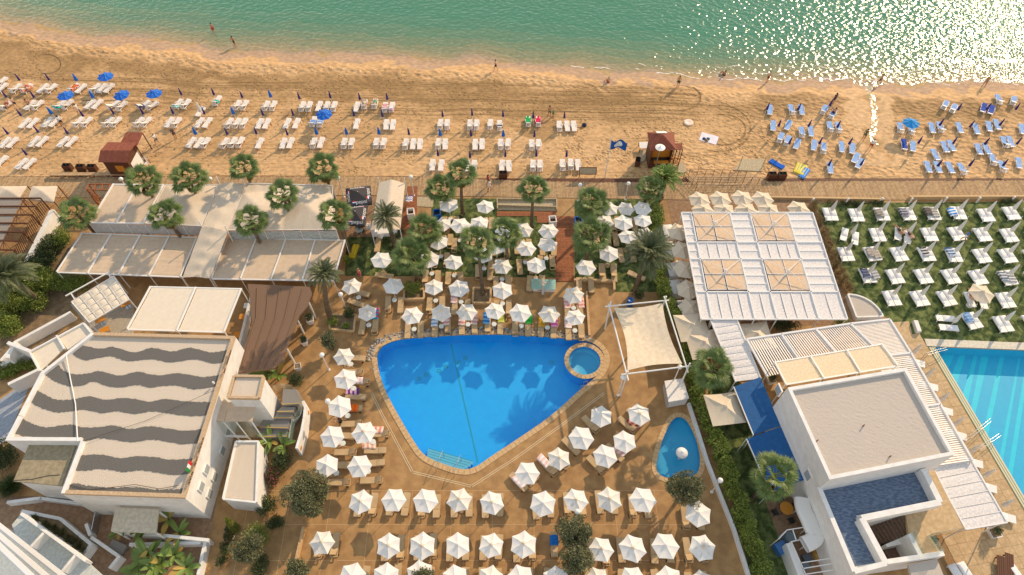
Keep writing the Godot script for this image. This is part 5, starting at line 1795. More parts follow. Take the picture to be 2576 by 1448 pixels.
	zone("tiled_terrace", ats("Z3", [760, 560, 1250, 250, 1448, 560, 1448, 880, 990, 850]), 0.02, rich_mat("pale_tile", hexc("a59c8c"), hexc("bcb3a2"), 2.0, 0.6))
	for t in [["Z3", 1080, 722, 0.5, "orange wooden cafe table under the trellis roof, in front"], ["Z3", 1355, 545, 0.5, "orange wooden cafe table at the trellis corner"], ["Z3", 1130, 832, 0.5, "orange wooden cafe table beside the gravel roof parapet"], ["B1", 1890, 1215, 0.05, "orange wooden cafe table beside the terrace awning, farther one"], ["B1", 1850, 1355, 0.05, "orange wooden cafe table beside the terrace awning, by the wall"], ["B1", 1925, 1130, 0.05, "small white square table beside the terrace awning"]]:
		var p := at(t[0], t[1], t[2], 0.75)
		var tb := thing("cafe_table", t[4], "table", Vector3(p.x, 0.0, p.z), t[3])
		var b := MB.new()
		b.box(Vector3(0, 0.735, 0), Vector3(0.9, 0.05, 0.6))
		part("table_top", b, mats["orange_wood"] if not t[4].contains("white") else mats["white_paint"], tb)
		b = MB.new()
		b.tube(Vector3(0, 0.02, 0), Vector3(0, 0.71, 0), 0.04, 0.04, 8)
		b.box(Vector3(0, 0.02, 0), Vector3(0.45, 0.04, 0.45))
		part("pedestal", b, mats["steel"], tb)
	wall("low_wall_tmp", at("B1", 1975, 1095), at("C1", 1345, 290), 0.25, 0, 1.1, mats["white_wall"], thing("white_parapet", "white parapet wall between the terrace awning and brown reed roof", "wall"))
	# --- building with the wavy gravel roof
	o = thing("gravel_roof_building", "white two-storey building with wavy dark and pale gravel roof stripes", "building")
	var H := 5.5
	var outline := ats("C1", [520, 70, 1330, 92, 1042, 1010, 342, 986, 455, 688, 26, 686, 100, 545, 228, 300], H)
	slab("wall", outline, 0, H - 0.3, mats["white_wall"], o)
	var pl := flat2(outline)
	var inner: PackedVector2Array = Geometry2D.offset_polygon(pl, -0.32)[0]
	var b2 := MB.new()
	b2.sheet(inner, H - 0.29)
	part("pale_gravel", b2, mats["gravel_pale"], o)
	for i in pl.size():
		var b := MB.new()
		var p := v3(pl[i], H - 0.14)
		var r := v3(pl[(i + 1) % pl.size()], H - 0.14)
		var t := (r - p).normalized()
		var nn := Vector3(t.z, 0, -t.x)
		if Geometry2D.is_point_in_polygon(Vector2((p + r).x * 0.5 + nn.x * 0.2, (p + r).z * 0.5 + nn.z * 0.2), pl) == false:
			nn = -nn
		b.bar(p + nn * 0.15 + t * 0.02, r + nn * 0.15 - t * 0.02, 0.3, 0.28 + 0.005 * i)
		part("parapet", b, mats["cap_tan"] if i in [2, 0, 1] else mats["white_wall"], o)
	var bands := [
		[[530, 84, 900, 92, 1300, 100], [530, 90, 700, 98, 760, 92, 880, 104, 1000, 96, 1100, 108, 1200, 100, 1300, 110]],
		[[440, 140, 560, 165, 640, 155, 760, 185, 860, 160, 970, 180, 1080, 160, 1190, 185, 1288, 172], [400, 185, 470, 228, 620, 208, 720, 235, 860, 225, 960, 242, 1100, 225, 1200, 248, 1268, 240]],
		[[318, 242, 360, 290, 430, 310, 500, 304, 560, 292, 640, 312, 690, 315, 780, 295, 850, 310, 920, 315, 1000, 305, 1080, 315, 1160, 325, 1245, 312], [240, 300, 310, 350, 400, 378, 470, 370, 530, 350, 600, 375, 680, 385, 770, 370, 850, 385, 930, 375, 1010, 375, 1100, 395, 1225, 378]],
		[[195, 388, 260, 430, 330, 455, 420, 450, 500, 435, 600, 455, 680, 445, 760, 450, 840, 465, 930, 450, 1010, 460, 1090, 465, 1196, 468], [158, 460, 230, 500, 320, 525, 400, 520, 480, 510, 570, 530, 640, 520, 700, 525, 760, 535, 860, 520, 950, 530, 1050, 545, 1170, 545]],
		[[112, 552, 170, 585, 250, 610, 340, 600, 400, 595, 470, 610, 560, 610, 640, 600, 740, 620, 840, 605, 930, 615, 1040, 630, 1145, 622], [66, 640, 140, 660, 250, 672, 360, 668, 440, 680, 480, 690, 560, 672, 640, 680, 740, 695, 860, 680, 960, 695, 1040, 705, 1118, 700]],
		[[430, 775, 520, 765, 600, 770, 680, 785, 780, 775, 880, 780, 960, 795, 1090, 788], [402, 855, 500, 855, 560, 845, 640, 855, 700, 865, 800, 855, 900, 870, 990, 880, 1062, 875]],
		[[368, 945, 420, 930, 520, 945, 650, 955, 700, 950, 800, 955, 900, 965, 1034, 960], [362, 972, 600, 980, 1026, 990]]]
	for bd in bands:
		var b := MB.new()
		var P := []
		for side in bd:
			var pts := ats("C1", side, H - 0.27)
			var cv := Curve3D.new()
			for i in pts.size():
				var tan: Vector3 = (pts[mini(i + 1, pts.size() - 1)] - pts[maxi(i - 1, 0)]) / 6.0
				cv.add_point(pts[i], -tan, tan)
			var ln := cv.get_baked_length()
			var out := []
			for k in 401:
				var sp := cv.sample_baked(ln * k / 400.0, true)
				out.append(sp + Vector3(0, 0, 0.08 * n1.get_noise_2d(sp.x * 60.0, sp.z * 9.0) + rng.randf_range(-0.03, 0.03)))
			P.append(out)
		for k in 400:
			var y := Vector3(0, 0.012, 0)
			b.quad(P[0][k] + y, P[0][k + 1] + y, P[1][k + 1] + y, P[1][k] + y, Vector3.UP)
		part("dark_gravel", b, mats["gravel_dark"], o)
	bb = MB.new()
	bb.path([at("C1", 372, 200, H), at("C1", 395, 330, H - 0.2), at("C1", 425, 480, H - 0.2), at("C1", 437, 690, H)], 0.05, 6)
	part("white_conduit", bb, mats["white_paint"], o)
	bb = MB.new()
	bb.path([at("C1", 470, 688, H), at("C1", 820, 575, H - 0.2), at("C1", 1212, 400, H)], 0.015, 5)
	bb.path([at("C1", 1212, 400, H), at("C1", 1180, 520, H - 0.2), at("C1", 1100, 700, H - 0.2), at("C1", 1075, 790, H - 0.2)], 0.015, 5)
	bb.path([at("C1", 360, 930, H - 0.2), at("C1", 500, 965, H - 0.2), at("C1", 640, 950, H - 0.2), at("C1", 760, 935, H - 0.2), at("C1", 900, 960, H - 0.2), at("C1", 1010, 940, H - 0.2)], 0.02, 5)
	part("cable", bb, mats["black_plastic"], o)
	bb = MB.new()
	bb.box(at("C1", 1212, 362, H) + Vector3(0, 0.15, 0), Vector3(0.12, 0.3, 0.12))
	part("junction_box", bb, mats["white_paint"], o)
	# letters standing along the right edge, and a small tricolour plate
	plain_mat("letter_brown", hexc("5a3d28"), 0.5)
	var L0 := at("C1", 1048, 1000, H)
	var L1 := at("C1", 1335, 90, H)
	var dl := (L1 - L0).normalized()
	var len_ := L0.distance_to(L1)
	for w in [["veranda", 0.05, 0.13], ["italian", 0.15, 0.22], ["ristorante", 0.235, 0.32], ["bar", 0.72, 0.77], ["restaurant", 0.79, 0.88]]:
		lettering(w[0], L0 + dl * len_ * w[1] + Vector3(0.12, 0.28, 0), L0 + dl * len_ * w[2] + Vector3(0.12, 0.28, 0), 0.3, mats["letter_brown"], o)
	var fl := at("C1", 1078, 842, H)
	for k in 3:
		bb = MB.new()
		bb.box(fl + Vector3(0, 0.3, 0) + dl * 0.28 * (k - 1), Vector3(0.05, 0.55, 0.28), Basis(dl.cross(Vector3.UP), Vector3.UP, -dl))
		part("flag_plate", bb, plain_mat("flag%d" % k, [hexc("1f8a3c"), hexc("f0f0ec"), hexc("d02a24")][k], 0.5), o)
	# windows in the wall that faces the pool
	for t in [0.1, 0.2, 0.36, 0.47, 0.58]:
		var wc := L0.lerp(L1, t)
		for lvl in [1.6, 3.4]:
			if lvl > 2.0 and t > 0.3:
				continue
			var nn := dl.cross(Vector3.UP).normalized()
			if nn.x < 0:
				nn = -nn
			bb = MB.new()
			bb.box(Vector3(wc.x, lvl, wc.z) + nn * 0.015, Vector3(0.10, 0.9, 0.8), Basis(nn, Vector3.UP, nn.cross(Vector3.UP)))
			var f := part("window", bb, mats["white_paint"], o)
			bb = MB.new()
			bb.box(Vector3(wc.x, lvl, wc.z) + nn * 0.06, Vector3(0.03, 0.74, 0.64), Basis(nn, Vector3.UP, nn.cross(Vector3.UP)))
			part("pane", bb, mats["window_glass"], f)
	# lower wing with a bare concrete roof
	o = thing("concrete_roof_wing", "low wing with bare concrete roof slab beside the gravel roofed building", "building")
	var low := ats("C1", [168, 692, 430, 702, 345, 942, 72, 916], 4.6)
	slab("wall", ats("C1", [168, 696, 425, 705, 345, 935, 90, 910], 4.6), 0, 4.42, mats["white_wall"], o)
	slab("roof_slab", low, 4.42, 4.6, mats["slab_grey"], o)
	bb = MB.new()
	bb.path([at("C1", 75, 912, 4.62), at("C1", 180, 905, 4.62), at("C1", 270, 885, 4.62), at("C1", 340, 880, 4.62)], 0.02, 5)
	part("cable", bb, mats["black_plastic"], o)
	# side passage roofs to the north-west
	o = thing("passage_roof", "two pale sloping canopy bays along the slanted side of the gravel roof", "canopy")
	for cc in [["Z3", [345, 1085, 610, 935, 695, 1035, 432, 1285]], ["Z3", [635, 915, 900, 770, 985, 865, 730, 1050]]]:
		slab("canopy_panel", ats(cc[0], cc[1], 4.3), 4.22, 4.3, pale, o)
	for cc in [["Z3", 320, 1075, 432, 1285], ["Z3", 612, 900, 700, 1045], ["Z3", 905, 765, 990, 870], ["Z3", 320, 1075, 905, 765]]:
		wall("rib", at(cc[0], cc[1], cc[2], 4.4), at(cc[0], cc[3], cc[4], 4.4), 0.14, 4.24, 4.5, mats["white_wall"], o)
	for cc in [["Z3", 325, 1080], ["Z3", 614, 905], ["Z3", 905, 768]]:
		post(o, at(cc[0], cc[1], cc[2], 4.3), 4.3, 0.1)
	# garden walls on the far left
	for w in [["Z3", 70, 1140, 160, 960, 2.2, "sloping white garden wall end at the left edge"], ["Z3", 150, 970, 760, 640, 1.2, "long white garden wall overgrown with shrubs"], ["Z3", 75, 970, 320, 1065, 2.6, "white slab wall by the passage canopy"], ["Z3", 0, 1170, 140, 1010, 1.0, "low pale kerb wall at the left edge"], ["Z3", 80, 1425, 430, 1255, 1.6, "white wall beside the small planter hedge"], ["Z3", 0, 1215, 300, 1075, 1.0, "tan planter wall below the passage canopy"]]:
		var t := thing("garden_wall", w[6], "wall")
		wall("masonry", at(w[0], w[1], w[2], w[5]), at(w[0], w[3], w[4], w[5]), 0.3, 0, w[5], mats["white_wall"], t)
	zone("earth", ats("V", [0, 640, 210, 600, 190, 760, 120, 880, 0, 960]), 0.012, mats["earth"])
	zone("blue_path", ats("C1", [-40, 480, 190, 320, 60, 620, 20, 700, -60, 720]), 0.015, rich_mat("grey_path", hexc("8e97a3"), hexc("a2a9b2"), 2.0, 0.8))
	# --- wooden pergola and white tents at the left edge
	o = thing("timber_pergola", "dark timber slat pergola with grey woven panels and white side wall", "pergola")
	var up := ats("B1", [-330, 300, 310, 298, 100, 700, -460, 690], 3.4)
	for t in 7:
		var bar := MB.new()
		bar.bar(up[0].lerp(up[3], t / 6.0), up[1].lerp(up[2], t / 6.0), 0.10, 0.16)
		part("beam", bar, mats["brown_wood"], o)
	var ee := ats("B1", [310, 298, 375, 380, 150, 770, 100, 700], 3.4)
	for i in 26:
		var bar := MB.new()
		var p := up[1].lerp(up[2], i / 25.0) as Vector3
		var r := at("B1", 372, 378, 2.2).lerp(at("B1", 140, 800, 2.2), i / 25.0)
		bar.bar(p, r, 0.07, 0.05)
		part("slat", bar, mats["brown_wood"], o)
	for i in 6:
		var a: Vector3 = up[0].lerp(up[3], (i + 0.08) / 6.0) - Vector3(0, 0.06, 0)
		var d: Vector3 = up[0].lerp(up[3], (i + 0.85) / 6.0) - Vector3(0, 0.06, 0)
		var a2: Vector3 = up[1].lerp(up[2], (i + 0.08) / 6.0) - Vector3(0, 0.06, 0)
		var d2: Vector3 = up[1].lerp(up[2], (i + 0.85) / 6.0) - Vector3(0, 0.06, 0)
		part("woven_panel", cloth(a, a.lerp(a2, 0.78), d.lerp(d2, 0.78), d, 5.0, 0.025), mats["reed"], o)
		for k in 4:
			var bar := MB.new()
			bar.bar(a.lerp(a2, 0.8), d.lerp(d2, 0.8 + 0.05 * k), 0.05, 0.04)
			part("slat", bar, mats["brown_wood"], o)
	for i in 4:
		post(o, up[1].lerp(up[2], i / 3.0), 3.4, 0.08, "post", mats["brown_wood"])
		post(o, up[0].lerp(up[3], i / 3.0), 3.4, 0.08, "post", mats["brown_wood"])
	wall("side_wall", at("B1", 400, 385, 1.6), at("B1", 150, 890, 1.6), 0.5, 0, 1.6, mats["white_wall"], o)
	for tt in [["B1", [-15, 205, 208, 203, 150, 295, -70, 300], "white square cloth tent at the seafront, farther from the planters"], ["B1", [245, 205, 445, 203, 415, 325, 215, 300], "white square cloth tent beside the bamboo poles"]]:
		var t := thing("cloth_tent", tt[2], "tent")
		var cc := ats(tt[0], tt[1], 2.6)
		part("tent_cloth", cloth(cc[0], cc[1], cc[2], cc[3], 1.0, 0.02, 0.45, 12, 12), tent, t)
		for p in cc:
			post(t, p, 2.6, 0.05, "post", mats["brown_wood"])
		wall("valance", cc[3], cc[2], 0.02, 2.3, 2.58, tent, t)
	for bp in [["B1", 405, 225, 510, 330], ["B1", 430, 190, 520, 270]]:
		var b := MB.new()
		b.tube(at(bp[0], bp[1], bp[2], 2.6), at(bp[0], bp[3], bp[4], 0.0), 0.03, 0.04, 6)
		solo("bamboo_pole", b, mats["orange_wood"], "slanting bamboo pole beside the seafront cloth tent", "pole", "slanting bamboo poles")
	# carved timber gate frame by the awning corner
	o = thing("timber_gate", "reddish timber gate frame with lattice at the awning corner", "gate")
	for s2 in [["B1", 685, 190, 850, 190], ["B1", 670, 230, 845, 235], ["B1", 685, 190, 670, 230], ["B1", 850, 190, 845, 235], ["B1", 740, 190, 725, 232], ["B1", 795, 190, 785, 234]]:
		var b := MB.new()
		b.bar(at(s2[0], s2[1], s2[2], 2.6), at(s2[0], s2[3], s2[4], 2.6), 0.1, 0.14)
		part("lintel", b, mats["wood_deck"], o)
	for s2 in [["B1", 685, 190], ["B1", 850, 190], ["B1", 670, 230], ["B1", 845, 235]]:
		post(o, at(s2[0], s2[1], s2[2], 2.6), 2.6, 0.08, "post", mats["wood_deck"])
	for k in 3:
		var b := MB.new()
		b.bar(at("B1", 690 + k * 12, 240 + k * 30, 2.0), at("B1", 760 + k * 5, 300 + k * 22, 0.6), 0.1, 0.1)
		part("brace", b, mats["wood_deck"], o)
	# --- reed roof by the terrace
	o = thing("reed_roof", "brown reed roof with pale battens and curved edge beside the pool terrace", "roof")
	var rv := ats("V", [622, 715, 778, 722, 784, 738, 772, 772, 752, 795, 740, 826, 724, 868, 711, 908, 688, 928, 592, 940, 634, 815, 627, 742], 2.9)
	slab("reed_cover", rv, 2.72, 2.9, mats["thatch"], o)
	for k in 5:
		var b := MB.new()
		var f := (k + 0.5) / 5.0
		b.path([at("V", lerpf(632, 775, f), 724 + 4 * f, 2.93), at("V", lerpf(632, 752, f), 800, 2.93), at("V", lerpf(610, 725, f), 870, 2.93), at("V", lerpf(598, 690, f), 930 - 4 * f, 2.93)], 0.05, 6)
		part("batten", b, mats["pole_wood"] if mats.has("pole_wood") else mats["thatch"], o)
	for p in [["B2", 410, 1112], ["B2", 315, 1235], ["C2", 175, 168]]:
		post(o, at(p[0], p[1], p[2], 2.7), 2.75, 0.09)
	# --- stair tower and glazed canopy
	o = thing("stair_tower", "small white stair tower with pinkish gravel roof", "tower")
	var tw := ats("Z2", [715, 288, 1000, 292, 952, 500, 655, 495], 6.0)
	slab("wall", tw, 0, 5.75, mats["white_wall"], o)
	slab("roof_gravel", [tw[0].lerp(tw[2], 0.06), tw[1].lerp(tw[3], 0.06), tw[2].lerp(tw[0], 0.06), tw[3].lerp(tw[1], 0.06)], 5.75, 5.9, mats["gravel_pale"], o)
	for i in 4:
		var b := MB.new()
		b.bar(tw[i] + Vector3(0, -0.08, 0), tw[(i + 1) % 4] + Vector3(0, -0.08, 0), 0.2, 0.34 + 0.004 * i)
		part("parapet", b, mats["cap_tan"], o)
	o = thing("glazed_canopy", "beige translucent canopy with glass front between the tower and gravel roof", "canopy")
	for cc in [[565, 455, 660, 545, 620, 728, 492, 725], [665, 540, 935, 540, 890, 728, 625, 728]]:
		slab("canopy_panel", ats("Z2", cc, 4.2), 4.14, 4.2, fab, o)
	var gp := ats("Z2", [485, 730, 615, 732, 735, 734, 885, 730], 4.1)
	var gq := ats("Z2", [565, 870, 735, 870, 850, 878, 995, 890], 1.8)
	for i in 3:
		var b := MB.new()
		b.quad(gp[i] as Vector3, gp[i + 1] as Vector3, gq[i + 1] as Vector3, gq[i] as Vector3, Vector3(0, 1, 1))
		part("pane", b, glass, o)
	for i in 4:
		var b := MB.new()
		b.bar(gp[i], gq[i], 0.10, 0.10)
		part("mullion", b, mats["white_paint"], o)
		post(o, gq[i], 1.8, 0.06)
	var bl := MB.new()
	bl.bar(gq[0], gq[2], 0.14, 0.2)
	part("sill", bl, mats["white_wall"], o)
	# curved stair with glass side
	o = thing("curved_stair", "grey stone curved stair with yellow edged treads, glass rail and white outer wall", "stair")
	rich_mat("grey_stone", hexc("7d7872"), hexc("989189"), 0.8, 0.6, 0.0, "streak", 46, 1.6)
	plain_mat("tread_yellow", hexc("c8a648"), 0.6)
	var stp := [[1190, 415, 1330, 420, 1350, 560, 1180, 570], [1175, 585, 1310, 590, 1290, 640, 1130, 640], [1130, 645, 1290, 645, 1270, 700, 1100, 700], [1000, 710, 1255, 712, 1240, 800, 960, 790], [960, 795, 1240, 805, 1225, 880, 1000, 885]]
	for i in stp.size():
		slab("step", ats("Z2", stp[i], 2.4 - 0.3 * i), 0, 2.4 - 0.3 * i, mats["grey_stone"], o)
		var b := MB.new()
		b.bar(at("Z2", stp[i][6], stp[i][7] - 8, 2.4 - 0.3 * i) + Vector3(0, 0.008, 0), at("Z2", stp[i][4], stp[i][5] - 8, 2.4 - 0.3 * i) + Vector3(0, 0.008, 0), 0.06, 0.012)
		part("tread_strip", b, mats["tread_yellow"], o)
	var arc := ats("Z2", [1080, 380, 1160, 358, 1250, 368, 1310, 405, 1345, 480, 1352, 540, 1330, 620, 1275, 700, 1240, 880], 3.2)
	for i in arc.size() - 1:
		var b := MB.new()
		b.quad(arc[i] as Vector3, arc[i + 1] as Vector3, arc[i + 1] - Vector3(0, 1.1, 0), arc[i] - Vector3(0, 1.1, 0), Vector3(1, 0, 0))
		part("pane", b, glass, o)
	var oc := ats("Z2", [1385, 530, 1405, 590, 1395, 690, 1370, 820, 1320, 990], 1.7)
	for i in oc.size() - 1:
		wall("outer_wall", oc[i], oc[i + 1], 0.22, 0, 1.7, mats["white_wall"], o)
	for k in 7:
		var p := oc[1].lerp(oc[4], k / 7.0 + 0.05) as Vector3
		var b := MB.new()
		b.tube(Vector3(p.x + 0.05, 0.9, p.z), Vector3(p.x + 0.16, 0.9, p.z), 0.2, 0.2, 16)
		part("porthole", b, mats["orange_wood"], o)
	o = thing("gravel_roof_strip", "long low white annex with pale gravel roof beside the brown lane", "building")
	var gs := ats("C1", [1335, 690, 1462, 690, 1450, 1035, 1262, 1015], 2.8)
	slab("wall", gs, 0, 2.6, mats["white_wall"], o)
	slab("roof_gravel", [gs[0].lerp(gs[2], 0.03), gs[1].lerp(gs[3], 0.03), gs[2].lerp(gs[0], 0.03), gs[3].lerp(gs[1], 0.03)], 2.6, 2.68, mats["gravel_pale"], o)
	for i in 4:
		var b := MB.new()
		b.bar(gs[i] + Vector3(0, -0.1, 0), gs[(i + 1) % 4] + Vector3(0, -0.1, 0), 0.16, 0.24 + 0.004 * i)
		part("parapet", b, mats["white_wall"], o)
	# --- entrance court in the lower left corner
	zone("dark_court", ats("C1", [-40, 1000, 1230, 1010, 1130, 1500, 300, 1500, -40, 1350]), 0.012, mats["dark_paving"])
	o = thing("entrance_canopy", "flat pale concrete entrance canopy beside the banana plants", "canopy")
	slab("roof_slab", ats("C1", [652, 1065, 898, 1076, 882, 1212, 625, 1200], 3.0), 2.85, 3.0, rich_mat("pale_slab", hexc("b8ae98"), hexc("cdc4af"), 2.5, 0.85), o)
	for p in [[660, 1075], [890, 1085], [875, 1205], [635, 1190]]:
		post(o, at("C1", p[0], p[1], 2.9), 2.86, 0.08)
	o = thing("planter_bed", "raised white planter with wild grass in the entrance court", "planter")
	for w in [["Z1", 205, 825, 580, 900], ["Z1", 580, 900, 880, 1150], ["Z1", 880, 1150, 800, 1260], ["Z1", 800, 1260, 205, 825]]:
		wall("planter_wall", at(w[0], w[1], w[2], 1.0), at(w[0], w[3], w[4], 1.0), 0.25, 0, 1.0, mats["white_wall"], o)
	slab("soil", ats("Z1", [240, 845, 575, 915, 860, 1150, 790, 1230], 0.9), 0, 0.85, mats["earth"], o)
	for w in [["Z1", 870, 1060, 830, 950, 0.9, "white ramp wall beside the black opening"], ["Z1", 880, 1080, 1140, 1260, 0.8, "white step wall sloping toward the banana bed"], ["Z1", 60, 740, 380, 700, 0.7, "tan kerb wall below the spiky bush"], ["Z1", 380, 700, 830, 760, 0.5, "thin kerb in front of the white facade"], ["Z1", 1160, 1260, 1060, 1385, 1.0, "white wall bounding the banana bed"], ["C1", 730, 1275, 1135, 1265, 0.8, "white front wall of the banana planter"], ["C1", 640, 1195, 1180, 1250, 1.2, "long white wall behind the banana planter"], ["C1", 1160, 1260, 1120, 1448, 0.9, "white wall along the brown lane"]]:
		var t := thing("court_wall", w[6], "wall")
		wall("masonry", at(w[0], w[1], w[2], w[5]), at(w[0], w[3], w[4], w[5]), 0.25, 0, w[5], mats["white_wall"], t)
	o = thing("grey_stairs", "short flight of grey steps down to the court", "stairs")
	for i in 4:
		slab("step", ats("Z1", [1090 - i * 14, 1100 + i * 26, 1230 - i * 14, 1160 + i * 26, 1216 - i * 14, 1190 + i * 26, 1076 - i * 14, 1130 + i * 26], 0.5 - 0.1 * i), 0, 0.5 - 0.1 * i, mats["grey_stone"], o)
	o = thing("stair_guard", "steel guard frame at the basement stair beside the canopy", "frame")
	wall("frame", at("Z1", 935, 765, 1.0), at("Z1", 1090, 850, 1.0), 0.06, 0.9, 1.0, mats["steel"], o)
	wall("frame", at("Z1", 935, 765, 1.0), at("Z1", 885, 1010, 1.0), 0.06, 0, 1.0, mats["steel"], o)
	# hotel balconies cut by the corner of the picture
	o = thing("hotel_balconies", "pale stacked hotel balconies with white rails and greenish glass in the corner", "building")
	var lawnp := rich_mat("balcony_floor", hexc("b7bcb8"), hexc("cdd1cc"), 2.0, 0.7)
	slab("balcony_slab", ats("Z1", [200, 850, 830, 1310, 1040, 1500, 300, 1500, 110, 960], 3.0), 2.6, 3.0, lawnp, o)
	for w in [[220, 860, 850, 1320], [440, 1050, 320, 1180], [750, 1260, 620, 1420]]:
		wall("divider", at("Z1", w[0], w[1], 3.6), at("Z1", w[2], w[3], 3.6), 0.2, 3.0, 3.9, mats["white_wall"], o)
	slab("facade", ats("Z1", [-60, 930, 60, 1000, 560, 1520, -60, 1520], 2.9), 0, 2.9, mats["white_wall"], o)
	for k in 3:
		var yy := 5.0 + 2.6 * k
		var off := k * 95
		slab("balcony_slab", ats("Z1", [-80, 960 + off, 20 - k * 10, 1000 + off, 560 - k * 60, 1448 + off, 420 - k * 60, 1560 + off, -80, 1250 + off], yy), yy - 0.2, yy, lawnp, o)
		wall("rail", at("Z1", -60, 925 + off, yy + 1.0), at("Z1", 640 - k * 60, 1478 + off, yy + 1.0), 0.28, yy + 0.92, yy + 1.06, mats["white_paint"], o)
		wall("rail", at("Z1", -60, 965 + off, yy + 0.9), at("Z1", 600 - k * 60, 1490 + off, yy + 0.9), 0.10, yy + 0.86, yy + 0.96, mats["white_paint"], o)
		wall("glass_front", at("Z1", -60, 945 + off, yy + 0.5), at("Z1", 620 - k * 60, 1490 + off, yy + 0.5), 0.03, yy, yy + 0.9, glass, o)

# ---------------------------------------------------------------- right-hand side
func lerp4(q: Array, u: float, w: float) -> Vector3:
	return q[0].lerp(q[1], u).lerp(q[3].lerp(q[2], u), w)

func louvres(o: Node3D, q: Array, n: int, along_u: bool, m: Material, called := "louvre_slats") -> void:
	var b := MB.new()
	for i in n:
		var t := (i + 0.5) / n
		var p := lerp4(q, t, 0.0) if along_u else lerp4(q, 0.0, t)
		var r := lerp4(q, t, 1.0) if along_u else lerp4(q, 1.0, t)
		var wd := (lerp4(q, 0.0, 0.5).distance_to(lerp4(q, 1.0, 0.5)) if along_u else lerp4(q, 0.5, 0.0).distance_to(lerp4(q, 0.5, 1.0))) / n
		var d := (r - p).normalized()
		var tilt := Vector3.UP.rotated(d, -0.45)
		b.bar(p, r, wd * 0.84, 0.03, tilt)
	part(called, b, m, o).set_meta("kind", "stuff")

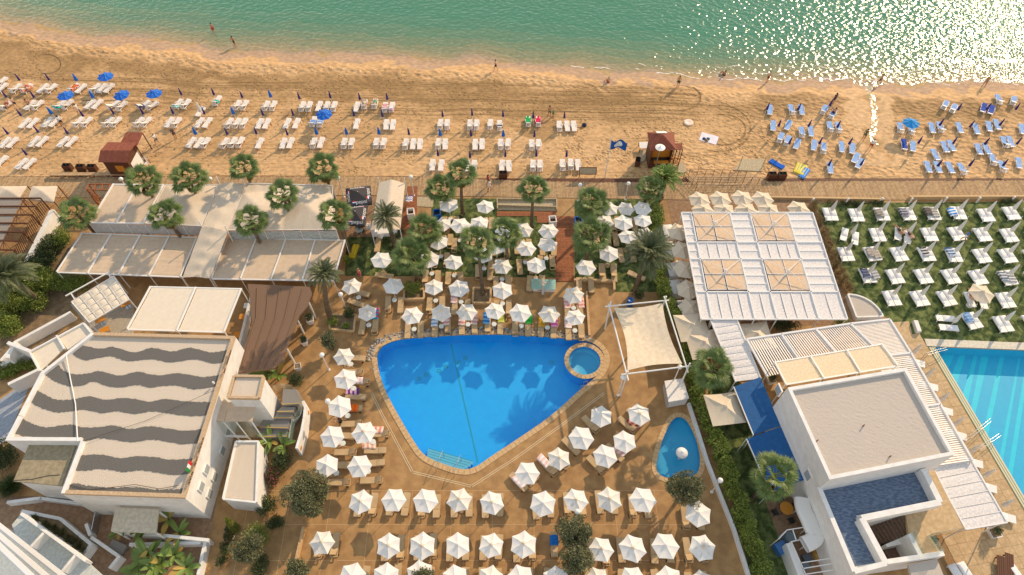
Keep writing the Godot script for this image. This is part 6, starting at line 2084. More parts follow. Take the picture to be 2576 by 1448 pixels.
func build_right() -> void:
	var white := rich_mat("roof_white", hexc("dcdcdc"), hexc("ececea"), 2.0, 0.8, 0.0, "streak", 50)
	var crinkle := rich_mat("crinkle_cloth", hexc("d2cdca"), hexc("e8e4e0"), 2.4, 0.85, 0.0, "streak", 51, 1.8)
	var beige := rich_mat("beige_cloth", hexc("d2b493"), hexc("dfc4a5"), 2.5, 0.9, 0.0, "cloud", 52)
	var slat := rich_mat("slat_paint", hexc("e0dcd6"), hexc("eeeae5"), 1.5, 0.6, 0.0, "cloud", 53)
	var sandy := rich_mat("sand_awning", hexc("dcc6a2"), hexc("ead8ba"), 2.5, 0.9, 0.0, "streak", 54)
	var navy := rich_mat("navy_awning", hexc("0b5088"), hexc("105c98"), 3.0, 0.75, 0.0, "cloud", 55)
	var tileb := rich_mat("blue_marble", hexc("4a5d78"), hexc("6b7d94"), 6.0, 0.5, 0.0, "streak", 56, 2.4, Vector3(1, 1, 3))
	# --- pergola restaurant
	var o := thing("pergola_roof", "large white pergola roof of crinkled panels with four inset beige parasols", "pergola")
	var H := 3.3
	var q := ats("V", [1714.4, 536.1, 2044.5, 536.1, 2132.4, 804.6, 1763.7, 804.6], H)
	var us := [0.0, 0.074, 0.368, 0.52, 0.806, 1.0]
	var zt: float = q[0].z
	var zb: float = q[3].z
	var ws := []
	for y in [412.0, 642.0, 772.0, 1027.0, 1240.0]:
		ws.append((at("B3", 1500, y, H).z - zt) / (zb - zt))
	ws[0] = 0.0
	ws[4] = 1.0
	var sub := func(u0: float, u1: float, w0: float, w1: float) -> void:
		var e := 0.002
		var a := lerp4(q, u0 + e, w0 + e)
		var b := lerp4(q, u1 - e, w0 + e)
		var c := lerp4(q, u1 - e, w1 - e)
		var d := lerp4(q, u0 + e, w1 - e)
		var m := MB.new()
		m.grid(10, 6, func(u: float, w: float) -> Vector3:
			var p := a.lerp(b, u).lerp(d.lerp(c, u), w)
			p.y += -0.05 * sin(PI * w) + 0.006 * sin(p.x * 14.0 + p.z * 3.0)
			return p)
		part("roof_panel", m, crinkle, o)
		var f := MB.new()
		f.bar(a, b, 0.06, 0.09)
		f.bar(a, d, 0.06, 0.09)
		part("panel_bar", f, white, o)
	for i in 5:
		for j in 4:
			if (i == 1 or i == 3) and (j == 0 or j == 2):
				continue
			if i in [0, 2, 4] and j < 3:
				var n := 4 if j != 1 else 2
				for k in n:
					sub.call(us[i], us[i + 1], lerpf(ws[j], ws[j + 1], float(k) / n), lerpf(ws[j], ws[j + 1], float(k + 1) / n))
			else:
				var n := 4 if i in [1, 3] else (1 if i == 0 else 2)
				for k in n:
					sub.call(lerpf(us[i], us[i + 1], float(k) / n), lerpf(us[i], us[i + 1], float(k + 1) / n), ws[j], ws[j + 1])
	for u in us:
		var b := MB.new()
		b.bar(lerp4(q, u, 0.0) + Vector3(0, 0.03, 0), lerp4(q, u, 1.0) + Vector3(0, 0.03, 0), 0.11, 0.16)
		part("main_beam", b, white, o)
		for w in [0.0, 0.5, 1.0]:
			post(o, lerp4(q, clampf(u, 0.005, 0.995), clampf(w, 0.005, 0.995)), H - 0.05, 0.06)
	for w in ws:
		var b := MB.new()
		b.bar(lerp4(q, 0.0, w) + Vector3(0, 0.04, 0), lerp4(q, 1.0, w) + Vector3(0, 0.04, 0), 0.11, 0.14)
		part("main_beam", b, white, o)
	for i in [1, 3]:
		for j in [0, 2]:
			var where: String = ["nearer the hedge", "nearer the daybed lawn"][0 if i == 1 else 1] + (", seaward one" if j == 0 else ", landward one")
			var s := thing("square_parasol", "beige four-panel square parasol set in the pergola, " + where, "parasol", Vector3.ZERO, 0.0, "parasols in the pergola")
			var qq := [lerp4(q, us[i] + 0.006, ws[j] + 0.01), lerp4(q, us[i + 1] - 0.006, ws[j] + 0.01), lerp4(q, us[i + 1] - 0.006, ws[j + 1] - 0.01), lerp4(q, us[i] + 0.006, ws[j + 1] - 0.01)]
			for p in qq.size():
				qq[p] += Vector3(0, 0.14, 0)
			for a in 2:
				for c in 2:
					var u0 := 0.02 + 0.5 * a
					var w0 := 0.02 + 0.5 * c
					part("cloth_panel", cloth(lerp4(qq, u0, w0), lerp4(qq, u0 + 0.46, w0), lerp4(qq, u0 + 0.46, w0 + 0.46), lerp4(qq, u0, w0 + 0.46), 1.0, 0.03, 0.0, 6, 6), beige, s)
					var f := MB.new()
					f.bar(lerp4(qq, u0, w0), lerp4(qq, u0 + 0.46, w0), 0.04, 0.05)
					f.bar(lerp4(qq, u0, w0 + 0.46), lerp4(qq, u0 + 0.46, w0 + 0.46), 0.04, 0.05)
					f.bar(lerp4(qq, u0, w0), lerp4(qq, u0, w0 + 0.46), 0.04, 0.05)
					f.bar(lerp4(qq, u0 + 0.46, w0), lerp4(qq, u0 + 0.46, w0 + 0.46), 0.04, 0.05)
					part("panel_frame", f, white, s)
					var st := MB.new()
					st.tube(lerp4(qq, 0.5, 0.5) + Vector3(0, 0.75, 0), lerp4(qq, float(a), float(c)) + Vector3(0, 0.06, 0), 0.03, 0.03, 6)
					part("stay", st, white, s)
			var mp := MB.new()
			var cc := lerp4(qq, 0.5, 0.5)
			mp.tube(Vector3(cc.x, 0, cc.z), cc + Vector3(0, 0.8, 0), 0.09, 0.09, 10)
			part("mast", mp, white, s)
	zone("timber_floor", ats("V", [1672, 478, 2060, 478, 2140, 815, 1760, 830, 1690, 560]), 0.01, mats["dark_paving"])
	# white box sofas along the hedge
	for t in [["B3", 1215, 550], ["B3", 1225, 685], ["B3", 1250, 850], ["B3", 1272, 985], ["B3", 1315, 1145]]:
		var p := at(t[0], t[1], t[2], 1.0)
		var s := thing("cabana_sofa", "white upholstered box sofa between the hedge and cream parasols", "sofa", Vector3(p.x, 0, p.z), 0.1, "white sofas along the hedge")
		var b := MB.new()
		b.box(Vector3(0, 0.5, 0), Vector3(1.05, 1.0, 1.7))
		part("body", b, mats["white_paint"], s)
		b = MB.new()
		b.grid(6, 6, func(u: float, w: float) -> Vector3: return Vector3((u - 0.5) * 0.98, 1.01 + 0.09 * pow(sin(PI * u) * sin(PI * w), 0.35), (w - 0.5) * 1.62))
		part("cushion", b, mats["white_pad"] if mats.has("white_pad") else mats["white_paint"], s)
	# --- covered walkway with crinkled panels
	o = thing("walkway_roof", "narrow white walkway roof of nine crinkled panels by the louvred roof", "canopy")
	var wq := ats("V", [1789, 808, 1851, 798, 1914.7, 953.7, 1851.6, 961.7], 3.2)
	for k in 9:
		var a := lerp4(wq, 0.02, k / 9.0 + 0.006)
		var b := lerp4(wq, 0.98, k / 9.0 + 0.006)
		var c := lerp4(wq, 0.98, (k + 1) / 9.0 - 0.006)
		var d := lerp4(wq, 0.02, (k + 1) / 9.0 - 0.006)
		part("roof_panel", cloth(a, b, c, d, 1.0, 0.03), crinkle, o)
		var f := MB.new()
		f.bar(a, b, 0.06, 0.1)
		part("panel_bar", f, white, o)
	for u in [0.0, 1.0]:
		var f := MB.new()
		f.bar(lerp4(wq, u, 0.0), lerp4(wq, u, 1.0), 0.12, 0.16)
		part("main_beam", f, white, o)
	for w in [0.02, 0.98]:
		post(o, lerp4(wq, 0.02, w), 3.2)
		post(o, lerp4(wq, 0.98, w), 3.2)
	# --- louvred roof wrapping the white building
	o = thing("louvred_roof", "off-white louvred roof wrapping two sides of the white building", "roof")
	var l1 := ats("V", [1878.5, 855, 2139.5, 816, 2215, 890, 1930, 948], 3.4)
	louvres(o, l1, 46, true, slat)
	var l2 := ats("C4", [470, 24, 690, 0, 810, 190, 600, 215], 3.4)
	louvres(o, l2, 26, false, slat)
	var l3 := ats("C4", [600, 215, 810, 190, 1160, 800, 960, 830], 3.4)
	louvres(o, l3, 56, false, slat)
	for s in [[l1[0], l1[1]], [l1[0], l1[3]], [l1[1], l1[2]], [l2[0], l2[1]], [l2[1], l2[2]], [l3[1], l3[2]], [l3[0], l3[1]], [lerp4(l1, 0.33, 0.0), lerp4(l1, 0.33, 1.0)], [lerp4(l1, 0.66, 0.0), lerp4(l1, 0.66, 1.0)], [lerp4(l3, 0.0, 0.5), lerp4(l3, 1.0, 0.5)]]:
		var f := MB.new()
		f.bar(s[0] + Vector3(0, 0.05, 0), s[1] + Vector3(0, 0.05, 0), 0.16, 0.18)
		part("frame_beam", f, white, o)
	for p in [l1[0], l2[1], l2[2], l3[2], lerp4(l3, 1.0, 0.5)]:
		post(o, p, 3.35)
	# --- sand-coloured awning of three bays
	o = thing("sand_awning", "sand coloured roof awning of three bays against the white building", "awning")
	awning_bays(o, ats("C4", [38, 242, 240, 208, 445, 172, 645, 140], 4.7), ats("C4", [102, 368, 315, 330, 522, 296, 735, 262], 4.7), 1.0, 0.03, sandy, true)
	# --- white main building
	o = thing("white_building", "white cubic building with gravel roof, blue tiled roof terrace and stair well", "building")
	var RH := 7.1
	var top := ats("C4", [112, 385, 785, 272, 1062, 766, 350, 908], RH)
	slab("wall", top, 0, RH - 0.35, mats["white_wall"], o)
	var tp := flat2(top)
	var ins: PackedVector2Array = Geometry2D.offset_polygon(tp, -0.3)[0]
	var rb := MB.new()
	var cen := Vector3.ZERO
	for p in ins:
		cen += v3(p, 0) / ins.size()
	# lumpy gravel
	var iq := []
	for p in ins:
		iq.append(v3(p, RH - 0.32))
	var gq := []
	for t in top:
		var best: Vector3 = iq[0]
		for p in iq:
			if Vector2(p.x - t.x, p.z - t.z).length() < Vector2(best.x - t.x, best.z - t.z).length():
				best = p
		gq.append(best)
	rb.grid(70, 70, func(u: float, w: float) -> Vector3:
		var p := lerp4(gq, u, w)
		p.y += 0.03 * n1.get_noise_2d(p.x * 60.0, p.z * 90.0)
		return p)
	part("roof_gravel", rb, mats["gravel_white"], o)
	for i in 4:
		var p: Vector3 = top[i]
		var r: Vector3 = top[(i + 1) % 4]
		var d := (r - p).normalized()
		var nn := Vector3(d.z, 0, -d.x)
		if nn.dot(cen - p) < 0:
			nn = -nn
		var f := MB.new()
		f.bar(p + nn * 0.14 + Vector3(0, -0.17, 0) + d * 0.01, r + nn * 0.14 + Vector3(0, -0.17, 0) - d * 0.01, 0.28, 0.36 + 0.006 * i)
		part("parapet", f, mats["white_wall"], o)
	for v in [[540, 605], [690, 780], [277, 690]]:
		var f := MB.new()
		var p := at("C4", v[0], v[1], RH - 0.3)
		f.tube(p, p + Vector3(0, 0.3, 0), 0.05, 0.05, 8)
		part("vent_pipe", f, mats["dark_metal"], o)
	# terrace: L-shaped block, tiled floor and thick parapets
	var TF := 4.15
	var TP := 5.1
	slab("terrace_block", ats("C4", [292, 948, 880, 838, 985, 1035, 520, 1125, 680, 1388, 492, 1428], TP), 0, TF, mats["white_wall"], o)
	slab("terrace_floor", ats("C4", [302, 955, 825, 858, 920, 1032, 500, 1112, 640, 1372, 495, 1400], TF), TF, TF + 0.03, tileb, o)
	for w in [[292, 948, 492, 1428, 0.35], [492, 1428, 672, 1382, 0.35], [672, 1382, 535, 1125, 0.45], [535, 1125, 980, 1035, 0.45], [980, 1035, 885, 845, 0.45]]:
		wall("terrace_parapet", at("C4", w[0], w[1], TP), at("C4", w[2], w[3], TP), w[4], TF, TP, mats["white_wall"], o)
	# small windows
	for w in [[268, 875, 4.3], [85, 395, 5.6]]:
		var p := at("C4", w[0], w[1], w[2])
		var t1: Vector3 = (top[3] - top[0]).normalized()
		var f := MB.new()
		var nn := Vector3(t1.z, 0, -t1.x)
		if nn.x > 0:
			nn = -nn
		var foot: Vector3 = top[0] + t1 * (Vector3(p.x, RH, p.z) - top[0]).dot(t1)
		f.box(Vector3(foot.x, w[2], foot.z) + nn * 0.02, Vector3(0.12, 1.0, 0.8), Basis(nn, Vector3.UP, nn.cross(Vector3.UP)))
		var wf := part("window", f, mats["white_paint"], o)
		f = MB.new()
		f.box(Vector3(foot.x, w[2], foot.z) + nn * 0.09, Vector3(0.02, 0.85, 0.64), Basis(nn, Vector3.UP, nn.cross(Vector3.UP)))
		part("pane", f, mats["window_glass"], wf)
	# stair well with brown carpeted steps and landing
	var carpet := rich_mat("carpet", hexc("6b5848"), hexc("80695a"), 1.5, 0.95, 0.0, "cloud", 57)
	for k in 9:
		slab("stair_tread", ats("C4", [580 + k * 22, 1158 - k * 5, 602 + k * 22, 1153 - k * 5, 672 + k * 22, 1262 - k * 5, 650 + k * 22, 1270 - k * 5], 1.2 + 0.22 * k), 0, 1.2 + 0.22 * k, carpet, o)
	slab("lower_landing", ats("C4", [650, 1285, 815, 1265, 850, 1330, 690, 1362], 1.0), 0, 1.0, carpet, o)
	slab("stair_side", ats("C4", [665, 1275, 800, 1228, 815, 1262, 680, 1290], 2.0), 0, 2.0, mats["white_wall"], o)
	slab("landing", ats("C4", [785, 1108, 985, 1050, 890, 850, 940, 842, 1110, 1180, 920, 1230, 985, 1320, 880, 1335, 800, 1215], 3.2), 2.9, 3.2, mats["slab_tan"], o)
	for g in [[830, 1205, 885, 1335], [885, 1335, 995, 1315], [930, 1215, 1115, 1180], [995, 1315, 930, 1215], [660, 1280, 815, 1215]]:
		wall("glass_rail", at("C4", g[0], g[1], 3.9), at("C4", g[2], g[3], 3.9), 0.03, 3.2, 4.1, mats["glass"], o)
	for g in [[805, 1215, 870, 1340, 3.4], [665, 1375, 1000, 1325, 3.4]]:
		wall("low_wall", at("C4", g[0], g[1], g[4]), at("C4", g[2], g[3], g[4]), 0.35, 0, g[4], mats["white_wall"], o)
	slab("porch_roof", ats("C4", [800, 1390, 960, 1355, 1010, 1480, 820, 1480], 2.8), 2.5, 2.8, mats["gravel_white"], o)
	# lower slatted awning by the lap pool
	o = thing("pool_side_awning", "white panelled awning beside the lap pool, below the louvred roof", "awning")
	var aq := ats("C4", [935, 842, 1155, 797, 1358, 1150, 1122, 1190], 3.1)
	for k in 6:
		part("awning_panel", cloth(lerp4(aq, 0.02, k / 6.0 + 0.01), lerp4(aq, 0.98, k / 6.0 + 0.01), lerp4(aq, 0.98, (k + 1) / 6.0 - 0.01), lerp4(aq, 0.02, (k + 1) / 6.0 - 0.01), 1.0, 0.02), crinkle, o)
		var f := MB.new()
		f.bar(lerp4(aq, 0.0, k / 6.0), lerp4(aq, 1.0, k / 6.0), 0.06, 0.1)
		part("panel_bar", f, white, o)
	for i in 4:
		var f := MB.new()
		f.bar(aq[i], aq[(i + 1) % 4], 0.12, 0.15)
		part("edge_beam", f, white, o)
		post(o, aq[i].lerp(aq[(i + 2) % 4], 0.02), 3.05)
	# balcony nook with plant rail, beside the sand awning
	# --- navy awnings
	for a in [["V", [1846, 974.1, 1910.9, 953.2, 1961.8, 1074.9, 1895.8, 1095.7], "dark blue awning on the white wall, next to the wide parasol"], ["V", [1878.4, 1105, 1963, 1077.2, 2023, 1211, 1938, 1240], "dark blue awning on the white wall, behind the fan palm"]]:
		var t := thing("navy_awning", a[2], "awning")
		var c := ats(a[0], a[1], 3.0)
		c[1].y = 3.3
		c[2].y = 3.3
		part("awning_cloth", cloth(c[0], c[1], c[2], c[3], 1.0, 0.015), navy, t)
		var f := MB.new()
		f.bar(c[0], c[3], 0.07, 0.12)
		part("front_bar", f, white, t)
		post(t, c[0], 3.0, 0.04)
		post(t, c[3], 3.0, 0.04)
	# --- service yard
	zone("yard_floor", ats("Z4", [80, 480, 480, 340, 700, 1000, 860, 1448, 440, 1500, 250, 950]), 0.03, mats["dark_paving"])
	o = thing("vent_duct", "fat white bent ventilation duct along the building wall", "duct")
	var dp := ats("Z4", [560, 430, 580, 560, 650, 720, 710, 860, 750, 930, 690, 1000, 590, 1045], 2.4)
	var cv := Curve3D.new()
	for i in dp.size():
		var tn: Vector3 = (dp[mini(i + 1, dp.size() - 1)] - dp[maxi(i - 1, 0)]) / 5.0
		cv.add_point(dp[i], -tn, tn)
	var ln := cv.get_baked_length()
	for k in 10:
		var m := MB.new()
		m.grid(5, 12, func(u: float, w: float) -> Vector3:
			var s := ln * (k + u * 0.99) / 10.0
			var p := cv.sample_baked(s, true)
			var t := (cv.sample_baked(minf(s + 0.05, ln), true) - cv.sample_baked(maxf(s - 0.05, 0.0), true)).normalized()
			var sd := t.cross(Vector3.UP).normalized()
			var a := TAU * w
			return p + sd * 0.62 * signf(cos(a)) * pow(absf(cos(a)), 0.5) + Vector3(0, 0.32 * signf(sin(a)) * pow(absf(sin(a)), 0.5), 0))
		part("duct_section", m, mats["white_paint"], o)
	for k in [0.12, 0.5, 0.88]:
		post(o, cv.sample_baked(ln * k, true), 2.1, 0.05)
	o = thing("yard_fence", "white slatted fence of the service yard", "fence")
	var f0 := at("Z4", 395, 1030, 1.8)
	var f1 := at("Z4", 560, 1470, 1.8)
	for k in 40:
		var f := MB.new()
		f.box(Vector3(0, 0.9, 0) + Vector3(f0.lerp(f1, k / 39.0).x, 0, f0.lerp(f1, k / 39.0).z), Vector3(0.5, 1.8, 0.06), Basis(Vector3.UP, 0.1))
		part("slat", f, mats["white_paint"], o)
	o = thing("pipe_canopy", "white open pipe canopy over the service yard", "frame")
	for s in [[440, 850, 490, 1000], [365, 850, 620, 810], [420, 1005, 640, 960], [365, 850, 255, 965], [540, 1290, 940, 1230], [570, 1365, 960, 1300], [610, 1440, 970, 1385], [420, 1005, 610, 1440]]:
		var f := MB.new()
		f.bar(at("Z4", s[0], s[1], 2.2), at("Z4", s[2], s[3], 2.2), 0.07, 0.07)
		part("pipe", f, mats["white_paint"], o)
	for s in [[365, 850], [420, 1005], [610, 1440], [255, 965]]:
		post(o, at("Z4", s[0], s[1], 2.2), 2.2, 0.04)
	for s in [[420, 940, 0.45, 1.1, "round grey water tank in the service yard"]]:
		var p := at("Z4", s[0], s[1], s[3])
		var b := MB.new()
		b.lathe(Vector3.ZERO, [Vector2(s[2], 0), Vector2(s[2], s[3]), Vector2(s[2] * 0.8, s[3]), Vector2(s[2] * 0.78, s[3] - 0.06), Vector2(0, s[3] - 0.06)], 24)
		solo("water_tank", b, plain_mat("tank_grey", hexc("6c7a80"), 0.5), s[4], "tank", "", Vector3(p.x, 0, p.z))
	for s in [["blue_crate", 300, 1080, "3a6fa8", 0.9, 0.8, "pale blue steel bin outside the service yard"], ["yellow_crate", 750, 1105, "b98a3a", 0.6, 0.5, "tan crate under the duct end"], ["yellow_crate", 790, 1175, "c09a58", 0.6, 0.5, "second tan crate beside the yard shelves"], ["red_bucket", 432, 1280, "a01f1c", 0.35, 0.4, "small red bucket on the slatted fence side"], ["grey_crate", 640, 1220, "58646c", 0.6, 0.5, "grey crate in the middle of the service yard"], ["grey_crate", 620, 1320, "6a7880", 0.6, 0.5, "grey blue crate by the lower yard pipes"]]:
		var p := at("Z4", s[1], s[2], s[5])
		var t := thing(s[0], s[6], "crate", Vector3(p.x, 0, p.z), 0.4)
		var mm := plain_mat(s[6], hexc(s[3]), 0.5)
		var b := MB.new()
		for side in 4:
			var a := side * PI / 2
			b.box(Vector3(cos(a) * s[4] * 0.48, s[5] * 0.5, sin(a) * s[4] * 0.48), Vector3(0.04, s[5], s[4]), Basis(Vector3.UP, -a))
		part("sides", b, mm, t)
		b = MB.new()
		b.box(Vector3(0, s[5] - 0.08, 0), Vector3(s[4] * 0.92, 0.05, s[4] * 0.92))
		part("lid", b, mm, t)
	var tp2 := at("Z4", 360, 558, 0.72)
	make_table("brown_table", 0.55, 0.72, mats["pole_wood"] if mats.has("pole_wood") else mats["orange_wood"], mats["black_plastic"])
	copy("brown_table", "garden_table", "round tan table with four dark chairs behind the white building", "table", Vector3(tp2.x, 0, tp2.z), 0)
	make_chair("chair_black", mats["black_plastic"])
	for a in [0.3, 1.9, 3.4, 5.0]:
		copy("chair_black", "garden_chair", "black armchair at the round tan table", "chair", Vector3(tp2.x + sin(a) * 0.95, 0, tp2.z + cos(a) * 0.95), a, "black chairs round the tan table")
	# --- quarter-round basin of white pebbles
	o = thing("pebble_quadrant", "quarter-round raised bed of white pebbles beside the daybed lawn", "bed")
	var apex := at("B4", 690, 1222, 0.5)
	var e1 := at("B4", 622, 1045, 0.5)
	var e2 := at("B4", 895, 1215, 0.5)
	var ring := [apex]
	for k in 13:
		var a := k / 12.0 * PI / 2
		ring.append(apex + (e1 - apex) * cos(a) + (e2 - apex) * sin(a))
	slab("pebbles", ring, 0, 0.42, mats["gravel_white"], o)
	for k in ring.size():
		wall("rim", ring[k], ring[(k + 1) % ring.size()], 0.16, 0, 0.55, mats["white_wall"], o)
	# --- white retaining wall under the hedge
	o = thing("hedge_wall", "long white retaining wall along the foot of the hedge", "wall")
	var hw := ats("C3", [1005, 470, 1060, 640, 1110, 800, 1180, 980, 1260, 1180, 1345, 1448], 0.5)
	for i in hw.size() - 1:
		wall("masonry", hw[i], hw[i + 1], 0.25, 0, 0.5, mats["white_wall"], o)
	# --- shade sail on white pipes
	o = thing("shade_sail", "large cream shade sail on white pipe frame beside the pool", "sail")
	var SH := 4.3
	var sc := [at("B3", 790, 1148, SH), at("B3", 1168, 1112, SH), at("C3", 966, 250, SH), at("C3", 655, 288, SH)]
	var sm := MB.new()
	sm.grid(24, 24, func(u: float, w: float) -> Vector3:
		var a := 0.09 * sin(PI * w)
		var c := 0.07 * sin(PI * u)
		var p := lerp4(sc, lerpf(a * 1.0, 1.0 - a * 0.7, u), lerpf(c * 0.5, 1.0 - c * 0.5, w))
		p.y += -0.35 * sin(PI * u) * sin(PI * w) + 0.02 * sin(u * 30.0) * (1.0 - w)
		return p)
	part("sail_cloth", sm, rich_mat("sail_cream", hexc("d9c6a8"), hexc("e8d9c0"), 3.0, 0.9, 0.0, "cloud", 58), o)
	var pipes := [["B3", 722, 1140, "B3", 1220, 1090, SH], ["B3", 752, 1120, "C3", 660, 345, SH], ["B3", 1180, 1060, "C3", 1000, 300, SH], ["C3", 620, 312, "C3", 1015, 262, SH]]
	for p in pipes:
		var f := MB.new()
		f.tube(at(p[0], p[1], p[2], p[6]), at(p[3], p[4], p[5], p[6]), 0.07, 0.07, 8)
		part("pipe", f, mats["white_paint"], o)
	for p in [["B3", 762, 1130], ["B3", 1188, 1088], ["C3", 652, 310], ["C3", 1002, 266]]:
		post(o, at(p[0], p[1], p[2], SH), SH + 0.6, 0.08, "mast")
	# storage box
	o = thing("storage_box", "grey white louvred storage box against the hedge", "box")
	var bx := ats("C3", [868, 350, 968, 335, 1002, 445, 890, 465], 1.3)
	slab("body", bx, 0, 1.25, rich_mat("box_grey", hexc("a9a6a0"), hexc("bdbab4"), 1.0, 0.6), o)
	slab("lid", [bx[0].lerp(bx[2], -0.02), bx[1].lerp(bx[3], -0.02), bx[2].lerp(bx[0], -0.02), bx[3].lerp(bx[1], -0.02)], 1.25, 1.32, slat, o)
	for k in 8:
		wall("louvre", bx[3].lerp(bx[2], 0.05) + Vector3(0, 0, 0.03), bx[3].lerp(bx[2], 0.95) + Vector3(0, 0, 0.03), 0.05, 0.12 + 0.14 * k, 0.2 + 0.14 * k, slat, o)

# ---------------------------------------------------------------- plants
func leaf_mat(key: String, rough := 0.6, back := Color(0.10, 0.16, 0.03)) -> StandardMaterial3D:
	var m := plain_mat(key, Color(1, 1, 1), rough)
	m.vertex_color_use_as_albedo = true
	m.backlight_enabled = true
	m.backlight = back
	return m

func blade(b: MB, p: Vector3, q: Vector3, side: Vector3, w: float, fold: float, droop: float) -> void:
	var mid := p.lerp(q, 0.5) + Vector3(0, droop * 0.3, 0)
	var e := q - Vector3(0, droop, 0)
	var up := side.cross(q - p).normalized() * fold
	for s in [-1.0, 1.0]:
		b.face(p, mid + side * w * s + up, mid, up + Vector3(0, 0.01, 0))
		b.face(mid, mid + side * w * s + up, e, up + Vector3(0, 0.01, 0))

func fan_frond(seed_: int) -> ArrayMesh:
	var r := RandomNumberGenerator.new()
	r.seed = seed_
	var b := MB.new()
	b.use_c = true
	b.tint = Color(0.12, 0.16, 0.04)
	b.tube(Vector3.ZERO, Vector3(0, 0.06, 1.02), 0.03, 0.018, 5, false)
	var hub := Vector3(0, 0.06, 1.0)
	for i in 26:
		var a := lerpf(-1.4, 1.4, i / 25.0)
		var L := (0.95 - 0.22 * absf(a) / 2.35) * r.randf_range(0.9, 1.08)
		var d := Vector3(sin(a), 0.10 - 0.05 * cos(a), cos(a)).normalized()
		var g := r.randf_range(0.7, 1.25)
		b.tint = Color(0.115 * g, 0.17 * g, 0.035 * g)
		blade(b, hub, hub + d * L, d.cross(Vector3.UP).normalized(), 0.055, 0.02, 0.07 + 0.10 * r.randf() + 0.06 * absf(a))
	return b.done()

func feather_frond(seed_: int, L: float, green: Color) -> ArrayMesh:
	var r := RandomNumberGenerator.new()
	r.seed = seed_
	var b := MB.new()
	b.use_c = true
	var pt := func(t: float) -> Vector3: return Vector3(0, 0.35 * sin(t * 2.0) * L * 0.5 - 0.42 * t * t * L * 0.5, t * L * (1.0 - 0.12 * t))
	b.tint = Color(0.15, 0.16, 0.05)
	for i in 10:
		b.tube(pt.call(i / 10.0), pt.call((i + 1) / 10.0), 0.03 * (1.0 - i * 0.085), 0.03 * (1.0 - (i + 1) * 0.085), 4, false)
	for i in 34:
		var t := 0.16 + 0.84 * i / 33.0
		var p: Vector3 = pt.call(t)
		var ax: Vector3 = (pt.call(minf(t + 0.03, 1.0)) - pt.call(t - 0.03)).normalized()
		for s in [-1.0, 1.0]:
			var g := r.randf_range(0.7, 1.25)
			b.tint = Color(green.r * g, green.g * g, green.b * g)
			var d := (Vector3(s, 0.28, 0) + ax * 0.75).normalized()
			var l := 0.42 * sin(PI * clampf(0.2 + 0.75 * t, 0, 1)) + 0.12
			blade(b, p, p + d * l, ax, 0.028, 0.012, 0.04 + 0.08 * r.randf())
	return b.done()

var frond_sets := {}
func palm(kind: String, label: String, t: String, x: float, y: float, h: float, size := 1.0, lean := 0.25, count := 34) -> void:
	var c := at(t, x, y, h)
	var ang := rng.randf() * TAU
	var base := Vector3(c.x + cos(ang) * lean, 0, c.z + sin(ang) * lean)
	var o := thing("fan_palm" if kind == "fan" else "date_palm", label, "palm", base, 0.0, "fan palms" if kind == "fan" else "date palms")
	var top := Vector3(c.x, h - 0.1, c.z) - base
	var b := MB.new()
	b.use_c = true
	var pr := Vector3(0, -0.05, 0)
	var rings := int(h * 5)
	for i in rings:
		var f := float(i + 1) / rings
		var p := Vector3(top.x * f * f, top.y * f, top.z * f * f)
		var r0 := (0.20 if kind == "fan" else 0.27) * (1.0 - 0.35 * f) + (0.1 if i == 0 else 0.0)
		var g := rng.randf_range(0.8, 1.15)
		b.tint = Color(0.20 * g, 0.145 * g, 0.09 * g)
		b.tube(pr, p, r0 * 0.92, r0 * 1.06, 9, false)
		pr = p
	part("trunk", b, mats["bark"], o)
	b = MB.new()
	b.use_c = true
	for i in 26:
		var a := rng.randf() * TAU
		var g := rng.randf_range(0.7, 1.2)
		b.tint = Color(0.22 * g, 0.15 * g, 0.07 * g)
		b.bar(top + Vector3(0, -0.8, 0) + Vector3(cos(a), 0, sin(a)) * 0.12, top + Vector3(cos(a) * 0.24, rng.randf_range(-0.55, -0.2), sin(a) * 0.24), 0.06, 0.02)
	part("boot_fibres", b, mats["bark"], o)
	var fr: Array = frond_sets[kind]
	for i in count:
		var f := (i + 0.5) / count
		var el := lerpf(1.4, -0.4, pow(f, 0.7)) + rng.randf_range(-0.2, 0.2)
		if kind != "fan":
			el = lerpf(1.15, -0.30, f) + rng.randf_range(-0.12, 0.12)
		var a := i * 2.39996 + rng.randf_range(-0.2, 0.2)
		var q := part("frond", fr[i % fr.size()], mats["palm_leaf"], o, top)
		var s := size * rng.randf_range(0.88, 1.12) * (lerpf(0.6, 1.0, minf(f * 4.0, 1.0)) if kind == "fan" else 1.0)
		q.basis = (Basis(Vector3.UP, a) * Basis(Vector3.RIGHT, -el)).scaled(Vector3.ONE * s)
	if kind == "fan":
		for i in 4:
			var q := part("dead_frond", fr[i % fr.size()], mats["dry_leaf"], o, top + Vector3(0, -0.25, 0))
			q.basis = (Basis(Vector3.UP, i * 0.9 + ang) * Basis(Vector3.RIGHT, rng.randf_range(1.0, 1.35))).scaled(Vector3.ONE * size * 0.75)

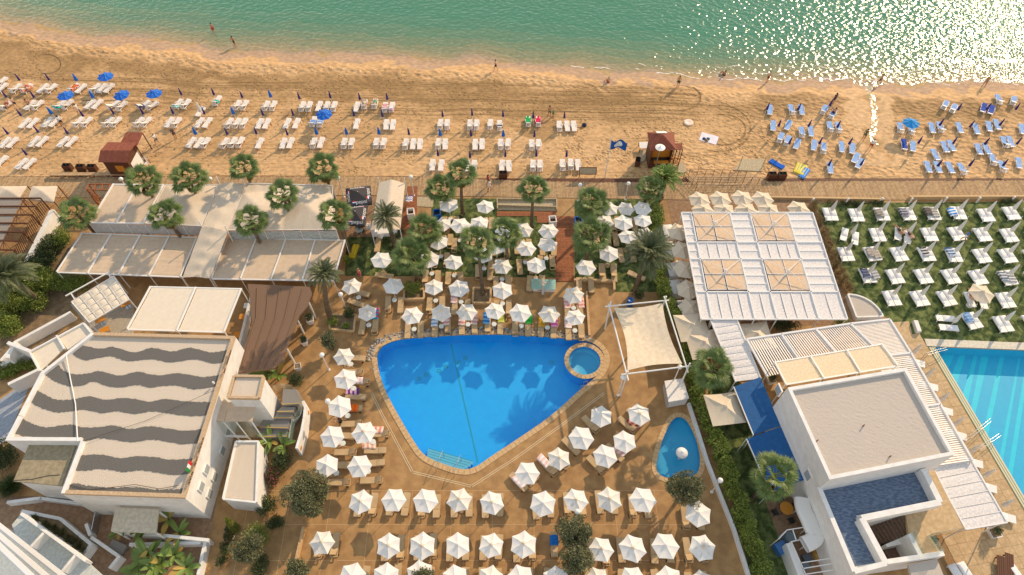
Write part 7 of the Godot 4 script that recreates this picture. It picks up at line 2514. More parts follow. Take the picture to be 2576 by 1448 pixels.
# a leafy mass: n small leaves on lobed shells
func leaf_mass(n: int, lobes: Array, size: float, cols: Array, seed_: int) -> ArrayMesh:
	var r := RandomNumberGenerator.new()
	r.seed = seed_
	var b := MB.new()
	b.use_c = true
	for i in n:
		var lb: Array = lobes[r.randi() % lobes.size()]
		var d := Vector3(r.randfn(), r.randfn(), r.randfn()).normalized()
		var p: Vector3 = lb[0] + d * lb[1] * (1.0 - 0.45 * pow(r.randf(), 2.2))
		if p.y < 0.02:
			continue
		var c: Color = cols[r.randi() % cols.size()]
		var g := r.randf_range(0.75, 1.3)
		b.tint = Color(c.r * g, c.g * g, c.b * g)
		var ax := (d * 0.8 + Vector3(r.randf_range(-1, 1), r.randf_range(-0.6, 1), r.randf_range(-1, 1))).normalized()
		var sd := ax.cross(Vector3(r.randf_range(-1, 1), r.randf_range(-1, 1), r.randf_range(-1, 1))).normalized()
		var s := size * r.randf_range(0.7, 1.4)
		b.quad(p - ax * s * 0.1, p + ax * s * 0.45 + sd * s * 0.22, p + ax * s, p + ax * s * 0.45 - sd * s * 0.22, d)
	return b.done()

func lobes_of(rx: float, ry: float, rz: float, n: int, lr: float, y: float, seed_: int) -> Array:
	var r := RandomNumberGenerator.new()
	r.seed = seed_
	var out := []
	for i in n:
		var d := Vector3(r.randfn(), r.randfn(), r.randfn()).normalized() * pow(r.randf(), 0.4)
		out.append([Vector3(d.x * (rx - lr), y + d.y * (ry - lr * 0.8), d.z * (rz - lr)), lr * r.randf_range(0.7, 1.2)])
	return out

func tree(label: String, t: String, x: float, y: float, rad: float, seed_: int, cen := 2.6) -> void:
	var c := at(t, x, y, cen)
	var o := thing("olive_tree", label, "tree", Vector3(c.x, 0, c.z), rng.randf() * TAU, "olive trees")
	var b := MB.new()
	b.use_c = true
	b.tint = Color(0.16, 0.125, 0.09)
	b.tube(Vector3(0, -0.05, 0), Vector3(0.05, cen * 0.45, 0), 0.17, 0.12, 8, false)
	part("trunk", b, mats["bark"], o)
	for i in 6:
		var a := TAU * i / 6 + seed_
		b = MB.new()
		b.use_c = true
		b.tint = Color(0.16, 0.125, 0.09)
		b.tube(Vector3(0.05, cen * 0.43, 0), Vector3(cos(a) * rad * 0.5, cen + 0.2 * sin(a * 3), sin(a) * rad * 0.5), 0.08, 0.02, 6, false)
		part("limb", b, mats["bark"], o)
	part("crown", leaf_mass(int(3200 * rad * rad), lobes_of(rad, rad * 0.85, rad, 34, rad * 0.30, cen, seed_), 0.15, [Color(0.16, 0.165, 0.075), Color(0.21, 0.21, 0.105), Color(0.12, 0.13, 0.055)], seed_), mats["leaf"], o)

func bush(label: String, pos: Vector3, rx: float, ry: float, rz: float, seed_: int, cols: Array, size := 0.13, dens := 1800.0, called := "shrub", group := "") -> void:
	var o := thing(called, label, "shrub", pos, 0.0, group)
	var lr := minf(minf(rx, rz), ry) * 0.5
	var n := int(dens * (rx * rz + ry * (rx + rz) * 0.5))
	part("foliage", leaf_mass(n, lobes_of(rx, ry, rz, int(10 + 8 * rx * rz), lr, ry * 0.85, seed_), size, cols, seed_), mats["leaf"], o)
	var b := MB.new()
	b.use_c = true
	b.tint = Color(0.12, 0.09, 0.06)
	for i in 5:
		var a := i * 1.3
		b.tube(Vector3(0, -0.03, 0), Vector3(cos(a) * rx * 0.4, ry * 0.9, sin(a) * rz * 0.4), 0.04, 0.01, 5, false)
	part("stems", b, mats["bark"], o)

func banana(label: String, pos: Vector3, h: float, n: int, seed_: int, group := "", yellow := 0.0) -> void:
	var r := RandomNumberGenerator.new()
	r.seed = seed_
	var o := thing("banana_plant", label, "plant", pos, 0.0, group)
	var b := MB.new()
	b.use_c = true
	b.tint = Color(0.14, 0.15, 0.05)
	b.tube(Vector3(0, -0.03, 0), Vector3(0, h * 0.5, 0), 0.08, 0.05, 6, false)
	part("stalk", b, mats["leaf"], o)
	for i in n:
		var a := i * 2.4 + r.randf()
		var L := h * r.randf_range(0.55, 0.85)
		var el := r.randf_range(0.4, 1.25)
		b = MB.new()
		b.use_c = true
		var g := r.randf_range(0.8, 1.3)
		b.tint = Color(0.15 * g, 0.22 * g, 0.045 * g) if r.randf() > yellow else Color(0.38 * g, 0.26 * g, 0.06 * g)
		var W := L * 0.17
		b.grid(4, 8, func(u: float, w: float) -> Vector3:
			var prof := W * sin(PI * clampf(w * 0.95 + 0.04, 0, 1)) ** 0.7
			var s := w * L
			var e := el - w * w * 1.3
			return Vector3((u - 0.5) * 2 * prof, h * 0.48 + sin(el) * s - 0.55 * w * w * L * 0.5 + absf(u - 0.5) * 0.12, 0.05 + cos(e * 0.6) * s))
		var q := part("leaf", b, mats["leaf"], o)
		q.rotation.y = a

func grass_tuft(label: String, pos: Vector3, h: float, n: int, col: Color, seed_: int, group: String, called := "grass_tuft") -> void:
	var r := RandomNumberGenerator.new()
	r.seed = seed_
	var b := MB.new()
	b.use_c = true
	for i in n:
		var a := r.randf() * TAU
		var g := r.randf_range(0.7, 1.3)
		b.tint = Color(col.r * g, col.g * g, col.b * g)
		var p := Vector3(cos(a), 0, sin(a)) * r.randf() * h * 0.25
		var d := Vector3(cos(a) * r.randf_range(0.2, 0.9), 1.0, sin(a) * r.randf_range(0.2, 0.9)).normalized()
		blade(b, p, p + d * h * r.randf_range(0.7, 1.2), Vector3(-sin(a), 0, cos(a)), 0.014, 0.004, h * 0.35 * r.randf())
	solo(called, b, mats["leaf"], label, "grass", group, pos)

func plants() -> void:
	leaf_mat("palm_leaf", 0.5)
	leaf_mat("leaf", 0.6)
	var dl := leaf_mat("dry_leaf", 0.8, Color(0.1, 0.06, 0.02))
	dl.albedo_color = Color(1.0, 0.72, 0.62)
	plain_mat("bark", Color(1, 1, 1), 0.95).vertex_color_use_as_albedo = true
	frond_sets["fan"] = [fan_frond(1), fan_frond(2), fan_frond(3), fan_frond(4)]
	frond_sets["date"] = [feather_frond(11, 2.2, Color(0.11, 0.135, 0.055)), feather_frond(12, 2.4, Color(0.10, 0.12, 0.05)), feather_frond(13, 2.0, Color(0.125, 0.15, 0.06))]
	frond_sets["bright"] = [feather_frond(21, 1.9, Color(0.15, 0.24, 0.035)), feather_frond(22, 2.1, Color(0.18, 0.27, 0.045))]
	for p in [["B1", 1105, 160, 6.5, 1.08, "fan palm rising through the flat beige awning"], ["B1", 1460, 140, 6.5, 1.08, "fan palm rising through the peaked cream tent"], ["B1", 590, 420, 4.6, 1.05, "fan palm in the shrubs beside the timber pergola"], ["B1", 1270, 430, 6.0, 1.0, "fan palm before the grey upright screen"], ["B1", 1890, 65, 5.6, 0.95, "fan palm on the seaward side of the gangway tent"], ["B1", 1940, 470, 6.0, 1.0, "fan palm standing over the gangway tent and glass screen"], ["B2", 205, 270, 6.3, 0.98, "fan palm rising out of the wide cream tent"], ["B2", 520, 70, 5.6, 1.0, "fan palm behind the wide cream tent, against the sand"], ["B2", 610, 425, 6.2, 1.0, "fan palm beside the dark branded parasols"], ["B2", 1430, 228, 3.4, 0.95, "low bushy fan palm at the boardwalk edge by a concrete pad"], ["B2", 1590, 110, 6.5, 0.95, "tall fan palm on the lawn beside a white parasol"], ["B2", 1310, 548, 4.8, 1.12, "broad fan palm above the lawn parasols by the lounge tent"], ["B2", 1215, 745, 4.6, 1.12, "shaggy fan palm growing from the round bush planter"], ["B2", 1712, 640, 8.5, 0.98, "tall slim fan palm growing from the square tan planter"], ["B2", 1930, 565, 6.0, 1.02, "fan palm in the middle of the lawn parasols"], ["B3", 165, 228, 5.8, 1.02, "fan palm standing at the timber landing by the ramp"], ["B3", 622, 340, 4.8, 1.08, "fan palm nearest the boardwalk, beyond the timber path"], ["B3", 622, 590, 5.2, 1.18, "large fan palm beyond the timber path, landward one"], ["C3", 1140, 272, 5.2, 1.05, "fan palm beside the slatted walkway and hedge"], ["C4", 38, 885, 6.6, 1.08, "fan palm in front of the dark blue awning"], ["B3", 1075, 215, 3.2, 0.85, "dark bushy fan palm at the head of the hedge"]]:
		palm("fan", p[5], p[0], p[1], p[2], p[3], p[4], 0.25, 20)
	palm("date", "feathery date palm before the white lounge tent", "B2", 1010, 445, 5.2, 0.85, 0.2, 30)
	palm("date", "leaning date palm beside the reed roof and awnings", "B2", 530, 890, 7.4, 0.8, 1.0, 36)
	palm("date", "wide drooping date palm over the hedge by the shade sail", "B3", 1062, 728, 7.3, 1.2, 0.6, 44)
	palm("date", "big feathery palm over the shrubs at the left edge", "B1", 60, 905, 5.5, 1.3, 0.4, 44)
	palm("bright", "bright green young feather palm beside the brown kiosk", "B3", 1185, 145, 3.0, 1.0, 0.2, 34)
	# olive trees
	for p in [["C2", 280, 1000, 2.25, 3, "broad grey green olive tree beside the brown lane and terrace", 2.4], ["C3", 985, 955, 1.75, 4, "round olive tree overhanging the paddling pool", 2.6], ["C3", 352, 1195, 1.55, 5, "olive tree, upper half of the twin pair near the blue towel", 2.6], ["C3", 365, 1365, 1.45, 6, "olive tree, lower half of the twin pair near the blue towel", 2.6], ["C2", 410, 118, 0.95, 7, "small olive tree above the stair side loungers", 1.7], ["C2", 235, 1432, 1.2, 8, "olive tree cut by the bottom edge beside the brown lane", 2.2], ["C2", 945, 1462, 0.9, 9, "small olive crown over the last row parasol", 2.6], ["C1", 1398, 1290, 1.45, 10, "olive tree in the bed by the yellow cypress", 2.2]]:
		tree(p[5], p[0], p[1], p[2], p[3], p[4], p[6])
	var dark := [Color(0.055, 0.080, 0.025), Color(0.075, 0.105, 0.030), Color(0.045, 0.065, 0.02)]
	var green := [Color(0.19, 0.25, 0.04), Color(0.25, 0.31, 0.055), Color(0.14, 0.19, 0.03)]
	var lime := [Color(0.18, 0.23, 0.035), Color(0.14, 0.19, 0.03), Color(0.22, 0.26, 0.05)]
	# the long hedge
	var line := ats("B3", [1135, 385, 1120, 560, 1130, 740, 1145, 900, 1170, 1010, 1235, 1130, 1300, 1290, 1385, 1420], 1.1)
	line.append_array(ats("C3", [985, 180, 1020, 300, 1055, 440, 1105, 560, 1165, 700, 1215, 830, 1265, 1000, 1310, 1130, 1370, 1300, 1440, 1480], 1.1))
	line.sort_custom(func(a: Vector3, b: Vector3) -> bool: return a.z < b.z)
	var hd := thing("hedge", "long clipped green hedge dividing the pool terrace from the restaurant", "hedge")
	var total := 0
	for i in line.size() - 1:
		var L: float = line[i].distance_to(line[i + 1])
		if L < 0.1:
			continue
		var lb := []
		var r := RandomNumberGenerator.new()
		r.seed = 400 + i
		for k in int(L * 11) + 2:
			var p: Vector3 = line[i].lerp(line[i + 1], r.randf())
			lb.append([Vector3(p.x + r.randf_range(-0.42, 0.42), r.randf_range(0.35, 1.95), p.z + r.randf_range(-0.2, 0.2)), r.randf_range(0.28, 0.42)])
		part("foliage", leaf_mass(int(L * 1500), lb, 0.15, green if i % 2 == 0 else [Color(0.21, 0.27, 0.04), Color(0.27, 0.32, 0.055), Color(0.15, 0.2, 0.03)], 900 + i), mats["leaf"], hd)
		var b := MB.new()
		b.use_c = true
		b.tint = Color(0.09, 0.07, 0.04)
		for k in int(L / 0.8) + 1:
			var p: Vector3 = line[i].lerp(line[i + 1], (k + 0.5) / (int(L / 0.8) + 1))
			b.tube(Vector3(p.x, 0, p.z), Vector3(p.x, 1.6, p.z), 0.035, 0.015, 5, false)
		part("stems", b, mats["bark"], hd)
	# shrubs of the left garden
	var k := 0
	for p in [["B1", 330, 960, 2.2, 1.2, 1.4, "glossy green shrub below the feathery palm"], ["B1", 560, 960, 1.8, 0.8, 1.0, "low green shrub spreading toward the trellis roof"], ["B1", 150, 1010, 1.8, 1.2, 1.6, "green shrub at the foot of the feathery palm"], ["B1", 60, 1180, 1.6, 1.2, 1.6, "bright green shrub at the left edge by the garden wall"], ["B1", 250, 1110, 1.7, 1.0, 1.2, "yellowish green shrub over the white garden wall"], ["B1", 60, 1310, 1.3, 1.1, 1.2, "green shrub in the corner below the garden wall"], ["B1", 360, 730, 1.2, 1.0, 2.0, "dark green shrub strip beside the pergola wall"], ["B1", 300, 850, 1.6, 1.1, 1.3, "leafy shrub between pergola wall and pleated awning"], ["B1", 480, 620, 1.0, 0.8, 1.3, "dry green shrub below the pergola fan palm"], ["Z3", 200, 1230, 1.9, 0.6, 0.5, "narrow clipped shrub row by the passage canopy"], ["Z3", 60, 1300, 1.2, 0.5, 0.5, "small shrub row at the left edge"]]:
		bush(p[6], at(p[0], p[1], p[2], 0.6) * Vector3(1, 0, 1), p[3] * 1.25, p[4] * 1.2, p[5] * 1.25, 50 + k, lime if k in [3, 4, 9] else (dark if k in [6, 7] else green), 0.16, 900)
		k += 1
	for p in [["B2", 1215, 1000, 1.35, 0.8, 1.0, "round flowering bush in the terrace planter", 1], ["B2", 720, 1190, 0.75, 0.75, 0.8, "rounded dark bush beside the leaning date palm", 0], ["B2", 600, 1255, 0.75, 0.6, 0.7, "leafy bush at the foot of the leaning date palm", 1], ["B2", 690, 1290, 0.6, 0.45, 0.5, "low bush by the white signboard", 1], ["C2", 225, 350, 0.9, 0.8, 0.8, "dark bush beside the curved stair", 0], ["C2", 150, 800, 1.1, 1.0, 1.4, "dark glossy bush below the curved stair wall", 0], ["C2", 90, 900, 1.0, 0.8, 1.0, "oleander bush with pink flowers in the lane bed", 2], ["C2", 60, 1060, 1.2, 0.9, 1.3, "dark bush in the lane bed beside the big olive", 0], ["C2", 110, 1150, 0.9, 0.7, 0.8, "low dark bush below the big olive", 0], ["C1", 1280, 1290, 0.6, 0.6, 2.0, "narrow clipped bush row along the brown lane", 0], ["C2", 20, 1230, 1.2, 1.1, 1.3, "green bush cut off beside the lane bed", 1], ["C2", 30, 1400, 0.9, 0.7, 1.2, "dark bush at the bottom of the lane bed", 0], ["C1", 40, 800, 1.6, 1.8, 2.0, "dense dark shrub beside the concrete roof wing", 0], ["B3", 985, 1050, 0.6, 0.6, 0.6, "small dark bush by the blue barrel", 0], ["B2", 710, 790, 0.45, 0.7, 0.5, "spindly shrub by the awning corner", 1], ["B2", 800, 540, 0.7, 0.8, 0.6, "dark shrub between the branded parasols and tent", 0], ["B2", 1120, 560, 0.5, 0.6, 0.5, "leafy potted shrub by the white lounge tent", 0], ["B4", 650, 330, 4.3, 0.35, 0.35, "long low hedge strip along the lawn's seaward edge", 0], ["B4", 1880, 315, 1.3, 0.35, 0.3, "short low hedge strip at the far corner of the lawn", 0], ["B3", 1500, 1330, 0.9, 0.8, 0.9, "bush between wide parasols by the walkway roof", 0], ["B4", 120, 1290, 1.8, 0.8, 0.8, "dark planting below the pergola's lower edge", 0], ["B4", 560, 1265, 1.0, 0.6, 0.5, "green plant at the pergola corner", 1]]:
		bush(p[6], at(p[0], p[1], p[2], 0.4) * Vector3(1, 0, 1), p[3], p[4], p[5], 80 + k, [dark, green, [dark[0], dark[1], dark[1], Color(0.4, 0.06, 0.10)]][p[7]], 0.12, 1100)
		k += 1
	var cy := at("C1", 1310, 1170, 1.2) * Vector3(1, 0, 1)
	var lb := []
	for i in 14:
		lb.append([Vector3(i * 0.02, 0.2 + i * 0.22, 0), 0.34 * (1.0 - i / 16.0) + 0.05])
	var cyp := thing("cypress", "slim yellow green cypress beside the brown lane", "tree", cy)
	part("crown", leaf_mass(3500, lb, 0.10, [Color(0.22, 0.23, 0.03), Color(0.17, 0.19, 0.03)], 71), mats["leaf"], cyp)
	var tb := MB.new()
	tb.use_c = true
	tb.tint = Color(0.12, 0.09, 0.06)
	tb.tube(Vector3(0, -0.02, 0), Vector3(0.2, 2.6, 0), 0.06, 0.02, 6, false)
	part("trunk", tb, mats["bark"], cyp)
	# banana and strelitzia
	k = 0
	for p in [["C1", 830, 1340, 2.4, "banana plant clump, broad leaves, centre of the court bed"], ["C1", 770, 1390, 2.2, "banana plant in the court bed, wall side"], ["C1", 900, 1380, 2.4, "banana plant in the court bed, canopy side"], ["C1", 860, 1440, 2.2, "banana plant at the bottom of the court bed"], ["C1", 980, 1330, 2.0, "banana plant behind the bright one in the court bed"], ["C1", 1050, 1400, 2.0, "bright yellow green banana plant at the court bed end"]]:
		banana(p[4], at(p[0], p[1], p[2], 1.0) * Vector3(1, 0, 1), p[3] * 0.78, 10, 300 + k, "banana plants in the court bed", 0.1)
		k += 1
	for p in [["C1", 820, 1150, 1.9, "strelitzia plant by the canopy edge"], ["C1", 950, 1130, 2.2, "tall strelitzia plant standing off the canopy corner"], ["C1", 660, 1185, 1.4, "strelitzia plant at the canopy's left edge"], ["C1", 1000, 1200, 1.5, "strelitzia plant with yellowed leaves on the planter"], ["C2", 60, 290, 1.9, "strelitzia plant beside the stair tower"], ["C2", 120, 300, 1.6, "pale strelitzia plant next to the dark bush"], ["C2", 75, 680, 1.7, "browning strelitzia plant below the stair"], ["C2", 145, 700, 1.7, "strelitzia plant with pale hanging leaf by the stair wall"]]:
		banana(p[4], at(p[0], p[1], p[2], 1.2) * Vector3(1, 0, 1), p[3], 7, 330 + k, "strelitzia plants", 0.3)
		k += 1
	for p in [["C1", 60, 950, 1.6, "spiky green bush before the concrete roof wing"]]:
		grass_tuft(p[4], at(p[0], p[1], p[2], 0.6) * Vector3(1, 0, 1), p[3], 900, Color(0.06, 0.09, 0.02), 350, "", "spiky_bush")
	for i in 26:
		var f := i / 25.0
		var p := at("Z1", lerpf(330, 800, f) + rng.randf_range(-40, 60), lerpf(880, 1190, f) + rng.randf_range(-20, 40), 1.0)
		grass_tuft("wild grass clump growing in the raised court planter", Vector3(p.x, 0.85, p.z), 0.55, 70, Color(0.10, 0.10, 0.03), 360 + i, "wild grass in the court planter")
	for i in 24:
		var f := i / 23.0
		var p := at("B4", lerpf(345, 615, f) + rng.randf_range(-25, 25), lerpf(345, 1000, f), 0.4)
		grass_tuft("dry golden grass tuft along the lawn's restaurant side", Vector3(p.x, 0, p.z), 0.9, 170, Color(0.30, 0.20, 0.08), 420 + i, "dry grasses beside the pergola")

# ---------------------------------------------------------------- kiosks, lamps, signs, bins
func facet_logo(o: Node3D, A: Vector3, B: Vector3, apex: Vector3, flip := false) -> void:
	var x := (B - A).normalized()
	var mid := (A + B) * 0.5
	var up := (apex - mid) - x * (apex - mid).dot(x)
	up = up.normalized()
	var nn := x.cross(up).normalized()
	var bs := Basis(x, up, nn)
	var p := mid.lerp(apex, 0.22) + nn * 0.012
	var t := TextMesh.new()
	t.text = "pepsi"
	t.font_size = 48
	t.pixel_size = 0.5 / 48.0
	t.depth = 0.008
	var f := SystemFont.new()
	f.font_names = PackedStringArray(["Droid Sans"])
	t.font = f
	var q := part("print", t, mats["logo_white"], o, p + x * 0.25)
	q.basis = bs
	for k in 3:
		var b := MB.new()
		var c := p - x * 0.52 + nn * (0.004 + 0.003 * k) + up * 0.02
		var R := 0.2
		for i in 24:
			var a0 := TAU * i / 24
			var a1 := TAU * (i + 1) / 24
			var m := (a0 + a1) * 0.5
			if k == 1 and sin(m) < 0.18 or k == 2 and sin(m) > -0.18:
				continue
			var e := 0.0 if k == 0 else (0.06 if k == 1 else -0.06)
			b.face(c + up * e, c + (x * cos(a0) + up * sin(a0)) * R, c + (x * cos(a1) + up * sin(a1)) * R, nn)
		part("emblem", b, [mats["logo_white"], mats["logo_red"], mats["logo_blue"]][k], o)

func globe_lamp(label: String, t: String, x: float, y: float, h: float) -> void:
	var p := at(t, x, y, h)
	var o := thing("globe_lamp", label, "lamp post", Vector3(p.x, 0, p.z), 0.0, "globe lamps")
	var b := MB.new()
	b.tube(Vector3.ZERO, Vector3(0, h - 0.18, 0), 0.055, 0.045, 10)
	b.lathe(Vector3.ZERO, [Vector2(0.14, 0), Vector2(0.14, 0.05), Vector2(0.06, 0.12)], 12)
	part("pole", b, mats["white_paint"], o)
	b = MB.new()
	var prof := []
	for i in 13:
		var a := -PI / 2 + PI * i / 12
		prof.append(Vector2(cos(a) * 0.23, sin(a) * 0.23))
	b.lathe(Vector3(0, h, 0), prof, 18)
	part("globe", b, mats["globe_white"], o)

func bin_box(label: String, t: String, x: float, y: float, turn: float) -> void:
	var p := at(t, x, y, 0.5)
	p.y = sand_height(p.x, p.z) + 0.02 if p.z < -54.0 else 0.05
	var o := thing("litter_box", label, "bin", p, turn, "timber litter boxes")
	var b := MB.new()
	for s in [-1.0, 1.0]:
		b.box(Vector3(s * 0.44, 0.45, 0), Vector3(0.05, 0.75, 0.55))
		b.box(Vector3(0, 0.45, s * 0.26), Vector3(0.84, 0.75, 0.04))
	part("timber_sides", b, mats["brown_wood"], o)
	for s in [-1.0, 1.0]:
		b = MB.new()
		b.lathe(Vector3(s * 0.21, 0, 0), [Vector2(0.17, 0.1), Vector2(0.19, 0.86), Vector2(0.16, 0.86), Vector2(0.13, 0.3), Vector2(0, 0.3)], 14)
		part("bin_liner", b, mats["black_plastic"], o)
	for sx in [-1.0, 1.0]:
		for sz in [-1.0, 1.0]:
			b = MB.new()
			b.box(Vector3(sx * 0.42, 0.05, sz * 0.24), Vector3(0.07, 0.2, 0.07))
			part("leg", b, mats["brown_wood"], o)

func planter_pot(label: String, t: String, x: float, y: float, w: float, h: float, leafy: float) -> void:
	var p := at(t, x, y, h)
	var o := thing("white_planter", label, "planter", Vector3(p.x, 0, p.z), 0.2, "white planters")
	var b := MB.new()
	for i in 4:
		var a := i * PI / 2
		var c := cos(a)
		var s := sin(a)
		var q := func(u: float, y2: float, r: float) -> Vector3: return Vector3(c * r - s * u, y2, s * r + c * u)
		b.quad(q.call(-w * 0.38, 0.0, w * 0.38), q.call(w * 0.38, 0.0, w * 0.38), q.call(w * 0.5, h, w * 0.5), q.call(-w * 0.5, h, w * 0.5), Vector3(c, 0.1, s))
		b.quad(q.call(-w * 0.5, h, w * 0.5), q.call(w * 0.5, h, w * 0.5), q.call(w * 0.42, h, w * 0.42), q.call(-w * 0.42, h, w * 0.42), Vector3.UP)
	part("pot", b, mats["white_paint"], o)
	b = MB.new()
	b.box(Vector3(0, h - 0.06, 0), Vector3(w * 0.86, 0.04, w * 0.86))
	part("soil", b, mats["earth"], o)
	if leafy > 0:
		part("plant", leaf_mass(int(900 * leafy), lobes_of(leafy * 0.5, leafy * 0.5, leafy * 0.5, 8, leafy * 0.25, h + leafy * 0.5, 7), 0.09, [Color(0.09, 0.11, 0.05), Color(0.07, 0.10, 0.03)], 8), mats["leaf"], o)

func small_things() -> void:
	plain_mat("logo_white", hexc("e8e8e8"), 0.7)
	plain_mat("logo_red", hexc("c8202c"), 0.7)
	plain_mat("logo_blue", hexc("1c4a9c"), 0.7)
	plain_mat("globe_white", hexc("f0efe9"), 0.25)
	rich_mat("charcoal_cloth", hexc("3a3739"), hexc("474346"), 1.2, 0.9, 0.0, "cloud", 60)
	# branded parasols
	for s in [[[248, 152, 772, 90, 800, 470, 292, 530], [487, 222], "charcoal square parasol with soft drink logos, seaward one"], [[300, 548, 715, 488, 648, 930, 240, 905], [378, 612], "charcoal square parasol with soft drink logos, landward one"]]:
		var c := ats("K1", s[0], 2.5)
		var a := at("K1", s[1][0], s[1][1], 3.15)
		var mid: Vector3 = (c[0] + c[1] + c[2] + c[3]) * 0.25
		a = Vector3(mid.x, 3.15, mid.z)
		var o := thing("branded_parasol", s[2], "parasol", Vector3.ZERO, 0.0, "charcoal parasols")
		for i in 4:
			var A: Vector3 = c[(i + 1) % 4]
			var B: Vector3 = c[i]
			var b := MB.new()
			b.face(A, B, a, Vector3.UP)
			b.quad(A, B, B - Vector3(0, 0.22, 0), A - Vector3(0, 0.22, 0), (A + B) * 0.5 - mid)
			part("canopy_panel", b, mats["charcoal_cloth"], o)
			facet_logo(o, A, B, a)
		var b := MB.new()
		b.tube(Vector3(mid.x, 0, mid.z), a + Vector3(0, 0.08, 0), 0.04, 0.035, 8)
		part("pole", b, mats["white_paint"], o)
		b = MB.new()
		b.lathe(Vector3(mid.x, 0, mid.z), [Vector2(0.4, 0), Vector2(0.4, 0.1), Vector2(0.06, 0.14)], 16)
		part("base", b, mats["black_plastic"], o)
	zone("bar_floor", ats("B2", [670, 300, 1180, 300, 1180, 600, 680, 600]), 0.015, mats["dark_paving"])
	for q in [["B2", 705, 530, 0.3], ["B2", 868, 500, 1.4], ["B2", 872, 525, 2.2], ["B2", 968, 595, -0.4]]:
		copy("chair_white", "bar_chair", "white plastic armchair near the charcoal parasols", "chair", at(q[0], q[1], q[2], 0.5) * Vector3(1, 0, 1) + Vector3(0, 0.02, 0), q[3], "white chairs by the charcoal parasols")
	make_table("bar_table", 0.45, 0.72, mats["table_white"], mats["white_plastic"])
	copy("bar_table", "bar_table", "round white table below the landward charcoal parasol", "table", at("B2", 797, 540, 0.72) * Vector3(1, 0, 1) + Vector3(0, 0.015, 0), 0.0)
	# lounge tent
	var o := thing("lounge_tent", "narrow white gabled lounge tent beside the charcoal parasols", "tent")
	var c := ats("B2", [955, 176, 1156, 182, 1118, 545, 892, 545], 3.2)
	var m := MB.new()
	m.grid(14, 20, func(u: float, w: float) -> Vector3:
		var p := lerp4(c, u, w)
		p.y += 0.55 * (1.0 - absf(u * 2 - 1)) + 0.02 * sin(w * 33.0 + u * 20.0)
		return p)
	part("tent_cloth", m, mats["tent_cloth"], o)
	for p in c:
		post(o, p, 4.0, 0.05)
	var sf := thing("lounge_sofa", "white cushioned corner sofa inside the lounge tent", "sofa", at("B2", 1000, 545, 0.6) * Vector3(1, 0, 1) + Vector3(0, 0.015, 0), 0.05)
	for s in [[Vector3(0, 0.22, 0), Vector3(2.2, 0.44, 0.9), "seat"], [Vector3(0, 0.6, 0.55), Vector3(2.4, 0.5, 0.25), "backrest"], [Vector3(-1.2, 0.5, 0), Vector3(0.25, 0.6, 1.2), "armrest"], [Vector3(1.2, 0.5, 0), Vector3(0.25, 0.6, 1.2), "armrest"]]:
		var b := MB.new()
		b.box(s[0], s[1])
		part(s[2], b, mats["white_pad"], sf)
	# --- brown kiosk with hipped roof
	o = thing("hip_roof_kiosk", "brown timber beach kiosk with hipped reddish roof and white roof sign", "kiosk")
	var e := ats("K2", [560, 120, 1275, 118, 1362, 605, 640, 622], 3.0)
	var mid: Vector3 = (e[0] + e[1] + e[2] + e[3]) * 0.25
	var ap := Vector3(mid.x, 3.95, mid.z)
	for i in 4:
		var A: Vector3 = e[i]
		var B: Vector3 = e[(i + 1) % 4]
		for k in 9:
			var b := MB.new()
			var w0 := k / 9.0
			var w1 := (k + 1) / 9.0
			var lift := Vector3(0, 0.025, 0)
			var out := (A + B) * 0.5 - mid + Vector3(0, 2, 0)
			b.quad(A.lerp(ap, w0) + lift, B.lerp(ap, w0) + lift, B.lerp(ap, w1) + lift * 0.2, A.lerp(ap, w1) + lift * 0.2, out)
			b.quad(A.lerp(ap, w0), B.lerp(ap, w0), B.lerp(ap, w0) + lift, A.lerp(ap, w0) + lift, (A + B) * 0.5 - mid)
			part("roof_board", b, mats["roof_red"], o)
	var body := []
	for p in e:
		body.append(Vector3(mid.x, 0, mid.z) + (Vector3(p.x, 0, p.z) - Vector3(mid.x, 0, mid.z)) * 0.78)
	for i in 4:
		wall("wall", body[i], body[(i + 1) % 4], 0.1, -0.2, 2.95 if i != 2 else 1.1, mats["brown_wood"], o)
	for i in 4:
		post(o, body[i], 3.0, 0.07, "post", mats["brown_wood"])
	slab("floor", body, -0.2, 0.1, mats["board"], o)
	wall("counter", body[2].lerp(body[3], 0.1) + Vector3(0, 0, 0.2), body[2].lerp(body[3], 0.8) + Vector3(0, 0, 0.2), 0.4, 1.02, 1.1, mats["orange_wood"], o)
	wall("back_panel", body[0].lerp(body[3], 0.75), body[1].lerp(body[2], 0.75), 0.06, 1.1, 2.6, mats["orange_wood"], o)
	var sg := ats("K2", [780, 130, 1062, 128, 1092, 214, 815, 217], 3.35)
	m = MB.new()
	m.quad(sg[0] + Vector3(0, 0.22, 0), sg[1] + Vector3(0, 0.22, 0), sg[2] + Vector3(0, 0.42, 0), sg[3] + Vector3(0, 0.42, 0), Vector3.UP)
	part("roof_sign", m, mats["white_paint"], o)
	var pc := ats("K2", [1345, 420, 1512, 420, 1530, 580, 1368, 590], 2.6)
	slab("side_canopy", pc, 2.54, 2.6, mats["roof_red"], o)
	for p in pc:
		post(o, p, 2.55, 0.05, "post", mats["brown_wood"])
	for k in 7:
		var b := MB.new()
		var p := at("K2", 1225 + k * 32, 815, 1.0)
		b.tube(Vector3(p.x, 0.05, p.z), Vector3(p.x, 1.0, p.z), 0.03, 0.03, 6)
		part("baluster", b, mats["orange_wood"], o)
	wall("rail", at("K2", 1215, 810, 1.0), at("K2", 1430, 810, 1.0), 0.07, 0.97, 1.04, mats["orange_wood"], o)
	var bn := thing("slatted_bench", "white slatted bench top beside the hip roofed kiosk", "bench")
	var bq := ats("K2", [342, 385, 605, 385, 575, 556, 368, 556], 0.6)
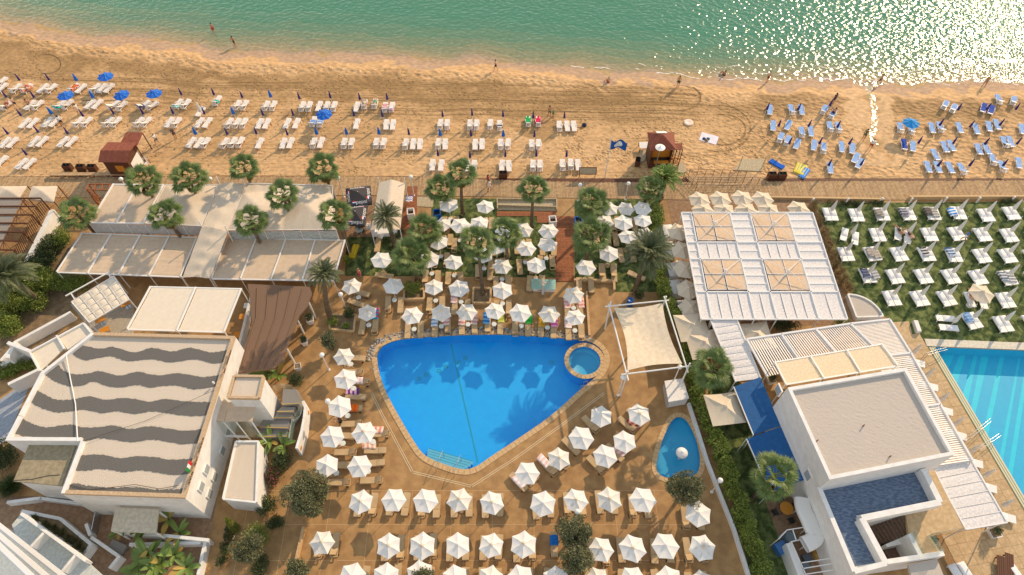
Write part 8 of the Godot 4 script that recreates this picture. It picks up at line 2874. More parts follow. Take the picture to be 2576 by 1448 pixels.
	for k in 6:
		slab("slat", [lerp4(bq, 0, k / 6.0), lerp4(bq, 1, k / 6.0), lerp4(bq, 1, (k + 0.85) / 6.0), lerp4(bq, 0, (k + 0.85) / 6.0)], 0.56, 0.6, mats["white_paint"], bn)
	for p in bq:
		var b := MB.new()
		b.tube(Vector3(p.x, -0.2, p.z), Vector3(p.x, 0.57, p.z), 0.04, 0.04, 6)
		part("leg", b, mats["brown_wood"], bn)
	m = MB.new()
	m.prism(flat2(ats("K2", [350, 600, 565, 600, 500, 900, 385, 940])), -0.3, 0.05)
	solo("concrete_path", m, mats["concrete"], "short pale concrete path at the kiosk's side", "path")
	m = MB.new()
	m.prism(flat2(ats("K2", [1420, 930, 1560, 960, 1640, 1180, 1480, 1250, 1390, 1180])), -0.3, 0.04)
	solo("concrete_path", m, mats["concrete"], "pale concrete landing at the foot of the kiosk railings", "path")
	# disc lamp
	o = thing("disc_lamp", "tall grey lamp post with white disc head before the hip roofed kiosk", "lamp post", at("K2", 758, 1180) * Vector3(1, 0, 1))
	m = MB.new()
	m.tube(Vector3.ZERO, Vector3(0, 3.6, 0), 0.09, 0.06, 10)
	part("pole", m, mats["steel"], o)
	m = MB.new()
	m.lathe(Vector3(0, 3.7, 0), [Vector2(0.05, -0.1), Vector2(0.55, 0.0), Vector2(0.55, 0.05), Vector2(0.1, 0.1), Vector2(0.04, 0.3), Vector2(0, 0.3)], 24)
	part("disc_head", m, mats["globe_white"], o)
	# blue flag
	var fp := at("A3", 722, 1375) * Vector3(1, 0, 1)
	o = thing("beach_flag", "white flagpole flying a blue flag with a pale wave emblem", "flag", fp)
	m = MB.new()
	m.tube(Vector3(0, -0.4, 0), Vector3(0, 6.2, 0), 0.06, 0.035, 10)
	part("pole", m, mats["white_paint"], o)
	m = MB.new()
	m.grid(14, 8, func(u: float, w: float) -> Vector3: return Vector3(0.05 + u * 1.75, 5.75 - w * 1.15 - u * 0.35 - 0.1 * sin(u * 7.0), 0.18 * sin(u * 8.0 + w)))
	part("flag_cloth", m, plain_mat("flag_blue", hexc("1456a8"), 0.8), o)
	m = MB.new()
	for i in 20:
		var a0 := TAU * i / 20
		var a1 := TAU * (i + 1) / 20
		var P := func(a: float, r: float) -> Vector3:
			var u := 0.47 + cos(a) * r * 0.26
			var w := 0.5 + sin(a) * r * 0.33
			return Vector3(0.05 + u * 1.75, 5.75 - w * 1.15 - u * 0.35 - 0.1 * sin(u * 7.0), 0.18 * sin(u * 8.0 + w) + 0.02)
		m.face(P.call(0.0, 0.0), P.call(a0, 1.0), P.call(a1, 1.0), Vector3(0, 0, 1))
	part("emblem", m, mats["logo_white"], o)
	# left kiosk
	o = thing("gable_kiosk", "brown beach hut with red gable roof and stepped front canopy", "kiosk")
	var rd := ats("A1", [775, 1168, 1010, 1168], 3.3)
	var ev := ats("A1", [757, 1258, 985, 1262], 2.7)
	var bk := ats("A1", [835, 1103, 1058, 1108], 2.75)
	for s in [[rd[0], rd[1], ev[1], ev[0]], [bk[0], bk[1], rd[1], rd[0]]]:
		for k in 5:
			m = MB.new()
			var q := [s[0].lerp(s[1], k / 5.0), s[0].lerp(s[1], (k + 0.985) / 5.0), s[3].lerp(s[2], (k + 0.985) / 5.0), s[3].lerp(s[2], k / 5.0)]
			m.quad(q[0], q[1], q[2], q[3], Vector3.UP)
			m.quad(q[0] - Vector3(0, 0.06, 0), q[1] - Vector3(0, 0.06, 0), q[2] - Vector3(0, 0.06, 0), q[3] - Vector3(0, 0.06, 0), Vector3.DOWN)
			part("roof_board", m, mats["roof_red"], o)
	slab("front_canopy", ats("A1", [975, 1027, 1105, 1027, 1056, 1135, 932, 1106], 2.7), 2.62, 2.7, mats["roof_red"], o)
	var kb := [ev[0] + Vector3(0.3, 0, -0.3), ev[1] + Vector3(-0.3, 0, -0.3), bk[1] + Vector3(-0.3, 0, 0.3), bk[0] + Vector3(0.3, 0, 0.3)]
	for i in 4:
		wall("wall", kb[i], kb[(i + 1) % 4], 0.1, -0.2, 2.7, mats["brown_wood"], o)
	wall("hatch", kb[0].lerp(kb[1], 0.4) + Vector3(0, 0, 0.06), kb[0].lerp(kb[1], 0.75) + Vector3(0, 0, 0.06), 0.04, 1.0, 1.9, mats["orange_wood"], o)
	for p in ats("A1", [1100, 1030, 980, 1030, 1050, 1130], 2.65):
		post(o, p, 2.65, 0.06, "post", mats["brown_wood"])
	wall("white_banner", kb[1] + Vector3(0.12, 0, -0.3), kb[2] + Vector3(0.12, 0, 0.2), 0.04, 0.2, 1.9, mats["white_paint"], o)
	wall("green_stripe", kb[1] + Vector3(0.15, 0, -0.4), kb[2] + Vector3(0.15, 0, 0.8), 0.02, 0.25, 0.6, plain_mat("stripe_green", hexc("4fae2a"), 0.6), o)
	for q in [[1110, 1230], [1130, 1265]]:
		copy("chair_white", "beach_chair", "white plastic chair beside the red gable roofed hut", "chair", at("A1", q[0], q[1], 0.4) * Vector3(1, 0, 1) + Vector3(0, -0.12, 0), 1.2, "white chairs by the hut")
	o = thing("timber_platform", "long low dark timber platform in front of the red roofed hut", "platform")
	slab("deck_top", ats("A1", [372, 1340, 962, 1336, 962, 1358, 378, 1362], 0.5), 0.4, 0.5, mats["board"], o)
	for k in 6:
		wall("support", at("A1", 390 + k * 110, 1342, 0.3), at("A1", 390 + k * 110, 1360, 0.3), 0.1, -0.2, 0.4, mats["brown_wood"], o)
	for q in [["A1", 517, 1292, "timber litter box near the red roofed hut, farthest from it"], ["A1", 622, 1298, "timber litter box in the pair by the red roofed hut, outer one"], ["A1", 708, 1298, "timber litter box in the pair by the red roofed hut, inner one"], ["A2", 1917, 1350, "timber litter box at the boardwalk beside two flat loungers"], ["A3", 978, 1250, "timber litter box beside the hip roofed kiosk"], ["A4", 35, 1358, "timber litter box by the boardwalk railings, seen with its twin"], ["A4", 113, 1358, "timber litter box by the boardwalk railings, stream side twin"]]:
		bin_box(q[3], q[0], q[1], q[2], 0.0 if q[1] != 978 else 1.4)
	# railings of the beach ramp
	for rr in [["B3", [1385, 72, 1828, 84], 7, "brown tubular railing of the beach ramp, seaward run"], ["B3", [1447, 140, 1990, 134], 9, "brown tubular railing of the beach ramp, landward run"], ["B3", [1345, 95, 1440, 190], 3, "brown tubular railing end sloping beside the kiosk"]]:
		o = thing("ramp_railing", rr[3], "railing")
		var a := at(rr[0], rr[1][0], rr[1][1], 1.05)
		var z := at(rr[0], rr[1][2], rr[1][3], 1.05)
		for h in [1.05, 0.75, 0.5, 0.28]:
			m = MB.new()
			m.tube(Vector3(a.x, h, a.z), Vector3(z.x, h, z.z), 0.03 if h > 1 else 0.018, 0.03 if h > 1 else 0.018, 6)
			part("rail", m, mats["dark_metal"], o)
		for k in rr[2] + 1:
			m = MB.new()
			var p := a.lerp(z, k / float(rr[2]))
			m.tube(Vector3(p.x, -0.15, p.z), Vector3(p.x, 1.05, p.z), 0.03, 0.03, 6)
			part("post", m, mats["dark_metal"], o)
	m = MB.new()
	m.prism(flat2(ats("B3", [1345, 130, 1830, 105, 2010, 180, 1420, 215])), -0.3, 0.07)
	solo("beach_ramp", m, mats["board"], "plank ramp between the brown railings", "ramp")
	m = MB.new()
	m.prism(flat2(ats("A3", [1790, 1235, 1965, 1235, 1940, 1330, 1720, 1320])), -0.4, 0.02)
	solo("shower_slab", m, mats["concrete"], "square tan shower slab on the sand with two posts", "slab")
	for q in [[1790, 1235, 1755, 1312], [1962, 1225, 1935, 1312]]:
		var p := at("A3", q[2], q[3]) * Vector3(1, 0, 1)
		o = thing("shower_post", "grey beach shower post on the tan slab", "shower", p, 0.0, "shower posts")
		m = MB.new()
		m.tube(Vector3(0, 0, 0), Vector3(0, 2.1, 0), 0.05, 0.04, 8)
		part("post", m, mats["steel"], o)
		m = MB.new()
		m.path([Vector3(0, 2.05, 0), Vector3(0.2, 2.15, 0), Vector3(0.35, 2.0, 0)], 0.025, 6)
		part("spout", m, mats["steel"], o)
	# notice board
	o = thing("notice_board", "wide framed notice board standing in the sand by the boardwalk", "sign", at("A3", 583, 1372) * Vector3(1, 0, 1))
	m = MB.new()
	m.box(Vector3(0, 0.95, 0), Vector3(1.9, 0.75, 0.05), Basis(Vector3.RIGHT, -0.5))
	part("panel", m, mats["concrete"], o)
	m = MB.new()
	for s in [-1.0, 1.0]:
		m.box(Vector3(0, 0.95, 0) + Basis(Vector3.RIGHT, -0.5) * Vector3(0, 0.39 * s, 0.01), Vector3(2.0, 0.07, 0.08), Basis(Vector3.RIGHT, -0.5))
		m.box(Vector3(s * 0.97, 0.95, 0) + Basis(Vector3.RIGHT, -0.5) * Vector3(0, 0, 0.01), Vector3(0.07, 0.84, 0.08), Basis(Vector3.RIGHT, -0.5))
	part("frame", m, mats["brown_wood"], o)
	for s in [-1.0, 1.0]:
		m = MB.new()
		m.tube(Vector3(s * 0.9, -0.3, 0), Vector3(s * 0.9, 1.0, 0), 0.04, 0.04, 6)
		part("post", m, mats["brown_wood"], o)
	# globe lamps
	for q in [["B1", 935, 150, 3.1, "white globe lamp beside the flat beige awning"], ["B1", 1628, 148, 3.1, "white globe lamp behind the peaked cream tent"], ["B2", 636, 140, 3.1, "white globe lamp on the boardwalk beside the wide tent"], ["B2", 1200, 133, 3.0, "white globe lamp behind the white lounge tent"], ["B3", 530, 195, 2.6, "white globe lamp behind the boardwalk fan palm"], ["B3", 905, 185, 2.6, "white globe lamp above the hedge side parasols"], ["C2", 372, 200, 2.9, "white globe lamp above the stair side lounger column"], ["C2", 405, 462, 2.9, "white globe lamp half behind a stair side parasol"], ["B2", 655, 1045, 2.9, "white globe lamp before the leaning date palm"], ["C3", 1182, 912, 2.9, "white globe lamp at the hedge wall by the round olive"], ["C3", 372, 1090, 2.9, "white globe lamp among the parasols by the twin olives"], ["C3", 952, 268, 3.6, "white globe lamp at the shade sail corner"], ["C3", 630, 328, 3.6, "white globe lamp under the shade sail's pool corner"]]:
		globe_lamp(q[4], q[0], q[1], q[2], q[3])
	for q in [["B4", 357, 300], ["B4", 627, 300], ["B4", 893, 297], ["B4", 1125, 298], ["B4", 1393, 293], ["B4", 1652, 292], ["B4", 1920, 285]]:
		m = MB.new()
		m.lathe(Vector3.ZERO, [Vector2(0.09, 0), Vector2(0.09, 0.75), Vector2(0.12, 0.76), Vector2(0.12, 0.86), Vector2(0, 0.9)], 12)
		solo("bollard_light", m, mats["white_paint"], "short white bollard light along the lawn's boardwalk edge", "bollard", "bollard lights", at(q[0], q[1], q[2], 0.85) * Vector3(1, 0, 1))
	# planters
	for q in [["B2", 415, 1232, 0.7, 0.7, 0.9, "white tapered planter with a small olive by the reed roof"], ["B2", 370, 1402, 0.6, 0.7, 0.8, "white tapered planter with a small olive above the round olive"], ["C2", 233, 262, 0.6, 0.6, 0.0, "empty looking white square planter beside the stair"], ["B2", 1105, 610, 0.6, 0.8, 1.0, "white planter with leafy shrub at the lounge tent"], ["C4", 1290, 1205, 0.9, 0.5, 1.0, "round based white planter at the awning corner by the lap pool"], ["C4", 930, 1255, 0.7, 0.6, 0.9, "white planter on the landing by the glass rail"], ["Z5", 855, 650, 0.7, 0.6, 1.0, "white planter with grey shrub on the roof edge by the sand awning"]]:
		planter_pot(q[6], q[0], q[1], q[2], q[3], q[4], q[5])
	# square and round planters of the terrace
	for q in [["B2", [1688, 990, 1822, 995, 1815, 1108, 1680, 1105], 0.35, "square tan planter round the slim fan palm"], ["B2", [1150, 1000, 1302, 1000, 1302, 1075, 1145, 1078], 0.4, "tan planter wall round the flowering bush"], ["B2", [560, 1200, 770, 1200, 755, 1330, 570, 1310], 0.3, "tan planter kerb round the leaning date palm"]]:
		o = thing("terrace_planter", q[3], "planter")
		var pp := ats(q[0], q[1], q[2])
		for i in 4:
			wall("kerb", pp[i], pp[(i + 1) % 4], 0.2, 0, q[2], mats["coping"], o)
		slab("soil", pp, 0, 0.12, mats["earth"], o)
	# glass fountain panel
	o = thing("glass_fountain", "pale green glass water panel with a pebble cross on the terrace", "fountain")
	var gf := ats("B3", [150, 926, 340, 930, 338, 1008, 150, 1000], 0.5)
	slab("glass_sheet", gf, 0.46, 0.5, rich_mat("aqua_glass", hexc("8fb8a8"), hexc("a4c8b8"), 1.0, 0.15), o)
	for i in 4:
		wall("base_wall", gf[i].lerp(gf[(i + 2) % 4], 0.04), gf[(i + 1) % 4].lerp(gf[(i + 3) % 4], 0.04), 0.1, 0, 0.46, mats["white_wall"], o)
	wall("pebble_strip", at("B3", 243, 930, 0.52), at("B3", 240, 1040, 0.52), 0.25, 0.3, 0.54, mats["gravel_white"], o)
	wall("pebble_strip", at("B3", 205, 955, 0.52), at("B3", 285, 955, 0.52), 0.2, 0.5, 0.545, mats["gravel_white"], o)
	# odds and ends
	m = MB.new()
	m.lathe(Vector3.ZERO, [Vector2(0.3, 0), Vector2(0.32, 0.5), Vector2(0.3, 1.0), Vector2(0.24, 1.02), Vector2(0.22, 0.9), Vector2(0, 0.9)], 18)
	solo("water_barrel", m, plain_mat("barrel_blue", hexc("0b5ca8"), 0.4), "tall blue barrel at the upper edge of the shade sail", "barrel", "", at("B3", 922, 1085, 1.0) * Vector3(1, 0, 1))
	for q in [["A4", 72, 1270, -0.8, "1560c8", "3a86e0", "blue inflatable air mattress on the sand by the litter boxes"], ["A4", 238, 1300, 0.5, "d8c840", "e8e0a0", "yellow striped air mattress on the sand, outer of the trio"], ["A4", 272, 1315, 0.6, "e0d040", "f0e8b0", "yellow striped air mattress on the sand, middle of the trio"], ["A4", 288, 1340, 0.65, "4088d8", "a0c4f0", "blue striped air mattress beside two yellow ones"], ["B2", 760, 710, 0.15, "d0b020", "e0c840", "yellow air mattress on the dark lawn by the awnings"]]:
		var p := at(q[0], q[1], q[2], 0.1)
		p.y = (sand_height(p.x, p.z) if p.z < -54 else 0.03) - 0.02
		m = MB.new()
		m.use_c = true
		for k in 5:
			m.tint = hexc(q[4] if k % 2 == 0 else q[5]).srgb_to_linear()
			m.tube(Vector3(-0.28 + 0.14 * k, 0.09, -0.9), Vector3(-0.28 + 0.14 * k, 0.09, 0.9), 0.08, 0.08, 8)
		m.tint = hexc(q[4]).srgb_to_linear()
		m.box(Vector3(0, 0.16, 0.72), Vector3(0.7, 0.1, 0.3))
		solo("air_mattress", m, mats["towel"], q[6], "air mattress", "", p, -q[3])
	for q in [["A3", 1530, 1072, 1.2, 1.0, "e8e0e8", "c8b8d0", "pale picnic cloth with dark bags spread on open sand"]]:
		var p := at(q[0], q[1], q[2], 0.0)
		p.y = sand_height(p.x, p.z) + 0.035
		m = MB.new()
		m.grid(10, 10, func(u: float, w: float) -> Vector3: return Vector3((u - 0.5) * 2.1, 0.02 * sin(u * 12.0) * sin(w * 9.0), (w - 0.5) * 1.5))
		solo("picnic_cloth", m, plain_mat("picnic", hexc(q[5]), 0.9), q[7], "cloth", "", p, -0.4)
		for k in 3:
			m = MB.new()
			m.lathe(Vector3.ZERO, [Vector2(0.2, 0), Vector2(0.22, 0.06), Vector2(0.13, 0.15), Vector2(0, 0.17)], 7)
			solo("beach_bag", m, plain_mat("bag%d" % k, [hexc("2a2f55"), hexc("7a6a3a"), hexc("2f6a7a")][k], 0.8), ["dark blue beach bag on the pale picnic cloth", "olive beach bag on the pale picnic cloth", "teal beach bag at the edge of the picnic cloth"][k], "bag", "", p + Vector3(-0.6 + 0.25 * k, 0.0, 0.1 + 0.3 * (k % 2)), k * 1.1)
	m = MB.new()
	m.lathe(Vector3.ZERO, [Vector2(0, 0.04), Vector2(0.5, 0.0), Vector2(0.62, 0.1), Vector2(0.5, 0.22), Vector2(0.3, 0.14), Vector2(0, 0.12)], 18)
	var rp := at("A3", 1372, 945, 0.1)
	rp.y = sand_height(rp.x, rp.z) - 0.02
	solo("rubber_boat", m, plain_mat("boat_pale", hexc("ead2c0"), 0.6), "small round orange and white inflatable on open sand", "inflatable", "", rp)
	m = MB.new()
	m.lathe(Vector3.ZERO, [Vector2(0.26, 0), Vector2(0.3, 0.15), Vector2(0.2, 0.34), Vector2(0.06, 0.4), Vector2(0, 0.38)], 12)
	var bg := at("A3", 562, 967, 0.1)
	bg.y = sand_height(bg.x, bg.z) - 0.02
	solo("beach_bag", m, plain_mat("bag_navy", hexc("232a44"), 0.8), "dark bag with white top left on the sand by a lounger trio", "bag", "", bg)
	for q in [["B2", 1185, 300, "1f4fa0", "f0f0f4", "blue and white striped towel on a rack by the lounge tent"]]:
		var p := at(q[0], q[1], q[2], 0.8) * Vector3(1, 0, 1)
		towel(q[5], hexc(q[3]), hexc(q[4]), p + Vector3(0, 0.05, 0), 0.0, -0.4, 0.4, 0.7, 0.7)
	for q in [["B2", 1198, 400, "white", "white framed open box stand on the timber strip"], ["B2", 1403, 408, "blue", "blue open box stand on the lawn edge"], ["B3", 317, 460, "white", "white framed open box stand on the timber landing"], ["B3", 516, 465, "blue", "blue open box stand beside the timber path"]]:
		var p := at(q[0], q[1], q[2], 0.9) * Vector3(1, 0, 1)
		o = thing("box_stand", q[4], "stand", p + Vector3(0, 0.05, 0), 0.1)
		var mm: Material = mats["white_paint"] if q[3] == "white" else mats["barrel_blue"]
		for i in 4:
			m = MB.new()
			var a := i * PI / 2
			m.box(Vector3(cos(a) * 0.35, 0.45, sin(a) * 0.42), Vector3(0.1, 0.9, 0.9) if i % 2 == 0 else Vector3(0.1, 0.9, 0.7), Basis(Vector3.UP, -a))
			part("side", m, mm, o)
		m = MB.new()
		m.box(Vector3(0, 0.5, 0), Vector3(0.55, 0.05, 0.65))
		part("inner_tray", m, mats["brown_wood"], o)
	# loungers along the lap pool, each with a folded parasol
	var lp := [["Z6", 150, 355], ["Z6", 310, 645], ["Z6", 490, 945], ["Z6", 660, 1250], ["C4", 1180, 805], ["C4", 1258, 945], ["C4", 1365, 1115]]
	for i in lp.size():
		var p := at(lp[i][0], lp[i][1], lp[i][2], 0.4) * Vector3(1, 0, 1) + Vector3(-0.3, 0.025, 0)
		copy("daybed", "daybed", "white daybed on the lap pool deck, %s from the lawn" % ORD[i], "daybed", p, 1.25, "daybeds on the lap pool deck")
		copy("shut_white", "folded_parasol", "folded white parasol on the lap pool deck, %s from the lawn" % ORD[i], "parasol", p + Vector3(-0.1, 0, -0.75), 0.5, "folded parasols on the lap pool deck")
	for q in [[1325, 1412, "brown timber bench on the deck past the lap pool awning"], [1372, 1398, "second brown timber bench beside its twin on the deck"]]:
		o = thing("timber_bench", q[2], "bench", at("C4", q[0], q[1], 0.4) * Vector3(1, 0, 1), -0.35)
		for k in 4:
			m = MB.new()
			m.box(Vector3(-0.24 + 0.16 * k, 0.43, 0), Vector3(0.14, 0.04, 2.0))
			part("slat", m, mats["brown_wood"], o)
		for k in 4:
			m = MB.new()
			m.box(Vector3(-0.22 if k < 2 else 0.22, 0.21, -0.85 if k % 2 == 0 else 0.85), Vector3(0.07, 0.42, 0.07))
			part("leg", m, mats["brown_wood"], o)
	for q in [[1085, 1432], [1135, 1420], [1425, 1436]]:
		copy("daybed", "daybed", "white daybed past the stair landing near the timber benches", "daybed", at("C4", q[0], q[1] + 20, 0.4) * Vector3(1, 0, 1), 0.3, "daybeds near the timber benches")
	m = MB.new()
	m.prism(flat2(ats("B4", [955, 1262, 1095, 1255, 1135, 1400, 1015, 1400])), -0.02, 0.03)
	solo("paved_path", m, mats["slab_tan"], "short tan paved path from the daybed lawn to the pool deck", "path")
	m = MB.new()
	m.bar(at("B4", 1150, 1245, 0.45), at("B4", 1180, 1330, 0.45), 0.4, 0.45)
	solo("stone_bench", m, mats["white_wall"], "pale block bench at the corner of the daybed lawn", "bench", "", Vector3(0, -0.225, 0))
	# the glinting stream on the sand
	var sp := ats("A4", [800, 640, 790, 700, 820, 790, 836, 900, 822, 1000, 812, 1060, 832, 1120], -0.1)
	m = MB.new()
	for i in sp.size() - 1:
		for s in 6:
			var a: Vector3 = sp[i].lerp(sp[i + 1], s / 6.0)
			var z: Vector3 = sp[i].lerp(sp[i + 1], (s + 1) / 6.0)
			var w := 0.38 + 0.10 * sin(a.z * 3.0)
			var w2 := 0.38 + 0.10 * sin(z.z * 3.0)
			a.y = sand_height(a.x, a.z) + 0.06
			z.y = sand_height(z.x, z.z) + 0.06
			m.quad(a - Vector3(w, 0, 0), a + Vector3(w, 0, 0), z + Vector3(w2, 0, 0), z - Vector3(w2, 0, 0), Vector3.UP)
	var stm: StandardMaterial3D = mats["sea_water"].duplicate()
	stm.roughness = 0.25
	stm.normal_scale = 0.3
	struct("stream_water", m, stm)

# ---------------------------------------------------------------- people
# joints with radii; bones join them; a smooth minimum of tapered capsules, meshed as surface nets
func body_mesh(bones: Array, cell: float, pal: Array) -> ArrayMesh:
	var lo := Vector3(9, 9, 9)
	var hi := -lo
	for q in bones:
		for e in [[q[0], q[2]], [q[1], q[3]]]:
			lo = lo.min(e[0] - Vector3.ONE * (e[1] + 0.06))
			hi = hi.max(e[0] + Vector3.ONE * (e[1] + 0.06))
	var n := Vector3i((hi - lo) / cell) + Vector3i(2, 2, 2)
	var val := PackedFloat32Array()
	val.resize(n.x * n.y * n.z)
	val.fill(1.0)
	for q in bones:
		var a: Vector3 = q[0]
		var d: Vector3 = q[1] - q[0]
		var r0: float = q[2]
		var r1: float = q[3]
		var dd := maxf(d.length_squared(), 1e-8)
		var mr := maxf(r0, r1) + 0.07
		var l2 := a.min(q[1]) - Vector3.ONE * mr
		var h2 := a.max(q[1]) + Vector3.ONE * mr
		var i0 := Vector3i(((l2 - lo) / cell).floor()).clamp(Vector3i.ZERO, n - Vector3i.ONE)
		var i1 := Vector3i(((h2 - lo) / cell).ceil()).clamp(Vector3i.ZERO, n - Vector3i.ONE)
		for z in range(i0.z, i1.z + 1):
			for y in range(i0.y, i1.y + 1):
				for x in range(i0.x, i1.x + 1):
					var p := lo + Vector3(x, y, z) * cell
					var t := clampf((p - a).dot(d) / dd, 0, 1)
					var s := (p - a - d * t).length() - lerpf(r0, r1, t)
					var k := (z * n.y + y) * n.x + x
					var o := val[k]
					var h := maxf(0.035 - absf(o - s), 0.0) / 0.035
					val[k] = minf(o, s) - h * h * 0.035 * 0.25
	var vid := {}
	var b := MB.new()
	b.use_c = true
	for z in n.z - 1:
		for y in n.y - 1:
			for x in n.x - 1:
				var k := (z * n.y + y) * n.x + x
				var acc := Vector3.ZERO
				var cnt := 0
				var inside := 0
				var c8 := [val[k], val[k + 1], val[k + n.x], val[k + n.x + 1], val[k + n.x * n.y], val[k + n.x * n.y + 1], val[k + n.x * n.y + n.x], val[k + n.x * n.y + n.x + 1]]
				for v in c8:
					if v < 0:
						inside += 1
				if inside == 0 or inside == 8:
					continue
				for e in [[0, 1], [2, 3], [4, 5], [6, 7], [0, 2], [1, 3], [4, 6], [5, 7], [0, 4], [1, 5], [2, 6], [3, 7]]:
					var va: float = c8[e[0]]
					var vb: float = c8[e[1]]
					if (va < 0) != (vb < 0):
						var t := va / (va - vb)
						var pa := Vector3(e[0] & 1, (e[0] >> 1) & 1, e[0] >> 2)
						var pb := Vector3(e[1] & 1, (e[1] >> 1) & 1, e[1] >> 2)
						acc += pa.lerp(pb, t)
						cnt += 1
				var p := lo + (Vector3(x, y, z) + acc / cnt) * cell
				var g := Vector3(c8[1] - c8[0] + c8[3] - c8[2] + c8[5] - c8[4] + c8[7] - c8[6], c8[2] - c8[0] + c8[3] - c8[1] + c8[6] - c8[4] + c8[7] - c8[5], c8[4] - c8[0] + c8[5] - c8[1] + c8[6] - c8[2] + c8[7] - c8[3])
				var best := 9.0
				var slot := 0
				for q in bones:
					var d: Vector3 = q[1] - q[0]
					var t := clampf((p - q[0]).dot(d) / maxf(d.length_squared(), 1e-8), 0, 1)
					var s: float = (p - q[0] - d * t).length() - lerpf(q[2], q[3], t)
					if s < best:
						best = s
						slot = q[4]
				b.tint = pal[slot]
				vid[k] = b.add(p, g.normalized())
	var sy := n.x
	var sz := n.x * n.y
	for z in range(1, n.z - 1):
		for y in range(1, n.y - 1):
			for x in range(1, n.x - 1):
				var k := z * sz + y * sy + x
				for ax in [[1, sy, sz], [sy, sz, 1], [sz, 1, sy]]:
					var v0 := val[k]
					var v1 := val[k + ax[0]]
					if (v0 < 0) == (v1 < 0):
						continue
					var q := [k, k - ax[1], k - ax[1] - ax[2], k - ax[2]]
					var ok := true
					for e in q:
						ok = ok and vid.has(e)
					if not ok:
						continue
					var i := [vid[q[0]], vid[q[1]], vid[q[2]], vid[q[3]]]
					var fn := (b.v[i[2]] - b.v[i[0]]).cross(b.v[i[1]] - b.v[i[0]])
					if fn.dot(b.n[i[0]]) < 0:
						i = [i[0], i[3], i[2], i[1]]
					b.idx.append_array(PackedInt32Array([i[0], i[1], i[2], i[0], i[2], i[3]]))
	# fingers
	for q in bones:
		if q.size() > 5:
			b.tint = pal[0]
			var d: Vector3 = (q[1] - q[0]).normalized()
			var sd := d.cross(Vector3(0.2, 0.3, 1)).normalized()
			for k in 4:
				var f: Vector3 = q[1] + sd * (k - 1.5) * 0.019
				b.tube(f, f + d * (0.075 - 0.008 * absf(k - 1.4)) + Vector3(0, 0, -0.015), 0.010, 0.007, 6)
			b.tube(q[0].lerp(q[1], 0.3) + sd * 0.03, q[0].lerp(q[1], 0.9) + sd * 0.065, 0.011, 0.008, 6)
	return b.done()

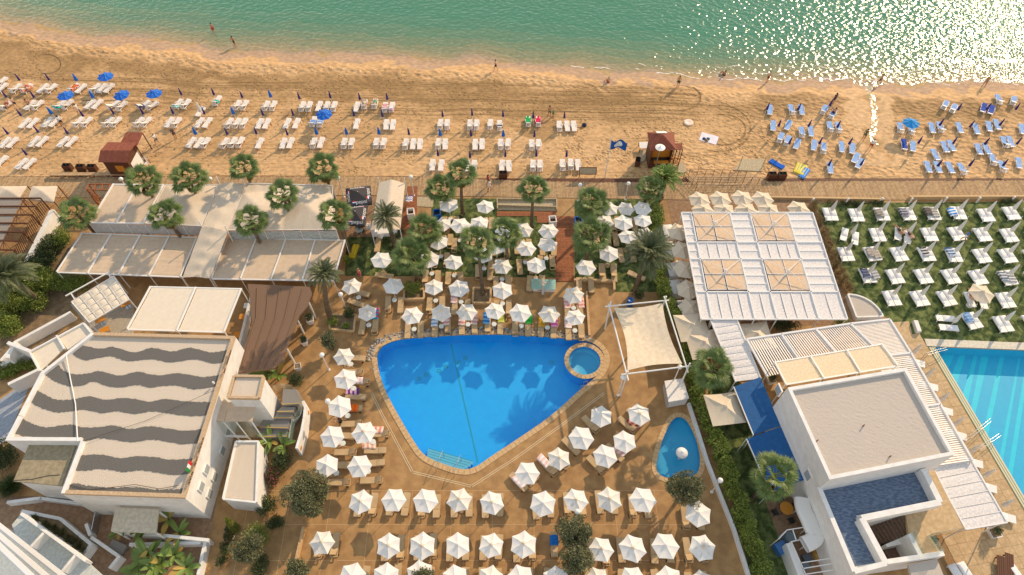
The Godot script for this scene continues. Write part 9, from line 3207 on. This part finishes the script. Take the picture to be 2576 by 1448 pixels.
func pose_bones(pose: String) -> Array:
	var J := {}
	var V := func(x: float, y: float, z: float) -> Vector3: return Vector3(x, y, z)
	J = {"hip": V.call(0, 0.93, 0), "waist": V.call(0, 1.08, 0.01), "chest": V.call(0, 1.30, 0.0), "neck": V.call(0, 1.47, 0.0), "head": V.call(0, 1.60, -0.02), "crown": V.call(0, 1.67, 0.01),
		"sL": V.call(-0.18, 1.41, 0), "sR": V.call(0.18, 1.41, 0), "eL": V.call(-0.24, 1.14, 0.03), "eR": V.call(0.24, 1.14, 0.03), "wL": V.call(-0.25, 0.90, -0.05), "wR": V.call(0.25, 0.90, -0.05),
		"hL": V.call(-0.09, 0.90, 0), "hR": V.call(0.09, 0.90, 0), "kL": V.call(-0.10, 0.49, -0.02), "kR": V.call(0.10, 0.49, -0.02), "aL": V.call(-0.10, 0.07, 0.03), "aR": V.call(0.10, 0.07, 0.03), "tL": V.call(-0.12, 0.035, -0.14), "tR": V.call(0.12, 0.035, -0.14)}
	match pose:
		"walk":
			J.kL = V.call(-0.10, 0.51, -0.20)
			J.aL = V.call(-0.10, 0.08, -0.24)
			J.tL = V.call(-0.11, 0.05, -0.41)
			J.kR = V.call(0.10, 0.50, 0.08)
			J.aR = V.call(0.10, 0.12, 0.32)
			J.tR = V.call(0.11, 0.03, 0.18)
			J.eL = V.call(-0.24, 1.15, 0.14)
			J.wL = V.call(-0.23, 0.93, 0.20)
			J.eR = V.call(0.24, 1.15, -0.10)
			J.wR = V.call(0.22, 0.95, -0.25)
		"sit":
			for k in ["hip", "waist", "chest", "neck", "head", "crown", "sL", "sR", "eL", "eR", "wL", "wR", "hL", "hR"]:
				J[k] += V.call(0, -0.80, 0.1)
			J.kL = V.call(-0.16, 0.42, -0.38)
			J.kR = V.call(0.16, 0.42, -0.38)
			J.aL = V.call(-0.12, 0.07, -0.62)
			J.aR = V.call(0.12, 0.07, -0.62)
			J.tL = V.call(-0.12, 0.04, -0.80)
			J.tR = V.call(0.12, 0.04, -0.80)
			J.eL = V.call(-0.27, 0.42, -0.08)
			J.eR = V.call(0.27, 0.42, -0.08)
			J.wL = V.call(-0.14, 0.36, -0.30)
			J.wR = V.call(0.14, 0.36, -0.30)
		"lie":
			for k in J:
				var p: Vector3 = J[k]
				J[k] = Vector3(p.x, 0.12 - p.z * 0.9, p.y - 0.85)
			J.kL += V.call(0, 0.16, 0)
			J.head += V.call(0, 0.05, 0)
			J.crown += V.call(0, 0.05, 0)
	var B := [[J.hip, J.waist, 0.135, 0.115, 1], [J.waist, J.chest, 0.115, 0.135, 2], [J.chest, J.neck, 0.12, 0.055, 2], [J.neck, J.head, 0.05, 0.075, 0], [J.head, J.crown, 0.085, 0.10, 3], [J.head + (J.head - J.crown) * 0.5, J.head, 0.06, 0.08, 0],
		[J.chest, J.sL, 0.10, 0.065, 2], [J.chest, J.sR, 0.10, 0.065, 2], [J.sL, J.eL, 0.055, 0.043, 0], [J.sR, J.eR, 0.055, 0.043, 0], [J.eL, J.wL, 0.043, 0.030, 0], [J.eR, J.wR, 0.043, 0.030, 0],
		[J.wL, J.wL + (J.wL - J.eL).normalized() * 0.08, 0.030, 0.034, 0, 1], [J.wR, J.wR + (J.wR - J.eR).normalized() * 0.08, 0.030, 0.034, 0, 1],
		[J.hL, J.hL.lerp(J.kL, 0.45), 0.105, 0.085, 1], [J.hR, J.hR.lerp(J.kR, 0.45), 0.105, 0.085, 1], [J.hL.lerp(J.kL, 0.45), J.kL, 0.083, 0.058, 0], [J.hR.lerp(J.kR, 0.45), J.kR, 0.083, 0.058, 0], [J.kL, J.aL, 0.058, 0.036, 0], [J.kR, J.aR, 0.058, 0.036, 0], [J.aL, J.tL, 0.040, 0.030, 0], [J.aR, J.tR, 0.040, 0.030, 0]]
	return B

func people() -> void:
	plain_mat("skin", Color(1, 1, 1), 0.6).vertex_color_use_as_albedo = true
	var poses := {}
	for p in ["stand", "walk", "sit", "lie"]:
		poses[p] = pose_bones(p)
	var skin := [Color(0.50, 0.27, 0.16), Color(0.40, 0.20, 0.115), Color(0.58, 0.35, 0.23)]
	var hair := [Color(0.02, 0.015, 0.01), Color(0.10, 0.06, 0.03), Color(0.35, 0.25, 0.12)]
	# tile, feet x, y, pose, heading, size, trunks, top ("" bare), hair, label, lift
	var list := [
		["A1", 1648, 226, "stand", 0.5, 1.0, "b03028", "", 0, "person in red trunks standing in the shallow sea", -0.75],
		["A1", 1812, 333, "walk", -0.6, 1.0, "1c1c20", "", 0, "person in black trunks wading ashore", -0.65],
		["A2", 1860, 533, "walk", 1.5, 1.0, "20242c", "", 1, "person in dark trunks walking along the wet sand", 9],
		["A3", 290, 905, "walk", 0.2, 1.05, "7a6a48", "", 0, "bare-chested person walking hand in hand with a child", 9],
		["A3", 319, 900, "stand", 0.1, 0.62, "207848", "30a070", 2, "small child in green beside a walking adult", 9],
		["A3", 748, 628, "sit", 0.2, 1.0, "a04030", "", 2, "person sitting on the sand ridge facing the sea", 9],
		["A3", 1288, 668, "stand", 2.9, 1.0, "3a4a28", "", 0, "person standing on the sand ridge facing the resort", 9],
		["A3", 1655, 553, "sit", 0.9, 0.95, "404850", "", 1, "person splashing at the edge of the sea", -0.68],
		["A4", 3, 612, "stand", 0.4, 1.0, "803028", "", 0, "person in rust trunks standing at the waterline", 9],
		["A4", 875, 628, "walk", 0.6, 1.0, "6a3a2a", "", 0, "person walking into the sea at the stream mouth", 9],
		["A4", 1695, 642, "walk", -0.5, 1.0, "a08070", "", 2, "person wading in the glittering shallows", -0.65],
		["A1", 132, 838, "walk", 1.2, 1.0, "303038", "", 0, "tanned person walking between loungers near the front row", 9],
		["A1", 622, 885, "walk", 1.2, 1.0, "e0d8d0", "e8e4e0", 1, "person in white walking past the turquoise towel", 9],
		["A1", 490, 978, "walk", 1.0, 1.0, "20242c", "e4e6e8", 0, "person in white shirt and dark trousers beside flat loungers", 9],
		["A1", 1225, 1118, "walk", 1.3, 1.0, "40506a", "e8e8ea", 2, "person in white shirt striding beside the red roofed hut", 9],
		["A1", 1362, 1072, "stand", 0.6, 1.0, "5a5058", "5a5058", 2, "person in a grey dress and white hat carrying a red bag", 9],
		["B2", 1812, 238, "walk", 2.0, 1.0, "e8e4e0", "ece8e4", 1, "person in white walking on the boardwalk", 0.06],
		["B2", 1803, 200, "walk", 2.0, 1.0, "8a2020", "b02c28", 0, "person in red walking on the boardwalk", 0.06],
		["B2", 812, 922, "stand", 2.6, 1.0, "d83870", "d88878", 2, "person in pink standing below the dark lawn", 0.0],
		["A4", 742, 1078, "walk", -0.6, 1.0, "4a5a40", "6a6a48", 0, "person in green walking beside the stream", 9],
		["A4", 790, 1158, "walk", -0.5, 1.0, "a03828", "d0e0e4", 1, "person in a pale shirt bending by the stream", 9],
		["A4", 505, 800, "stand", 0.3, 1.0, "302838", "403040", 0, "person standing behind a folded parasol by the stream", 9],
		["B4", 1508, 632, "walk", 0.9, 1.0, "f0f0f0", "3a78c8", 1, "person in a blue shirt tending the lawn daybeds", 0.02],
		["C2", 475, 580, "sit", 1.5, 1.0, "181818", "1c2018", 0, "dark clothed person sitting by the stair side loungers", 0.35],
		["B2", 1492, 575, "stand", 2.4, 1.0, "c02848", "201820", 0, "person in dark top standing among the lawn parasols", 0.02],
		["B4", 1018, 548, "lie", 0.35, 1.0, "202028", "", 0, "sunbather lying on an askew lawn daybed, dark hair", 0.5],
		["B4", 1098, 580, "lie", 0.3, 1.0, "402830", "", 1, "sunbather lying on the neighbouring askew daybed", 0.5],
		["B4", 1580, 1050, "lie", 0.0, 1.0, "a83028", "", 1, "sunbather in red lying beside the open lawn parasol", 0.5],
		["A1", 48, 808, "lie", 0.3, 1.0, "883028", "", 0, "sunbather with dark hair on a raised lounger", 0.32],
		["A1", 205, 672, "lie", 0.4, 1.0, "a85040", "", 1, "sunbather on the front row lounger with red towel", 0.34],
		["A1", 215, 808, "sit", 0.3, 1.0, "70402c", "", 0, "person sitting up on a lounger near the front row", 0.25],
		["A2", 842, 798, "lie", 0.0, 1.0, "d8c8b0", "", 2, "sunbather stretched on a front lounger, feet to the sea", 0.34],
		["A2", 925, 792, "lie", -0.1, 1.0, "50a078", "", 1, "sunbather in green stretched on a front lounger", 0.36],
		["A4", 512, 872, "sit", 0.6, 1.0, "281c20", "", 0, "person sitting on a pale blue lounger by the stream", 0.28]]
	for i in list.size():
		var q: Array = list[i]
		var lift: float = q[10]
		var p := at(q[0], q[1], q[2], 0.0 if lift == 9 or lift < 0 else lift)
		var ground := sand_height(p.x, p.z) if p.z < -54.0 else 0.0
		p.y = ground - 0.015 if lift == 9 else (lift if lift < 0 else ground + lift)
		var sk: Color = skin[i % 3]
		var pal := [sk, hexc(q[6]).srgb_to_linear(), sk if q[7] == "" else hexc(q[7]).srgb_to_linear(), hair[q[8]]]
		var b: Array = poses[q[3]]
		var o := solo("person", body_mesh(b, 0.034, pal), mats["skin"], q[9], "person", "", p, q[4])
		o.scale = Vector3.ONE * q[5]
